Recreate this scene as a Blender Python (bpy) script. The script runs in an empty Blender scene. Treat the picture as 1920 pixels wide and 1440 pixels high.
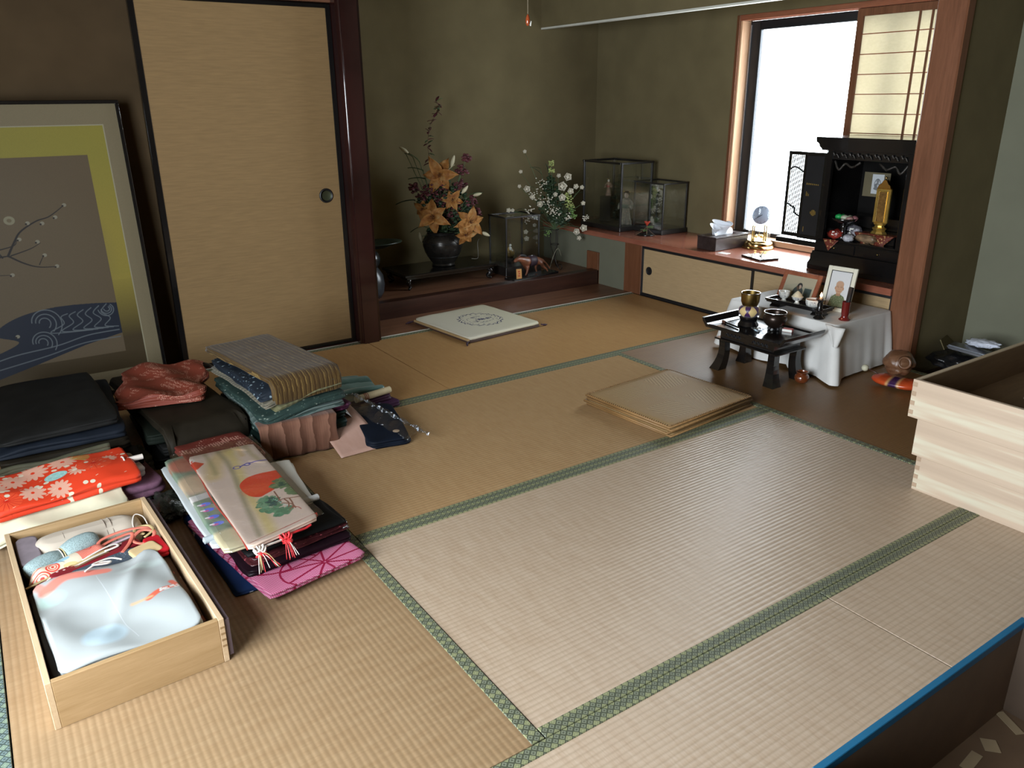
import bpy, bmesh, math, random
import numpy as np
from mathutils import Vector, Matrix, noise
rnd = random.Random(7)
PI = math.pi
SC = bpy.context.scene
COL = SC.collection

# ------------------------------------------------------------------ camera
cam_d = bpy.data.cameras.new('camera')
cam = bpy.data.objects.new('camera', cam_d)
COL.objects.link(cam)
_r = Vector((0.82865516, -0.55968601, -0.00906673))
_u = Vector((0.19711667, 0.27660873, 0.94054911))
_f = Vector((0.52390424, 0.78117807, -0.33953669))
cam.matrix_world = Matrix(((_r.x, _u.x, -_f.x, -0.7007), (_r.y, _u.y, -_f.y, -0.9873), (_r.z, _u.z, -_f.z, 1.19), (0, 0, 0, 1)))
cam_d.sensor_width = 36
cam_d.lens = 36 * 1479 / 1920
cam_d.clip_start = 0.02
SC.camera = cam

# ------------------------------------------------------------------ light and exposure
SC.view_settings.view_transform = 'Standard'
SC.view_settings.look = 'None'
SC.view_settings.gamma = 1
SC.view_settings.use_curve_mapping = False
SC.view_settings.exposure = 0.2
W = bpy.data.worlds.new('overcast_sky')
SC.world = W
W.use_nodes = True
bgn = W.node_tree.nodes['Background']
bgn.inputs[0].default_value = (0.88, 0.94, 1.0, 1)
bgn.inputs[1].default_value = 18.0

def area(name, loc, rot, sx, sy, power, col=(1, 1, 1), portal=False):
    l = bpy.data.lights.new(name, 'AREA')
    l.shape = 'RECTANGLE'
    l.size = sx
    l.size_y = sy
    l.energy = power
    l.color = col
    if portal:
        l.cycles.is_portal = True
    o = bpy.data.objects.new(name, l)
    COL.objects.link(o)
    o.location = loc
    o.rotation_euler = rot
    return o
WL = -1.76          # left wall with the garden doors
YV = -2.75         # front wall
area('garden_door_daylight', (WL - 0.12, -0.15, 1.03), (0, -PI / 2, 0), 1.4, 1.8, 46, (0.78, 0.90, 1.0))
area('garden_door_portal', (WL - 0.1, -0.15, 1.03), (0, -PI / 2, 0), 1.4, 1.8, 1, portal=True)
area('alcove_window_portal', (3.36, 1.7, 1.0), (0, PI / 2, 0), 1.3, 1.5, 1, portal=True)
SC.cycles.use_denoising = True
SC.cycles.max_bounces = 10
SC.cycles.diffuse_bounces = 6
SC.cycles.transparent_max_bounces = 16
SC.cycles.caustics_reflective = False
SC.cycles.caustics_refractive = False
SC.cycles.sample_clamp_indirect = 6

# ------------------------------------------------------------------ materials
def lin(c):
    return tuple((v / 12.92 if v <= 0.04045 else ((v + 0.055) / 1.055) ** 2.4) for v in c)
def rgb(r, g, b):
    return lin((r / 255, g / 255, b / 255))
class NT:
    def __init__(s, name):
        s.m = bpy.data.materials.new(name)
        s.m.use_nodes = True
        s.t = s.m.node_tree
        s.b = s.t.nodes['Principled BSDF']
        s.L = s.t.links
    def n(s, kind, **kw):
        nd = s.t.nodes.new(kind)
        for k, v in kw.items():
            setattr(nd, k, v)
        return nd
    def set(s, nd, **kw):
        for k, v in kw.items():
            i = int(k[1:]) if k[0] == 'i' and k[1:].isdigit() else k
            if hasattr(v, 'is_output') or isinstance(v, bpy.types.NodeSocket):
                s.L.new(v, nd.inputs[i])
            else:
                nd.inputs[i].default_value = v
        return nd
    def coord(s, which='Object', scale=(1, 1, 1), rot=(0, 0, 0), loc=(0, 0, 0)):
        tc = s.n('ShaderNodeTexCoord')
        mp = s.n('ShaderNodeMapping')
        s.L.new(tc.outputs[which], mp.inputs[0])
        mp.inputs[1].default_value = loc
        mp.inputs[2].default_value = rot
        mp.inputs[3].default_value = scale
        return mp.outputs[0]
    def noise(s, vec, scale=5, detail=3, rough=.5, dist=0):
        nd = s.n('ShaderNodeTexNoise')
        s.L.new(vec, nd.inputs['Vector'])
        nd.inputs['Scale'].default_value = scale
        nd.inputs['Detail'].default_value = detail
        nd.inputs['Roughness'].default_value = rough
        nd.inputs['Distortion'].default_value = dist
        return nd.outputs[0]
    def wave(s, vec, scale=5, dist=0, detail=1, axis='X', prof='SIN', dscale=1):
        nd = s.n('ShaderNodeTexWave', bands_direction=axis, wave_profile=prof)
        s.L.new(vec, nd.inputs['Vector'])
        nd.inputs['Scale'].default_value = scale
        nd.inputs['Distortion'].default_value = dist
        nd.inputs['Detail'].default_value = detail
        nd.inputs['Detail Scale'].default_value = dscale
        return nd.outputs['Fac']
    def voro(s, vec, scale=5, feature='F1', out='Distance', rand=1, metric='EUCLIDEAN'):
        nd = s.n('ShaderNodeTexVoronoi', feature=feature, distance=metric)
        s.L.new(vec, nd.inputs['Vector'])
        nd.inputs['Scale'].default_value = scale
        nd.inputs['Randomness'].default_value = rand
        return nd.outputs[out]
    def math(s, op, a, b=0.0, c=0.0):
        nd = s.n('ShaderNodeMath', operation=op)
        for i, v in enumerate((a, b, c)):
            if isinstance(v, bpy.types.NodeSocket):
                s.L.new(v, nd.inputs[i])
            else:
                nd.inputs[i].default_value = v
        return nd.outputs[0]
    def ramp(s, fac, stops, interp='LINEAR'):
        nd = s.n('ShaderNodeValToRGB')
        nd.color_ramp.interpolation = interp
        e = nd.color_ramp.elements
        while len(e) < len(stops):
            e.new(0.5)
        for i, (p, c) in enumerate(stops):
            e[i].position = p
            e[i].color = (*c[:3], 1)
        s.L.new(fac, nd.inputs[0])
        return nd.outputs[0]
    def mix(s, fac, a, b, blend='MIX'):
        nd = s.n('ShaderNodeMix', data_type='RGBA', blend_type=blend)
        for i, v in ((0, fac), (6, a), (7, b)):
            if isinstance(v, bpy.types.NodeSocket):
                s.L.new(v, nd.inputs[i])
            else:
                nd.inputs[i].default_value = v if i == 0 else (*v[:3], 1)
        return nd.outputs[2]
    def sep(s, vec):
        nd = s.n('ShaderNodeSeparateXYZ')
        s.L.new(vec, nd.inputs[0])
        return nd.outputs
    def out(s, color=None, rough=.5, metal=0, spec=.5, bump=None, bs=.3, bd=.002, alpha=None, trans=None, emis=None, estr=1, coat=0, sheen=0):
        b = s.b
        def put(k, v):
            if isinstance(v, bpy.types.NodeSocket):
                s.L.new(v, b.inputs[k])
            elif k in ('Base Color', 'Emission Color'):
                b.inputs[k].default_value = (*v[:3], 1)
            else:
                b.inputs[k].default_value = v
        put('Base Color', color)
        put('Roughness', rough)
        put('Metallic', metal)
        put('Specular IOR Level', spec)
        if coat:
            put('Coat Weight', coat)
            put('Coat Roughness', .05)
        if sheen:
            put('Sheen Weight', sheen)
        if trans:
            put('Transmission Weight', trans)
        if alpha is not None:
            put('Alpha', alpha)
        if emis is not None:
            put('Emission Color', emis)
            put('Emission Strength', estr)
        if bump is not None:
            bn = s.n('ShaderNodeBump')
            bn.inputs['Strength'].default_value = bs
            bn.inputs['Distance'].default_value = bd
            s.L.new(bump, bn.inputs['Height'])
            s.L.new(bn.outputs[0], b.inputs['Normal'])
        return s.m

def tint(c, k):
    return tuple(min(1, v * k) for v in c)
def plain(name, c, rough=.5, metal=0, spec=.5, var=.12, ns=12, bump=.15, bd=.001, coat=0, sheen=0, which='Object'):
    t = NT(name)
    v = t.coord(which)
    n = t.noise(v, ns, 4)
    col = t.ramp(n, [(.3, tint(c, 1 - var)), (.7, tint(c, 1 + var))])
    n2 = t.noise(v, ns * 8, 2)
    return t.out(col, rough, metal, spec, n2, bump, bd, coat=coat, sheen=sheen)
def wood(name, c1, c2, rough=.5, axis='X', scale=6, stretch=14, spec=.4, bump=.1, coat=0, which='Object'):
    t = NT(name)
    sc = [stretch, stretch, stretch]
    sc['XYZ'.index(axis)] = 1
    v = t.coord(which, scale=tuple(sc))
    n = t.noise(v, scale * .35, 5, .6, .6)
    n2 = t.noise(v, scale * 3.0, 3, .6)
    f = t.math('ADD', t.math('MULTIPLY', n, .7), t.math('MULTIPLY', n2, .3))
    col = t.ramp(f, [(.36, c1), (.5, tuple((a + b) / 2 for a, b in zip(c1, c2))), (.62, c2)])
    return t.out(col, rough, 0, spec, n2, bump, .0008, coat=coat)
def glass(name, tintc=(.9, .95, .95), op=.12, rough=.03):
    t = NT(name)
    tr = t.n('ShaderNodeBsdfTransparent')
    tr.inputs[0].default_value = (*tintc, 1)
    gl = t.n('ShaderNodeBsdfGlossy')
    gl.inputs[0].default_value = (1, 1, 1, 1)
    gl.inputs[1].default_value = rough
    fr = t.n('ShaderNodeFresnel')
    fr.inputs[0].default_value = 1.45
    mx = t.n('ShaderNodeMixShader')
    t.L.new(t.math('ADD', t.math('MULTIPLY', fr.outputs[0], .45), op * .08), mx.inputs[0])
    t.L.new(tr.outputs[0], mx.inputs[1])
    t.L.new(gl.outputs[0], mx.inputs[2])
    t.L.new(mx.outputs[0], t.t.nodes['Material Output'].inputs[0])
    return t.m
def film(name, rough=.12, fac=.16, haze=0):                      # thin clear plastic: mostly see-through, crinkled glints
    t = NT(name)
    v = t.coord('Object')
    n = t.noise(v, 26, 4, .6, 1.5)
    tr = t.n('ShaderNodeBsdfTransparent')
    tr.inputs[0].default_value = (.96, .97, .98, 1)
    gl = t.n('ShaderNodeBsdfGlossy')
    gl.inputs[0].default_value = (.9, .95, 1, 1)
    gl.inputs[1].default_value = rough
    bn = t.n('ShaderNodeBump')
    bn.inputs['Strength'].default_value = .9
    bn.inputs['Distance'].default_value = .006
    t.L.new(n, bn.inputs['Height'])
    t.L.new(bn.outputs[0], gl.inputs['Normal'])
    mx = t.n('ShaderNodeMixShader')
    mx.inputs[0].default_value = fac
    t.L.new(tr.outputs[0], mx.inputs[1])
    t.L.new(gl.outputs[0], mx.inputs[2])
    last = mx
    if haze:
        df = t.n('ShaderNodeBsdfDiffuse')
        df.inputs[0].default_value = (.75, .80, .88, 1)
        m2 = t.n('ShaderNodeMixShader')
        t.L.new(t.math('MULTIPLY', t.math('GREATER_THAN', n, .53), haze), m2.inputs[0])
        t.L.new(mx.outputs[0], m2.inputs[1])
        t.L.new(df.outputs[0], m2.inputs[2])
        last = m2
    t.L.new(last.outputs[0], t.t.nodes['Material Output'].inputs[0])
    return t.m

# ------------------------------------------------------------------ mesh helpers
def obj(name, bm, m=None, parent=None, smooth=False, loc=None, rot=None):
    me = bpy.data.meshes.new(name)
    if isinstance(bm, tuple):
        me.from_pydata(*bm)
    else:
        bm.to_mesh(me)
        bm.free()
    if m is not None:
        for mm in (m if isinstance(m, (list, tuple)) else (m,)):
            me.materials.append(mm)
    if smooth:
        me.polygons.foreach_set('use_smooth', [True] * len(me.polygons))
        if smooth is not True:
            me.set_sharp_from_angle(angle=math.radians(smooth))
    o = bpy.data.objects.new(name, me)
    COL.objects.link(o)
    if parent is not None:
        o.parent = parent
    if loc is not None:
        o.location = loc
    if rot is not None:
        o.rotation_euler = rot if isinstance(rot, tuple) else (0, 0, rot)
    return o
def thing(name, label, cat, loc=(0, 0, 0), rotz=0, group=None):
    o = bpy.data.objects.new(name, None)
    COL.objects.link(o)
    o.location = loc
    o.rotation_euler = rotz if isinstance(rotz, tuple) else (0, 0, rotz)
    o.empty_display_size = .05
    o['label'] = label
    o['category'] = cat
    if group:
        o['group'] = group
    return o
def tag(o, label, cat, group=None):
    o['label'] = label
    o['category'] = cat
    if group:
        o['group'] = group
    return o
def struct(name, bm, m, parent=None, smooth=False, label=None):
    o = obj(name, bm, m, parent, smooth)
    if parent is None:
        o['kind'] = 'structure'
    if label:
        o['label'] = label
    return o
def box(x0, y0, z0, x1, y1, z1, bev=0, bm=None, seg=1):
    b = bmesh.new()
    bmesh.ops.create_cube(b, size=1)
    for v in b.verts:
        v.co = Vector(((x0 + x1) / 2 + v.co.x * (x1 - x0), (y0 + y1) / 2 + v.co.y * (y1 - y0), (z0 + z1) / 2 + v.co.z * (z1 - z0)))
    if bev:
        bmesh.ops.bevel(b, geom=b.edges[:], offset=bev, segments=seg, affect='EDGES')
    return join(bm, b)
def join(bm, b):
    if bm is None:
        return b
    me = bpy.data.meshes.new('t')
    b.to_mesh(me)
    b.free()
    bm.from_mesh(me)
    bpy.data.meshes.remove(me)
    return bm
def xf(b, loc=(0, 0, 0), rot=(0, 0, 0), scale=(1, 1, 1)):
    from mathutils import Euler
    mt = Matrix.Translation(loc) @ Euler(rot).to_matrix().to_4x4() @ Matrix.Diagonal((*scale, 1))
    bmesh.ops.transform(b, matrix=mt, verts=b.verts)
    return b
def lathe(prof, seg=32, bm=None, sx=1, sy=1, loc=(0, 0, 0), caps=True):
    b = bmesh.new()
    rings = []
    for r, z in prof:
        if r < 1e-5:
            rings.append([b.verts.new((loc[0], loc[1], loc[2] + z))])
        else:
            rings.append([b.verts.new((loc[0] + sx * r * math.cos(2 * PI * i / seg), loc[1] + sy * r * math.sin(2 * PI * i / seg), loc[2] + z)) for i in range(seg)])
    for A, B in zip(rings, rings[1:]):
        for i in range(seg):
            j = (i + 1) % seg
            if len(A) == 1 and len(B) > 1:
                b.faces.new((A[0], B[j], B[i]))
            elif len(B) == 1 and len(A) > 1:
                b.faces.new((A[i], A[j], B[0]))
            elif len(A) > 1:
                b.faces.new((A[i], A[j], B[j], B[i]))
    if caps:
        if len(rings[0]) > 1:
            b.faces.new(rings[0][::-1])
        if len(rings[-1]) > 1:
            b.faces.new(rings[-1])
    bmesh.ops.recalc_face_normals(b, faces=b.faces)
    return join(bm, b)
def tube(pts, r, seg=8, bm=None, closed=False, flat=1.0):
    pts = [Vector(p) for p in pts]
    n = len(pts)
    b = bmesh.new()
    rings = []
    up = Vector((0, 0, 1))
    prev = None
    for i, p in enumerate(pts):
        if closed:
            d = pts[(i + 1) % n] - pts[i - 1]
        else:
            d = pts[min(i + 1, n - 1)] - pts[max(i - 1, 0)]
        d.normalize()
        a = prev if prev is not None else (up if abs(d.z) < .9 else Vector((1, 0, 0)))
        s = d.cross(a)
        if s.length < 1e-4:
            s = d.cross(Vector((1, .2, 0)))
        s.normalize()
        t = s.cross(d).normalized()
        prev = t
        rr = r[i] if isinstance(r, (list, tuple)) else r
        rings.append([b.verts.new(p + (s * math.cos(2 * PI * k / seg) + t * (flat * math.sin(2 * PI * k / seg))) * rr) for k in range(seg)])
    m = n if closed else n - 1
    for i in range(m):
        A, B = rings[i], rings[(i + 1) % n]
        for k in range(seg):
            l = (k + 1) % seg
            b.faces.new((A[k], A[l], B[l], B[k]))
    if not closed:
        b.faces.new(rings[0][::-1])
        b.faces.new(rings[-1])
    bmesh.ops.recalc_face_normals(b, faces=b.faces)
    return join(bm, b)
def curve(pts, n=6, closed=False):                       # Catmull-Rom resampling
    P = [Vector(p) for p in pts]
    out = []
    N = len(P)
    rng = range(N if closed else N - 1)
    for i in rng:
        if closed:
            p0, p1, p2, p3 = P[i - 1], P[i], P[(i + 1) % N], P[(i + 2) % N]
        else:
            p0, p1, p2, p3 = P[max(i - 1, 0)], P[i], P[i + 1], P[min(i + 2, N - 1)]
        for k in range(n):
            t = k / n
            out.append(.5 * (2 * p1 + (p2 - p0) * t + (2 * p0 - 5 * p1 + 4 * p2 - p3) * t * t + (3 * p1 - p0 - 3 * p2 + p3) * t ** 3))
    if not closed:
        out.append(P[-1])
    return out
def prism(poly, z0, z1, bm=None, plane='XY', bev=0):
    b = bmesh.new()
    def v(p, z):
        if plane == 'XY':
            return (p[0], p[1], z)
        if plane == 'XZ':
            return (p[0], z, p[1])
        return (z, p[0], p[1])
    A = [b.verts.new(v(p, z0)) for p in poly]
    B = [b.verts.new(v(p, z1)) for p in poly]
    b.faces.new(A)
    b.faces.new(B)
    n = len(poly)
    for i in range(n):
        b.faces.new((A[i], A[(i + 1) % n], B[(i + 1) % n], B[i]))
    bmesh.ops.recalc_face_normals(b, faces=b.faces)
    if bev:
        bmesh.ops.bevel(b, geom=b.edges[:], offset=bev, segments=1, affect='EDGES')
    return join(bm, b)
def sheet(fn, nu, nv, thick=0, uvs=(1, 1)):              # fn(u,v)->point; makes a (thick) cloth sheet with UVs
    verts, faces, uv = [], [], []
    for j in range(nv + 1):
        for i in range(nu + 1):
            verts.append(tuple(fn(i / nu, j / nv)))
            uv.append((i / nu * uvs[0], j / nv * uvs[1]))
    for j in range(nv):
        for i in range(nu):
            a = j * (nu + 1) + i
            faces.append((a, a + 1, a + nu + 2, a + nu + 1))
    b = bmesh.new()
    V = [b.verts.new(v) for v in verts]
    L = b.loops.layers.uv.new('UVMap')
    for f in faces:
        F = b.faces.new([V[k] for k in f])
        for lp, k in zip(F.loops, f):
            lp[L].uv = uv[k]
    if thick:
        b.normal_update()
        bmesh.ops.solidify(b, geom=b.faces[:], thickness=thick)
    return b
def blob(rx, ry, rz, sub=3, namp=0, nsc=3, seed=0, loc=(0, 0, 0), bm=None, flat=None):
    b = bmesh.new()
    bmesh.ops.create_icosphere(b, subdivisions=sub, radius=1)
    for v in b.verts:
        d = v.co.copy()
        k = 1 + namp * noise.noise(d * nsc + Vector((seed * 3.1, seed * 1.7, seed)))
        v.co = Vector((d.x * rx * k + loc[0], d.y * ry * k + loc[1], (d.z if flat is None or d.z > -flat else -flat) * rz * k + loc[2]))
    return join(bm, b)
def rrect(w, d, r, n):                                   # n points round a rounded rectangle, evenly spaced
    r = min(r, w / 2 - 1e-4, d / 2 - 1e-4)
    segs = [(w - 2 * r), PI * r / 2, (d - 2 * r), PI * r / 2] * 2
    tot = sum(segs)
    out = []
    for i in range(n):
        s = tot * (i + .5) / n
        k = 0
        while s > segs[k] and k < 7:
            s -= segs[k]
            k += 1
        hw, hd = w / 2, d / 2
        t = s / segs[k]
        if k == 0: p = (-hw + r + t * (w - 2 * r), -hd)
        elif k == 1: p = (hw - r + r * math.sin(t * PI / 2), -hd + r - r * math.cos(t * PI / 2))
        elif k == 2: p = (hw, -hd + r + t * (d - 2 * r))
        elif k == 3: p = (hw - r + r * math.cos(t * PI / 2), hd - r + r * math.sin(t * PI / 2))
        elif k == 4: p = (hw - r - t * (w - 2 * r), hd)
        elif k == 5: p = (-hw + r - r * math.sin(t * PI / 2), hd - r + r * math.cos(t * PI / 2))
        elif k == 6: p = (-hw, hd - r - t * (d - 2 * r))
        else: p = (-hw + r - r * math.cos(t * PI / 2), -hd + r - r * math.sin(t * PI / 2))
        out.append(p)
    return out
def slab(w, d, t, k=3, amp=.004, seed=0, r=.012, fn=None, n=72, nr=9, lob=.004, edge=.004):
    """a folded garment: k rounded layers at the sides, a softly uneven top; fn(x,y,z01)->(dx,dy,dz) drapes it"""
    b = bmesh.new()
    L = b.loops.layers.uv.new('UVMap')
    sd = Vector((seed * 7.3, seed * 3.7, seed * 1.3))
    prof = []
    m = 4
    for j in range(k):
        for i in range(m + (1 if j == k - 1 else 0)):
            a = -PI / 2 + PI * i / m
            prof.append((t * (j + .5 + .5 * math.sin(a)) / k, lob * (1 - math.cos(a)) ))
    base = rrect(w, d, r, n)
    rings = []
    lay = [ (noise.noise(sd + Vector((q * 1.9, 0, 0))) * edge, noise.noise(sd + Vector((0, q * 2.3, 5))) * edge) for q in range(k + 1)]
    def place(x, y, z):
        z01 = z / t
        li = min(int(z01 * k * .999), k)
        ox, oy = lay[li]
        e = Vector((x * 6, y * 6, z01 * 1.5)) + sd
        dx = noise.noise(e * 1.3) * edge + ox
        dy = noise.noise(e * 1.3 + Vector((9, 2, 4))) * edge + oy
        dz = (noise.noise(e * .9 + Vector((3, 3, 3))) * amp + noise.noise(e * 2.7) * amp * .45) * (.25 + .75 * z01)
        p = Vector((x + dx, y + dy, max(0, z + dz)))
        if fn:
            q = fn(x, y, z01)
            p += Vector(q)
        return p
    def ring(sx, sy, z):
        return [(b.verts.new(place(x * sx, y * sy, z)), (x * sx, y * sy)) for x, y in base]
    inner = [1 - (i + 1) / nr for i in range(nr - 1)]
    bot = []
    for s in inner[::-1][-2:]:
        bot.append(ring(s, s, 0))
    rings = bot[:]
    for z, ins in prof:
        rings.append(ring(1 - 2 * ins / w, 1 - 2 * ins / d, z))
    for s in inner:
        rings.append(ring(s * (1 - 2 * prof[-1][1] / w), s * (1 - 2 * prof[-1][1] / d), t))
    def face(q):
        F = b.faces.new([x[0] for x in q])
        for lp, x in zip(F.loops, q):
            lp[L].uv = x[1]
    for A, B in zip(rings, rings[1:]):
        for i in range(n):
            j = (i + 1) % n
            face((A[i], A[j], B[j], B[i]))
    c = (b.verts.new(place(0, 0, t)), (0, 0))
    for i in range(n):
        face((rings[-1][i], rings[-1][(i + 1) % n], c))
    face(rings[0][::-1])
    # side rows pick their u,v from height too, so patterns run down the folds
    return b

# ------------------------------------------------------------------ printed pictures (flat print only), painted here with numpy
class Canvas:
    def __init__(s, w, h, bg):
        s.w, s.h = w, h
        s.a = np.empty((h, w, 3), np.float32)
        s.a[:] = bg
        s.y, s.x = np.mgrid[0:h, 0:w].astype(np.float32)
        s.y = h - 1 - s.y
        s.x = (s.x + .5) / w
        s.y = (s.y + .5) / w               # square units: x 0..1, y 0..h/w, y up
        s.px = 1.0 / w
    def put(s, mask, c):
        mask = np.clip(mask, 0, 1)[..., None]
        s.a = s.a * (1 - mask) + np.array(c, np.float32) * mask
    def ell(s, cx, cy, rx, ry, c, ang=0, op=1, soft=1, ring=None):
        dx, dy = s.x - cx, s.y - cy
        ca, sa = math.cos(ang), math.sin(ang)
        u, v = dx * ca + dy * sa, -dx * sa + dy * ca
        q = np.sqrt((u / rx) ** 2 + (v / ry) ** 2)
        d = (1 - q) * min(rx, ry)
        if ring:
            d = ring / 2 - np.abs(d)
        s.put(np.clip(d / (s.px * soft) + .5, 0, 1) * op, c)
    def line(s, pts, wd, c, op=1, soft=1):
        m = np.full(s.x.shape, 9.0, np.float32)
        n = len(pts) - 1
        for i in range(n):
            (x0, y0), (x1, y1) = pts[i], pts[i + 1]
            w0 = wd if not isinstance(wd, tuple) else wd[0] + (wd[1] - wd[0]) * i / max(n - 1, 1)
            dx, dy = x1 - x0, y1 - y0
            l2 = dx * dx + dy * dy + 1e-12
            t = np.clip(((s.x - x0) * dx + (s.y - y0) * dy) / l2, 0, 1)
            q = np.sqrt((s.x - x0 - t * dx) ** 2 + (s.y - y0 - t * dy) ** 2) - w0 / 2
            m = np.minimum(m, q)
        s.put(np.clip(-m / (s.px * soft) + .5, 0, 1) * op, c)
    def poly(s, pts, c, op=1):
        ins = np.zeros(s.x.shape, bool)
        n = len(pts)
        for i in range(n):
            x0, y0 = pts[i]
            x1, y1 = pts[(i + 1) % n]
            if y0 == y1:
                continue
            cond = ((y0 > s.y) != (y1 > s.y)) & (s.x < (x1 - x0) * (s.y - y0) / (y1 - y0) + x0)
            ins ^= cond
        s.put(ins.astype(np.float32) * op, c)
    def curve(s, pts, wd, c, op=1, n=8, soft=1):
        P = [(p.x, p.y) for p in curve([(x, y, 0) for x, y in pts], n)]
        s.line(P, wd, c, op, soft)
    def grain(s, amt, seed=1):
        g = np.random.RandomState(seed).rand(s.h, s.w, 1).astype(np.float32) - .5
        s.a = np.clip(s.a * (1 + g * amt), 0, 1)
    def image(s, name):
        im = bpy.data.images.new(name, s.w, s.h)
        out = np.ones((s.h, s.w, 4), np.float32)
        a = np.clip(s.a[::-1], 0, 1)
        out[..., :3] = np.where(a <= .0031308, a * 12.92, 1.055 * np.power(a, 1 / 2.4) - .055)
        im.pixels.foreach_set(out.ravel())
        im.update()
        im.pack()
        return im
def spiral(cx, cy, r0, r1, a0, turns, n=24):
    return [(cx + (r0 + (r1 - r0) * i / n) * math.cos(a0 + turns * 2 * PI * i / n), cy + (r0 + (r1 - r0) * i / n) * math.sin(a0 + turns * 2 * PI * i / n)) for i in range(n + 1)]
def printed(name, im, rough=.6, bump=.1, uvscale=(1, 1, 1), uvloc=(0, 0, 0), spec=.3, ns=60):
    t = NT(name)
    v = t.coord('UV', scale=uvscale, loc=uvloc)
    it = t.n('ShaderNodeTexImage', extension='CLIP' if False else 'EXTEND')
    it.image = im
    t.L.new(v, it.inputs[0])
    n2 = t.noise(t.coord('Object'), ns, 3)
    return t.out(it.outputs[0], rough, 0, spec, n2, bump, .001)
# ------------------------------------------------------------------ shared materials
def tatami_mat_material(name, along, tone=(1, 1, 1)):                    # ribs run along the given axis; rush stalks run across them
    t = NT(name)
    v = t.coord('Object')
    ax = 'Y' if along == 'X' else 'X'
    rib = t.wave(v, 21.6, .35, 1, ax, 'SIN', 3)
    sc = (230, 26, 1) if along == 'X' else (26, 230, 1)
    st = t.noise(t.coord('Object', scale=sc), 1, 3, .65)
    sc2 = (60, 9, 1) if along == 'X' else (9, 60, 1)
    st2 = t.noise(t.coord('Object', scale=sc2), 1, 3, .6)
    big = t.noise(v, 1.3, 3, .5)
    col = t.ramp(st, [(.25, (.40, .275, .155)), (.5, (.53, .385, .235)), (.8, (.62, .48, .32))])
    col = t.mix(.5, col, t.ramp(st2, [(.3, (.43, .29, .165)), (.7, (.60, .46, .295))]))
    col = t.mix(t.math('MULTIPLY', t.math('POWER', t.math('SUBTRACT', 1, rib), 3), .38), col, (.26, .18, .09))
    col = t.mix(t.math('MULTIPLY', big, .35), col, (.46, .32, .17), 'MIX')
    col = t.mix(1.0, col, tone, 'MULTIPLY')
    h = t.math('ADD', t.math('MULTIPLY', rib, 1.0), t.math('MULTIPLY', st, .22))
    m = t.out(col, .38, 0, 1.0, h, .30, .0016)
    t.b.inputs['IOR'].default_value = 1.7
    t.b.inputs['Anisotropic'].default_value = .7
    cx = t.n('ShaderNodeCombineXYZ')
    cx.inputs[0].default_value, cx.inputs[1].default_value = (1, 0) if along == 'X' else (0, 1)
    t.L.new(cx.outputs[0], t.b.inputs['Tangent'])
    # the round rush stalks catch light on their flanks: two diffuse lobes tilted across the stalks
    sh = t.b.outputs[0]
    for sg, fac in ((-1, .20), (1, .20)):
        nv = t.n('ShaderNodeCombineXYZ')
        a = math.radians(58) * sg
        nv.inputs[0].default_value, nv.inputs[1].default_value, nv.inputs[2].default_value = (math.sin(a), 0, math.cos(a)) if along == 'X' else (0, math.sin(a), math.cos(a))
        df = t.n('ShaderNodeBsdfDiffuse')
        t.L.new(col, df.inputs[0])
        t.L.new(nv.outputs[0], df.inputs['Normal'])
        mx = t.n('ShaderNodeMixShader')
        mx.inputs[0].default_value = fac
        t.L.new(sh, mx.inputs[1])
        t.L.new(df.outputs[0], mx.inputs[2])
        sh = mx.outputs[0]
    t.L.new(sh, t.t.nodes['Material Output'].inputs[0])
    return m
def border_material(name, along, k=1.0, hue=(1, 1, 1)):                 # green brocade edging with small woven lozenges
    t = NT(name)
    rot = (0, 0, PI / 4)
    v = t.coord('Object', rot=rot, scale=(1, 1, 1))
    s = t.sep(v)
    p = .0125
    fx = t.math('FRACT', t.math('DIVIDE', s[0], p))
    fy = t.math('FRACT', t.math('DIVIDE', s[1], p))
    dx = t.math('ABSOLUTE', t.math('SUBTRACT', fx, .5))
    dy = t.math('ABSOLUTE', t.math('SUBTRACT', fy, .5))
    d = t.math('MAXIMUM', dx, dy)
    ix = t.math('FLOOR', t.math('DIVIDE', s[0], p))
    iy = t.math('FLOOR', t.math('DIVIDE', s[1], p))
    ch = t.math('MODULO', t.math('ABSOLUTE', t.math('ADD', ix, t.math('MULTIPLY', iy, 2))), 3)
    lightc = t.math('LESS_THAN', ch, .5)
    base = t.mix(lightc, tint((.080, .088, .060), k), tint((.26, .27, .145), k))
    ringm = t.math('MULTIPLY', t.math('GREATER_THAN', d, .2), t.math('LESS_THAN', d, .3))
    base = t.mix(t.math('MULTIPLY', ringm, .75), base, t.mix(lightc, tint((.28, .31, .22), k), tint((.10, .12, .06), k)))
    base = t.mix(t.math('GREATER_THAN', d, .455), base, tint((.045, .055, .03), k))
    base = t.mix(1.0, base, hue, 'MULTIPLY')
    return t.out(base, .5, 0, .35, d, .2, .0006)
TAN, AMBER, BRN = (.86, .75, .61), (.88, .70, .48), (.48, .35, .22)   # colour tone set separately from mat to mat
M_tat = {('X', 0): tatami_mat_material('tatami_pale', 'X', (.98, 1.03, 1.22)), ('X', 1): tatami_mat_material('tatami_tan', 'X', TAN), ('X', 2): tatami_mat_material('tatami_amber', 'X', AMBER),
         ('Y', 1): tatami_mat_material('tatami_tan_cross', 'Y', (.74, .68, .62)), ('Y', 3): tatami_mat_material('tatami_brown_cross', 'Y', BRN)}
M_bord = border_material('green_brocade', 'X')
M_bord_blue = border_material('grey_green_brocade', 'Y', 1.0, (.75, .95, 1.35))
M_plaster = plain('olive_sand_plaster', (.150, .122, .063), .93, var=.10, ns=5, bump=.35, bd=.0012, spec=.15)
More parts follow.
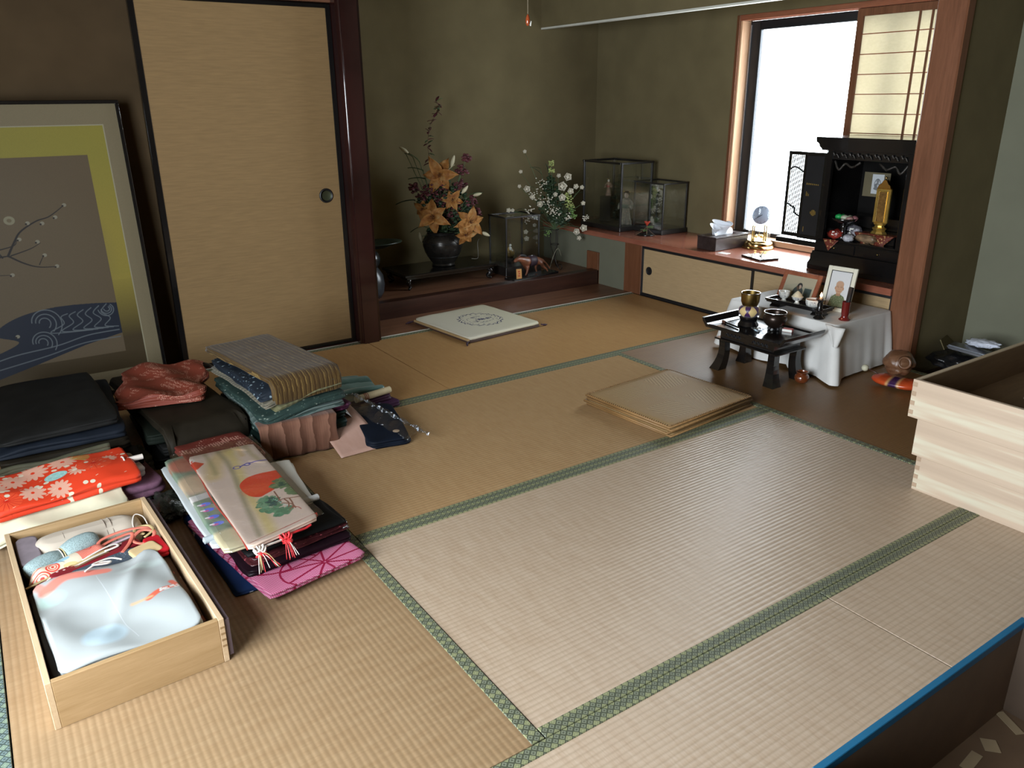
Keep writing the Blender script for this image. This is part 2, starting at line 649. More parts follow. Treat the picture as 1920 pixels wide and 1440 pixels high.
M_plaster_l = plain('pale_sand_plaster', (.155, .155, .11), .93, var=.06, ns=5, bump=.35, bd=.0012, spec=.15)
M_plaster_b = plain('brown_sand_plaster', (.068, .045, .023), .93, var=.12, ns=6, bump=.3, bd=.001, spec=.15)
M_redwood = wood('red_brown_wood', (.115, .043, .018), (.185, .074, .035), .42, 'Z', 5, 12)
M_redwood_y = wood('red_brown_wood_long', (.20, .065, .035), (.30, .105, .055), .22, 'Y', 5, 12, spec=.5)
M_palewood = wood('pale_cypress', (.52, .30, .17), (.66, .42, .26), .45, 'Z', 5, 12)
M_palewood_y = wood('pale_cypress_long', (.50, .28, .16), (.62, .38, .23), .45, 'Y', 5, 12)
M_lacq = plain('dark_red_lacquer', (.022, .007, .006), .16, spec=.5, var=.3, ns=4, bump=.03, coat=.5)
M_darkwood = wood('dark_stained_wood', (.030, .012, .008), (.055, .022, .014), .35, 'X', 5, 12)
M_black = plain('black_lacquer', (.006, .0055, .0055), .18, spec=.5, var=.2, ns=6, bump=.03, coat=.4)
M_blackmatt = plain('black_satin', (.008, .008, .009), .45, var=.2)
M_alu = plain('black_aluminium', (.012, .015, .019), .35, metal=.3, spec=.5, var=.1)
M_boardwood = wood('floor_board_wood', (.13, .055, .03), (.21, .10, .055), .4, 'X', 5, 14)
M_white = plain('white_trim', (.62, .62, .55), .6, var=.04)
M_ceil = plain('ceiling_board', (.13, .09, .05), .8, var=.1)
M_glass = glass('clear_glass', (.97, .985, .985), .1, .02)
def fusuma_paper(name, c):
    t = NT(name)
    v = t.coord('Object', scale=(10, 10, 160))
    n = t.noise(v, 1.2, 4, .6)
    n2 = t.noise(t.coord('Object', scale=(60, 60, 60)), 3, 3)
    col = t.ramp(n, [(.3, tint(c, .86)), (.7, tint(c, 1.1))])
    big = t.noise(t.coord('Object', scale=(.6, .6, 4)), 1.5, 2)
    col = t.mix(t.math('MULTIPLY', big, .3), col, tint(c, 1.2))
    return t.out(col, .75, 0, .2, n2, .15, .0006)
M_fusuma = fusuma_paper('woven_door_paper', (.215, .138, .062))
M_cabpaper = fusuma_paper('cabinet_door_paper', (.38, .27, .145))

# ------------------------------------------------------------------ room shell
YB, XF, XB, YF = 3.72, 2.752, 3.22, 2.751
ZC = 2.35
# floor: a sub-floor with each tatami mat as a part
floor = struct('floor', box(WL - .1, YV, -.12, 3.3, 3.8, -.05), M_darkwood)
def tatami(x0, y0, x1, y1, along, sides, bm_=None, tone=1):
    g = .002
    o = obj('tatami_mat', box(x0 + g, y0 + g, -.05, x1 - g, y1 - g, 0, .0006), M_tat[(along, tone)], floor)
    w = .031
    for s in sides:
        if s == 'y0': q = (x0 + g, y0 + g * .5, x1 - g, y0 + w)
        if s == 'y1': q = (x0 + g, y1 - w, x1 - g, y1 - g * .5)
        if s == 'x0': q = (x0 + g * .5, y0 + g, x0 + w, y1 - g)
        if s == 'x1': q = (x1 - w, y0 + g, x1 - g * .5, y1 - g)
        obj('mat_border', box(q[0], q[1], -.03, q[2], q[3], .0022, .001), bm_ or M_bord, o)
    return o
R1, R2, R3 = .905, 1.822, 2.751
tatami(.033, .0, 1.798, R1, 'X', ('y0', 'y1'), tone=0)
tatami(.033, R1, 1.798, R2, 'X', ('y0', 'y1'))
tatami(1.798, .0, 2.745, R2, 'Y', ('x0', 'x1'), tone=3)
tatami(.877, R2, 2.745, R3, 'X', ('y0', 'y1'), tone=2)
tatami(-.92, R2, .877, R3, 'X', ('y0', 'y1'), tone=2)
tatami(-.845, .0, .033, R2, 'Y', ('x1',))
tatami(.895, -.91, 2.745, .0, 'X', ('y0', 'y1'), tone=0)
tatami(-.92, -.91, .895, .0, 'X', ('y0', 'y1'), tone=0)
tatami(-1.757, .0, -.845, R2, 'Y', ('x0', 'x1'), M_bord_blue)
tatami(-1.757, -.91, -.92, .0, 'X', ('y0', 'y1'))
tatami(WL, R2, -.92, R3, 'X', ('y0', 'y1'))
for i in range(2):
    tatami(-.92 + 1.815 * i, -1.82, .895 + 1.815 * i, -.91, 'X', ('y0', 'y1'))
# strip of boards before the alcove
struct('trim_1', box(.94, R3 + .004, -.05, XF, 3.08, 0, .001), M_boardwood)
struct('trim_2', box(-1.0, R3 - .002, -.04, XF, R3 + .006, .004), M_white)
# walls
bm = box(.94, YB, -.05, XB + .1, YB + .1, ZC)
struct('wall_back', bm, M_plaster)
bm = box(.845, 2.80, -.05, .945, YB + .1, ZC)
struct('wall_alcove_side', bm, M_plaster)
bm = box(XB, YV, -.05, XB + .1, .99, ZC)                # right wall, beyond the post
struct('wall_right', bm, M_plaster_l)
bm = box(XB, 2.43, -.05, XB + .1, YB, ZC)                 # wall left of the window
box(XB, .99, 1.62, XB + .1, 2.43, ZC, bm=bm)
box(XB, .99, -.05, XB + .1, 2.43, .355, bm=bm)
struct('wall_window', bm, M_plaster)
struct('wall_partition', box(2.80, .868, -.05, XB, .985, ZC), M_plaster)
struct('wall_under_shelf', box(XF, 2.832, -.05, XF + .06, YB, .318), M_plaster_l)
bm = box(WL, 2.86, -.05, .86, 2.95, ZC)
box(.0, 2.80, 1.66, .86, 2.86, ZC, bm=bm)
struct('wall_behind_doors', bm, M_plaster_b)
struct('ceiling', box(WL - .1, YV, ZC, XB + .1, YB + .1, ZC + .08), M_ceil)
bm = box(WL - .1, .75, -.05, WL, 2.95, ZC)                 # garden-window wall, out of frame
box(WL - .1, YV, -.05, WL, -1.05, ZC, bm=bm)
box(WL - .1, -1.05, 1.74, WL, .75, ZC, bm=bm)
box(WL - .1, -1.05, -.05, WL, .75, .33, bm=bm)
struct('wall_left', bm, M_plaster)
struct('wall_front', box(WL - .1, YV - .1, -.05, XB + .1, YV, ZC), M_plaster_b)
# hanging wall over the shelf recess with a pale bottom strip
struct('wall_hanging', box(2.722, .985, 1.640, 2.752, YB, ZC), M_plaster)
struct('trim_3', box(2.719, .985, 1.630, 2.756, YB, 1.641, .001), M_white)
# posts
struct('trim_4', box(2.742, .862, -.02, 2.80, .992, ZC, .006), M_redwood)
bm = box(.838, 2.700, -.02, .956, 2.83, ZC, .018, seg=3)
struct('trim_5', bm, M_lacq, smooth=40)
# tokonoma platform
pl = struct('trim_6', box(.945, 3.085, -.02, XF, 3.16, .096, .004), M_darkwood)
struct('trim_7', box(.945, 3.16, -.02, XF, YB, .088), M_boardwood)
struct('trim_8', box(XF - .012, 3.085, -.02, XF + .004, 3.205, .212, .001), M_redwood)
# lintel over the doors
struct('trim_9', box(WL, 2.765, 1.612, .84, 2.86, 1.665, .002), M_boardwood)
# sliding door with dark frame
d = struct('door_1', box(0, 2.772, .022, .815, 2.792, 1.590), M_fusuma)
fr = box(-.022, 2.768, .004, .002, 2.796, 1.606, .002)
box(.813, 2.768, .004, .837, 2.796, 1.606, .002, bm=fr)
box(.0, 2.768, 1.588, .815, 2.796, 1.606, .002, bm=fr)
box(.0, 2.768, .004, .815, 2.796, .024, .002, bm=fr)
obj('door_frame', fr, M_black, d)
h = obj('door_handle', xf(lathe([(.0, .0), (.024, .0), (.026, .004), (.030, .006), (.034, .004), (.035, 0)], 32), rot=(PI / 2, 0, 0)), M_blackmatt, d, smooth=40)
h.location = (.742, 2.772, .757)
h2 = obj('finger_cup', xf(lathe([(0, .0022), (.020, .0028), (.024, .005)], 32, caps=False), rot=(PI / 2, 0, 0)), plain('bronze_green', (.06, .07, .04), .4, metal=.6), h, smooth=40)
h2.location = (0, -.001, 0)
struct('trim_10', box(WL, 2.752, -.03, .838, 2.80, .006, .001), M_darkwood)

# window 1: timber casing, black aluminium sash, glass, paper screen
win = struct('window_1', box(XB - .012, 2.43, .355, XB + .075, 2.452, 1.636, .002), M_redwood)
obj('window_jamb', box(XB + .0, 2.418, .392, XB + .072, 2.431, 1.605), M_palewood, win)
hd = box(XB - .012, .99, 1.606, XB + .075, 2.43, 1.636, .002)
obj('window_head', hd, M_redwood_y, win)
obj('window_sill', box(XB - .012, .99, .352, XB + .10, 2.43, .385, .002), M_palewood_y, win)
al = box(XB + .072, 2.34, .385, XB + .10, 2.43, 1.606, .003)
box(XB + .072, .99, 1.555, XB + .10, 2.35, 1.606, .003, bm=al)
box(XB + .072, .99, .385, XB + .10, 2.35, .410, .003, bm=al)
box(XB + .078, 1.44, .40, XB + .10, 1.49, 1.57, .003, bm=al)
obj('sash_frame', al, M_alu, win)
obj('sash_trim', box(XB + .066, 2.405, .40, XB + .073, 2.412, 1.585), plain('brushed_alu', (.35, .37, .40), .35, metal=.8), win)
obj('glass_pane', box(XB + .085, .99, .40, XB + .088, 2.35, 1.57), M_glass, win)
# paper screen
t = NT('screen_paper')
tr = t.n('ShaderNodeBsdfTranslucent')
tr.inputs[0].default_value = (.46, .42, .30, 1)
df = t.n('ShaderNodeBsdfDiffuse')
df.inputs[0].default_value = (.75, .70, .52, 1)
nn = t.noise(t.coord('Object', scale=(1, 30, 60)), 2, 4)
t.L.new(t.ramp(nn, [(.3, (.40, .365, .28)), (.7, (.46, .42, .34))]), tr.inputs[0])
mx = t.n('ShaderNodeMixShader')
mx.inputs[0].default_value = .55
t.L.new(df.outputs[0], mx.inputs[1])
t.L.new(tr.outputs[0], mx.inputs[2])
t.L.new(mx.outputs[0], t.t.nodes['Material Output'].inputs[0])
M_paper = t.m
sx = XB - .006
sh = struct('window_2', box(sx + .012, 1.01, .40, sx + .013, 1.665, 1.572), M_paper)
fb = box(sx, 1.638, .388, sx + .026, 1.672, 1.604, .001)
box(sx, .99, .388, sx + .026, 1.022, 1.604, .001, bm=fb)
box(sx, 1.02, 1.568, sx + .026, 1.64, 1.604, .001, bm=fb)
box(sx, 1.02, .388, sx + .026, 1.64, .44, .001, bm=fb)
obj('screen_frame', fb, M_redwood, sh)
for y in (1.342, 1.280, 1.09):
    obj('upright_bar', box(sx + .002, y - .004, .43, sx + .012, y + .004, 1.57), M_redwood, sh)
for k in range(12):
    z = 1.484 - .0955 * k
    if z > .45:
        obj('cross_bar', box(sx + .004, 1.022, z - .0022, sx + .012, 1.638, z + .0022), M_redwood_y, sh)

# shelf with cabinet doors
M_shelf = wood('shelf_board', (.235, .075, .045), (.34, .13, .08), .20, 'Y', 4, 12, spec=.6)
shf = thing('alcove_shelf', 'long red-brown wooden shelf board under the window', 'shelf', (XF, 1.0, .33))
obj('shelf_board', box(-.012, -.004, -.013, XB - XF, YB - 1.0, .020, .002), M_shelf, shf)
cb = thing('cabinet', 'low built-in cabinet with tan paper sliding doors below the window shelf', 'cabinet', (XF, 1.0, 0))
ff = box(-.004, 1.672, 0, .10, 1.83, .317, .002)
obj('side_post', ff, M_redwood, cb)
fr = box(-.002, -.008, .0, .03, 1.672, .014, .001)
box(-.002, -.008, .302, .03, 1.672, .317, .001, bm=fr)
box(-.001, 1.662, .0, .03, 1.672, .317, .001, bm=fr)
box(-.001, -.008, .0, .03, .0, .317, .001, bm=fr)
obj('track_frame', fr, M_blackmatt, cb)
obj('back_panel', box(.12, -.008, 0, .44, 1.83, .312), M_darkwood, cb)
def cab_door(x, y0, y1, hy=None):
    dd = obj('sliding_door', box(x, y0 + .008, .018, x + .012, y1 - .008, .300), M_cabpaper, cb)
    f = box(x - .002, y0, .014, x + .014, y0 + .009, .303, .001)
    box(x - .002, y1 - .009, .014, x + .014, y1, .303, .001, bm=f)
    box(x - .002, y0, .014, x + .014, y1, .020, .001, bm=f)
    box(x - .002, y0, .298, x + .014, y1, .303, .001, bm=f)
    obj('door_edge', f, M_blackmatt, dd)
    if hy:
        hh = obj('finger_pull', xf(lathe([(0, .001), (.018, .002), (.021, .004), (.025, .003), (.026, 0)], 24), rot=(0, -PI / 2, 0)), M_blackmatt, dd, smooth=40)
        hh.location = (x - .001, hy, .166)
cab_door(.002, .800, 1.664, 1.603)
cab_door(.018, .0, .815)
# ------------------------------------------------------------------ materials for the small things
M_paul = wood('pale_paulownia', (.60, .50, .37), (.72, .64, .52), .5, 'Y', 5, 10)
M_paulx = wood('pale_paulownia_x', (.50, .40, .27), (.64, .54, .40), .5, 'X', 5, 10)
M_paul_in = wood('brown_box_inside', (.12, .072, .036), (.17, .105, .052), .6, 'X', 4, 8)
M_paul_or = wood('honey_paulownia', (.30, .19, .085), (.40, .265, .135), .5, 'X', 7, 16)
M_paul_pink = wood('pinkish_paulownia', (.30, .21, .14), (.38, .27, .18), .5, 'Y', 5, 10)
M_edge = plain('dark_purple_edge', (.085, .06, .07), .5)
M_blue = plain('bright_blue_edging', (.008, .115, .23), .5, var=.08)
M_card = plain('brown_card', (.15, .095, .055), .75, var=.1)
M_cardd = plain('dark_card', (.085, .055, .035), .8, var=.1)
M_brass = plain('polished_brass', (.72, .50, .18), .14, metal=1, var=.08, bump=.02)
M_brassd = plain('aged_brass', (.30, .21, .07), .3, metal=1, var=.2, bump=.05)
M_gold = plain('gilt', (.75, .52, .14), .28, metal=.9, var=.15, ns=40)
M_porc = plain('white_porcelain', (.72, .72, .66), .2, var=.03, bump=.02)
M_chrome = plain('chrome', (.7, .7, .72), .12, metal=1)
def brocade(name, c1, c2, sc=60):
    t = NT(name)
    v = t.coord('Object')
    d = t.voro(v, sc, 'F1')
    return t.out(t.ramp(d, [(.25, c2), (.42, c1)]), .5, 0, .4, d, .3, .001)

# ------------------------------------------------------------------ wooden boxes
def wbox(name, label, cat, loc, w, l, h, t, mats, rotz=0, group=None, lip=0, joints=False, copyof=None):
    """open box: w along x, l along y; parts are the four boards and the bottom"""
    o = thing(name, label, cat, loc, rotz, group)
    ms, me, mi = mats
    obj('side_board', box(0, 0, 0, t, l, h, .001), ms, o)
    obj('side_board', box(w - t, 0, 0, w, l, h, .001), ms, o)
    obj('end_board', box(t, 0, 0, w - t, t, h - .0004, .001), me, o)
    obj('end_board', box(t, l - t, 0, w - t, l, h - .0004, .001), me, o)
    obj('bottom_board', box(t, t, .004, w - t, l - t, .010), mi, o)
    return o
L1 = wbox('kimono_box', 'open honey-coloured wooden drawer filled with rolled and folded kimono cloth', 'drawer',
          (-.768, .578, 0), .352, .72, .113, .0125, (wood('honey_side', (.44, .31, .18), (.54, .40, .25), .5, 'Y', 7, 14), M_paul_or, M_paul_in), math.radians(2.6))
obj('edge_strip', box(.352, .004, .010, .364, .72, .106, .001), M_edge, L1)
for k in range(4):
    obj('corner_joint', box(.341, -.0006, .040 + k * .016, .3515, .0005, .045 + k * .016), wood('end_grain', (.22, .135, .06), (.27, .17, .08), .6), L1)
# three stacked drawers by the post: outer boards pale with banded grain
def banded(name):
    t = NT(name)
    v = t.coord('Object', scale=(1, .5, 9))
    n = t.noise(v, 1.9, 3, .5, .15)
    n2 = t.noise(t.coord('Object', scale=(3, 2, 90)), 2, 3)
    col = t.ramp(n, [(.36, (.41, .31, .23)), (.46, (.46, .35, .26)), (.52, (.54, .51, .39)), (.7, (.50, .45, .34))])
    col = t.mix(t.math('MULTIPLY', n2, .35), col, (.46, .38, .26))
    return t.out(col, .5, 0, .35, n2, .1, .0006)
M_band = banded('banded_paulownia')
grp = 'paulownia drawers stacked by the post'
spec = [((1.628, -.245, 0), 'lowest pale wooden drawer of the three-high stack on the tatami'),
        ((1.602, -.240, .1265), 'middle pale wooden drawer of the three-high stack, jutting over the lowest one'),
        ((1.583, -.217, .253), 'topmost empty pale wooden drawer of the three-high stack')]
for i, (lc, lb) in enumerate(spec):
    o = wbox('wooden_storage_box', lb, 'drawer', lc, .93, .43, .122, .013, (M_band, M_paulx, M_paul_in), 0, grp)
    if i == 2:  # thin dark brown panels over two inner faces of the top drawer
        obj('inner_panel', box(.013, .4145, .008, .917, .4172, .118), M_paul_in, o)
        obj('inner_panel', box(.9145, .013, .008, .9172, .417, .118), M_paul_in, o)
    if i != 1:
        for k in range(4):
            for dy in (0,):
                obj('corner_joint', box(-.0007, .415, .010 + k * .030, .0008, .4295, .024 + k * .030), M_paul_pink, o)
for i, (x, y, a) in enumerate(((2.02, .06, .3), (1.98, -.05, .1))):
    o = obj('paper_scrap', box(-.02, -.014, 0, .02, .014, .0012), plain('scrap_paper', (.5, .46, .38), .8), None)
    o.location, o.rotation_euler = (x, y, .2645), (0, 0, a)
    tag(o, ('small white paper scrap on the bottom of the topmost wooden drawer', 'white paper scrap near the frame edge inside the topmost drawer')[i], 'paper scrap', 'paper scraps in the empty drawer')
# blue-rimmed box in front
bb = thing('storage_box', 'large brown open box with bright blue edging, cut off by the frame corner', 'box', (.20, -.83, 0))
hw, ww, hh, tt = .655, .367, .222, .010
obj('long_wall', box(0, ww - tt, 0, hw, ww, hh - .006), M_card, bb)
obj('long_wall', box(0, 0, 0, hw, tt, hh - .006), M_card, bb)
obj('end_wall', box(hw - tt, tt, 0, hw, ww - tt, hh - .006), M_cardd, bb)
obj('end_wall', box(0, tt, 0, tt, ww - tt, hh - .006), M_cardd, bb)
obj('box_floor', box(tt, tt, .002, hw - tt, ww - tt, .008), M_card, bb)
rm = box(-.001, ww - tt - .001, hh - .016, hw + .001, ww + .001, hh, .001)
box(-.001, -.001, hh - .016, hw + .001, tt + .001, hh, .001, bm=rm)
box(hw - tt - .001, tt, hh - .016, hw + .001, ww - tt, hh, .001, bm=rm)
box(-.001, tt, hh - .016, tt + .001, ww - tt, hh, .001, bm=rm)
obj('rim_edging', rm, M_blue, bb)
for i, (x, y, a, w_, d_, lb) in enumerate(((.724, -.508, .75, .016, .014, 'squarish pale paper scrap on the floor of the blue-rimmed box'),
        (.655, -.507, .1, .028, .010, 'long pale paper scrap at the wall of the blue-rimmed box'),
        (.815, -.50, 1.1, .030, .009, 'narrow pale paper strip lying in the corner of the blue-rimmed box'))):
    o = obj('paper_scrap', box(-w_, -d_, 0, w_, d_, .0012), plain('tan_scrap', (.36, .28, .17), .8), None)
    o.location, o.rotation_euler = (x, y, .0085), (0, 0, a)
    tag(o, lb, 'paper scrap', 'paper scraps in the blue-rimmed box')

# ------------------------------------------------------------------ cushions
cv = Canvas(768, 768, (.55, .52, .42))
cv.a[..., 2] *= (1 - .1 * cv.x) 
nv = (.03, .03, .09)
r0 = random.Random(5)
for k in range(40):
    a = 2 * PI * k / 40
    rr = .235 + .012 * math.sin(k * 2.5)
    x, y = .5 + rr * math.cos(a), .5 + rr * math.sin(a)
    cv.ell(x, y, .020 + .008 * (k % 3), .0065, nv, a + PI / 2 + .5 * (-1) ** k)
    if k % 2:
        x, y = .5 + (rr - .026) * math.cos(a), .5 + (rr - .026) * math.sin(a)
        cv.curve([(x, y), (x + .014 * math.cos(a + 2), y + .014 * math.sin(a + 2)), (x - .01 * math.sin(a), y + .01 * math.cos(a)), (x - .022 * math.cos(a), y - .022 * math.sin(a))], .006, nv)
for k in range(26):
    a, q = r0.random() * 6.28, r0.random() * .13
    x, y = .5 + 1.15 * q * math.cos(a), .5 + .8 * q * math.sin(a)
    cv.curve([(x - .02, y), (x, y + .012 * (-1) ** k), (x + .022, y - .004), (x + .03, y + .01)], .0055, nv)
    if k % 4 == 0:
        cv.ell(x, y, .018, .010, nv, a)
for k in range(6):
    a = k * 1.047
    cv.curve([(.5 + .15 * math.cos(a), .5 + .11 * math.sin(a)), (.5 + .165 * math.cos(a + .3), .5 + .125 * math.sin(a + .3)), (.5 + .15 * math.cos(a + .7), .5 + .11 * math.sin(a + .7))], .005, nv)
M_emblem = printed('white_cushion_print', cv.image('cushion_print'), .75, .1, (1 / .50, 1 / .54, 1), (.5 - .04, .5 + .01, 0))
wc = thing('floor_cushion', 'flat white square cushion printed with a round navy floral crest', 'cushion', (1.520, 2.675, 0), math.radians(5.5))
obj('cushion_under', slab(.50, .535, .012, 1, .002, 3, .02, lob=.004), plain('dark_brown_cloth', (.05, .025, .018), .85), wc, smooth=True)
o = obj('cushion_top', slab(.492, .53, .018, 1, .003, 4, .02, lob=.008), M_emblem, wc, smooth=True)
o.location = (0.004, 0.004, .011)
obj('piping', box(-.251, -.26, .008, -.238, .26, .022, .004), plain('tan_piping', (.36, .24, .11), .8), wc)
for (x, y, a) in ((-.25, -.265, 3.6), (.25, -.262, -.3), (-.25, .262, 2.6)):
    p = curve([(x, y, .012), (x + .02 * math.cos(a), y + .02 * math.sin(a), .008), (x + .045 * math.cos(a + .3), y + .045 * math.sin(a + .3), .004)], 5)
    obj('corner_tassel', tube(p, [.004] * 4 + [.006] * 4 + [.003] * (len(p) - 8), 7), plain('purple_thread', (.035, .015, .03), .8), wc, smooth=True)
# rush cushions
cv = Canvas(640, 640, (.33, .215, .098))
cv.a *= (1 + .10 * np.sin(cv.x * 640)[..., None])
def wov(x0, y0, x1, y1, sl, c=(.40, .28, .135), d=(.15, .09, .035), f=150):
    m = ((cv.x > x0) & (cv.x < x1) & (cv.y > y0) & (cv.y < y1))
    s = .5 + .5 * np.sin((cv.x + sl * cv.y) * f)
    cv.put(m * np.clip(s * 1.6 - .3, 0, 1) * .8, c)
    cv.put(m * np.clip(1 - s * 3, 0, 1) * .6, d)
wov(.14, .10, .42, .40, .35, f=160)
wov(.14, .62, .42, .92, .35, f=210)
wov(.60, .62, .88, .92, -.5, f=200)
wov(.60, .10, .88, .40, -.5, f=200)
wov(.42, .46, .58, .56, 1.0, f=260)
for q in (.07, .44, .56, .93):
    cv.line([(q, .03), (q, .97)], .006, (.30, .19, .09), .6)
    cv.line([(.03, q), (.97, q)], .006, (.30, .19, .09), .6)
wov(.44, .05, .56, .95, 2.2, f=190)
cv.grain(.25)
im_rush = cv.image('rush_weave')
def rushmat():
    t = NT('woven_rush')
    v = t.coord('UV', scale=(1 / .50, 1 / .44, 1), loc=(.5, .5, 0))
    it = t.n('ShaderNodeTexImage', extension='EXTEND')
    it.image = im_rush
    t.L.new(v, it.inputs[0])
    w = t.wave(t.coord('Object'), 60, .4, 1, 'Y')
    h = t.math('ADD', t.math('MULTIPLY', w, .5), t.sep(it.outputs[0])[0])
    return t.out(it.outputs[0], .45, 0, .16, h, .6, .002)
M_rush = rushmat()
M_rushedge = wood('rush_edge', (.16, .085, .028), (.29, .165, .065), .5, 'Y', 20, 30)
lbs = ['woven rush cushion lying lowest in the stack of four on the tatami', 'woven rush cushion second from the bottom of the stack of four',
       'woven rush cushion third from the bottom of the stack of four', 'glossy patterned woven rush cushion on top of the stack of four']
for i in range(4):
    c = thing('rush_cushion', lbs[i], 'cushion', (1.508 + (.006, -.004, .004, 0)[i], 1.160 + (.0, .006, -.003, 0)[i], .0125 * i), math.radians(4.2 + (.6, -.5, .4, 0)[i]), 'stacked woven rush cushions')
    obj('woven_pad', slab(.490, .440, .0108, 1, .0012, 11, .012, lob=.003, edge=.002), M_rush, c, smooth=True)
    ed = tube([(-.249, -.222, .0055), (.249, -.222, .0055), (.249, .222, .0055), (-.249, .222, .0055)], .0052, 6, closed=True)
    obj('edge_roll', ed, M_rushedge, c, smooth=True)
    if i == 3:
        st = None
        for k in range(46):
            x = -.24 + k * .0107
            st = box(x, -.2245, .0058, x + .004, -.2165, .0122, .0005, bm=st)
            box(x, .2165, .0058, x + .004, .2245, .0122, .0005, bm=st)
        for k in range(40):
            y = -.21 + k * .0107
            box(-.2515, y, .0058, -.243, y + .004, .0122, .0005, bm=st)
            box(.243, y, .0058, .2515, y + .004, .0122, .0005, bm=st)
        s_ = obj('edge_stitches', st, M_rushedge, c)
        s_['kind'] = 'stuff'

# ------------------------------------------------------------------ low table with white cloth
lt = thing('low_table', 'low table wholly draped in white cloth, before the cabinet doors', 'table', (2.53, 1.275, 0))
obj('table_top', box(-.19, -.285, .222, .20, .285, .244, .003), M_redwood_y, lt)
for sx_ in (-1, 1):
    for sy_ in (-1, 1):
        obj('leg', box(sx_ * .17 - .015, sy_ * .26 - .015, 0, sx_ * .17 + .015, sy_ * .26 + .015, .222, .002), M_redwood_y, lt)
def cloth_mat(name, c):
    t = NT(name)
    v = t.coord('Object')
    n = t.noise(v, 9, 4)
    wv = t.noise(v, 420, 2)
    return t.out(t.ramp(n, [(.3, tint(c, .93)), (.7, tint(c, 1.04))]), .65, 0, .25, wv, .12, .0006, sheen=.1)
M_cloth = cloth_mat('white_linen', (.62, .61, .58))
def tablecloth():
    N = 200
    base = rrect(.425, .600, .02, N)
    b = bmesh.new()
    rings = []
    zs = [.2505, .2500, .246, .236, .22, .195, .165, .135, .105, .075, .05, .028, .012, .004]
    for k, z in enumerate(zs):
        ring = []
        for i, (x, y) in enumerate(base):
            q = max(0, 1 - z / .25)
            a = math.atan2(y / .30, x / .2125)
            fold = (.5 + .5 * math.sin(a * 9 + 1.2)) ** 2 * .6 + .4 * (.5 + .5 * math.sin(a * 17 + .4))
            cx, cy = max(0, abs(x) - .15) / .0625, max(0, abs(y) - .22) / .08
            corner = min(1, cx * cy * 1.4)
            fl = q ** .9 * (.028 + (.016 if x < -.15 else .006) * fold + .075 * corner * (1.3 if (x < 0 and y < 0) else .45))
            nx, ny = x / .2125, y / .30
            if abs(x) < .15: nx = 0 if abs(nx) < .72 else nx
            l = math.hypot(nx * (abs(nx) > .97 or corner > 0), ny * (abs(ny) > .97 or corner > 0)) or 1
            dx = fl * (nx if (abs(nx) > .97 or corner > 0) else 0) / l
            dy = fl * (ny if (abs(ny) > .97 or corner > 0) else 0) / l
            if x > .15:
                dx = min(dx, .0)
            hem = .035 * (.5 + .5 * math.sin(a * 3 + 2.4)) * q if (x < -.1 and y > -.1) else .006
            zz = z
            if k < 2:
                dx = dy = 0
                hem = 0
            s = 1 if k else .985
            ring.append(b.verts.new(((x + dx) * s, (y + dy) * s, max(zz + (hem if k > 6 else 0), .003))))
        rings.append(ring)
    for s in (.85, .6, .3):
        rings.insert(0, [b.verts.new((x * s, y * s, .2505 + .0012 * noise.noise(Vector((x * s * 9, y * s * 9, 2))))) for x, y in base])
    c = b.verts.new((0, 0, .2505))
    for i in range(N):
        b.faces.new((rings[0][i], rings[0][(i + 1) % N], c))
    for A, B in zip(rings, rings[1:]):
        for i in range(N):
            b.faces.new((A[i], A[(i + 1) % N], B[(i + 1) % N], B[i]))
    bmesh.ops.recalc_face_normals(b, faces=b.faces)
    return b
tc = tag(obj('tablecloth', tablecloth(), M_cloth, None, smooth=True, loc=(2.533, 1.275, .001)), 'white cloth draped over the low table down to the tatami', 'tablecloth')
fl = sheet(lambda u, v: (-.222 - .035 * v - .01 * math.sin(u * 5) - .01 * u, -.30 + .10 * (u - .5) * (1 - .75 * v) - .035 * v, .252 - .004 * (1 - v) - .085 * v), 8, 8, .0012)
obj('corner_flap', fl, M_cloth, tc, smooth=True)

# black altar desk
dk = thing('altar_desk', 'small black lacquered desk with upturned ends and splayed legs', 'desk', (2.13, 1.22, 0))
tp = prism([(-.235, .207), (.20, .207), (.215, .212), (.232, .238), (.240, .240), (.236, .226), (.222, .196), (-.222, .196), (-.236, .226), (-.240, .240), (-.252, .242), (-.250, .236)][0:0] or
           [(-.205, .209), (.185, .209), (.203, .214), (.222, .236), (.232, .238), (.228, .222), (.206, .197), (-.206, .197), (-.228, .222), (-.232, .238), (-.222, .236), (-.203, .214)], -.135, .135, plane='YZ', bev=.0015)
obj('desk_top', tp, M_black, dk)
obj('desk_rim', box(-.136, -.20, .205, -.128, .19, .214, .002), M_black, dk)
obj('desk_rim', box(.128, -.20, .205, .136, .19, .214, .002), M_black, dk)
obj('apron', box(-.095, -.150, .150, .085, .150, .197, .002), M_black, dk)
for y in (-.075, .075):
    fr = box(-.0975, y - .062, .156, -.095, y + .062, .159)
    box(-.0975, y - .062, .188, -.095, y + .062, .191, bm=fr)
    for k in range(4):
        lathe([(0, 0), (.007, .001), (0, .003)], 8, fr, loc=(0, 0, 0)) if False else tube(curve([(-.0965, y - .04 + .022 * k, .168), (-.098, y - .032 + .022 * k, .181), (-.0965, y - .024 + .022 * k, .170)], 4), .0022, 5, fr)
    obj('carved_panel', fr, M_blackmatt, dk)
obj('shelf_rail', box(-.106, -.175, .143, .096, .175, .151, .002), M_black, dk)
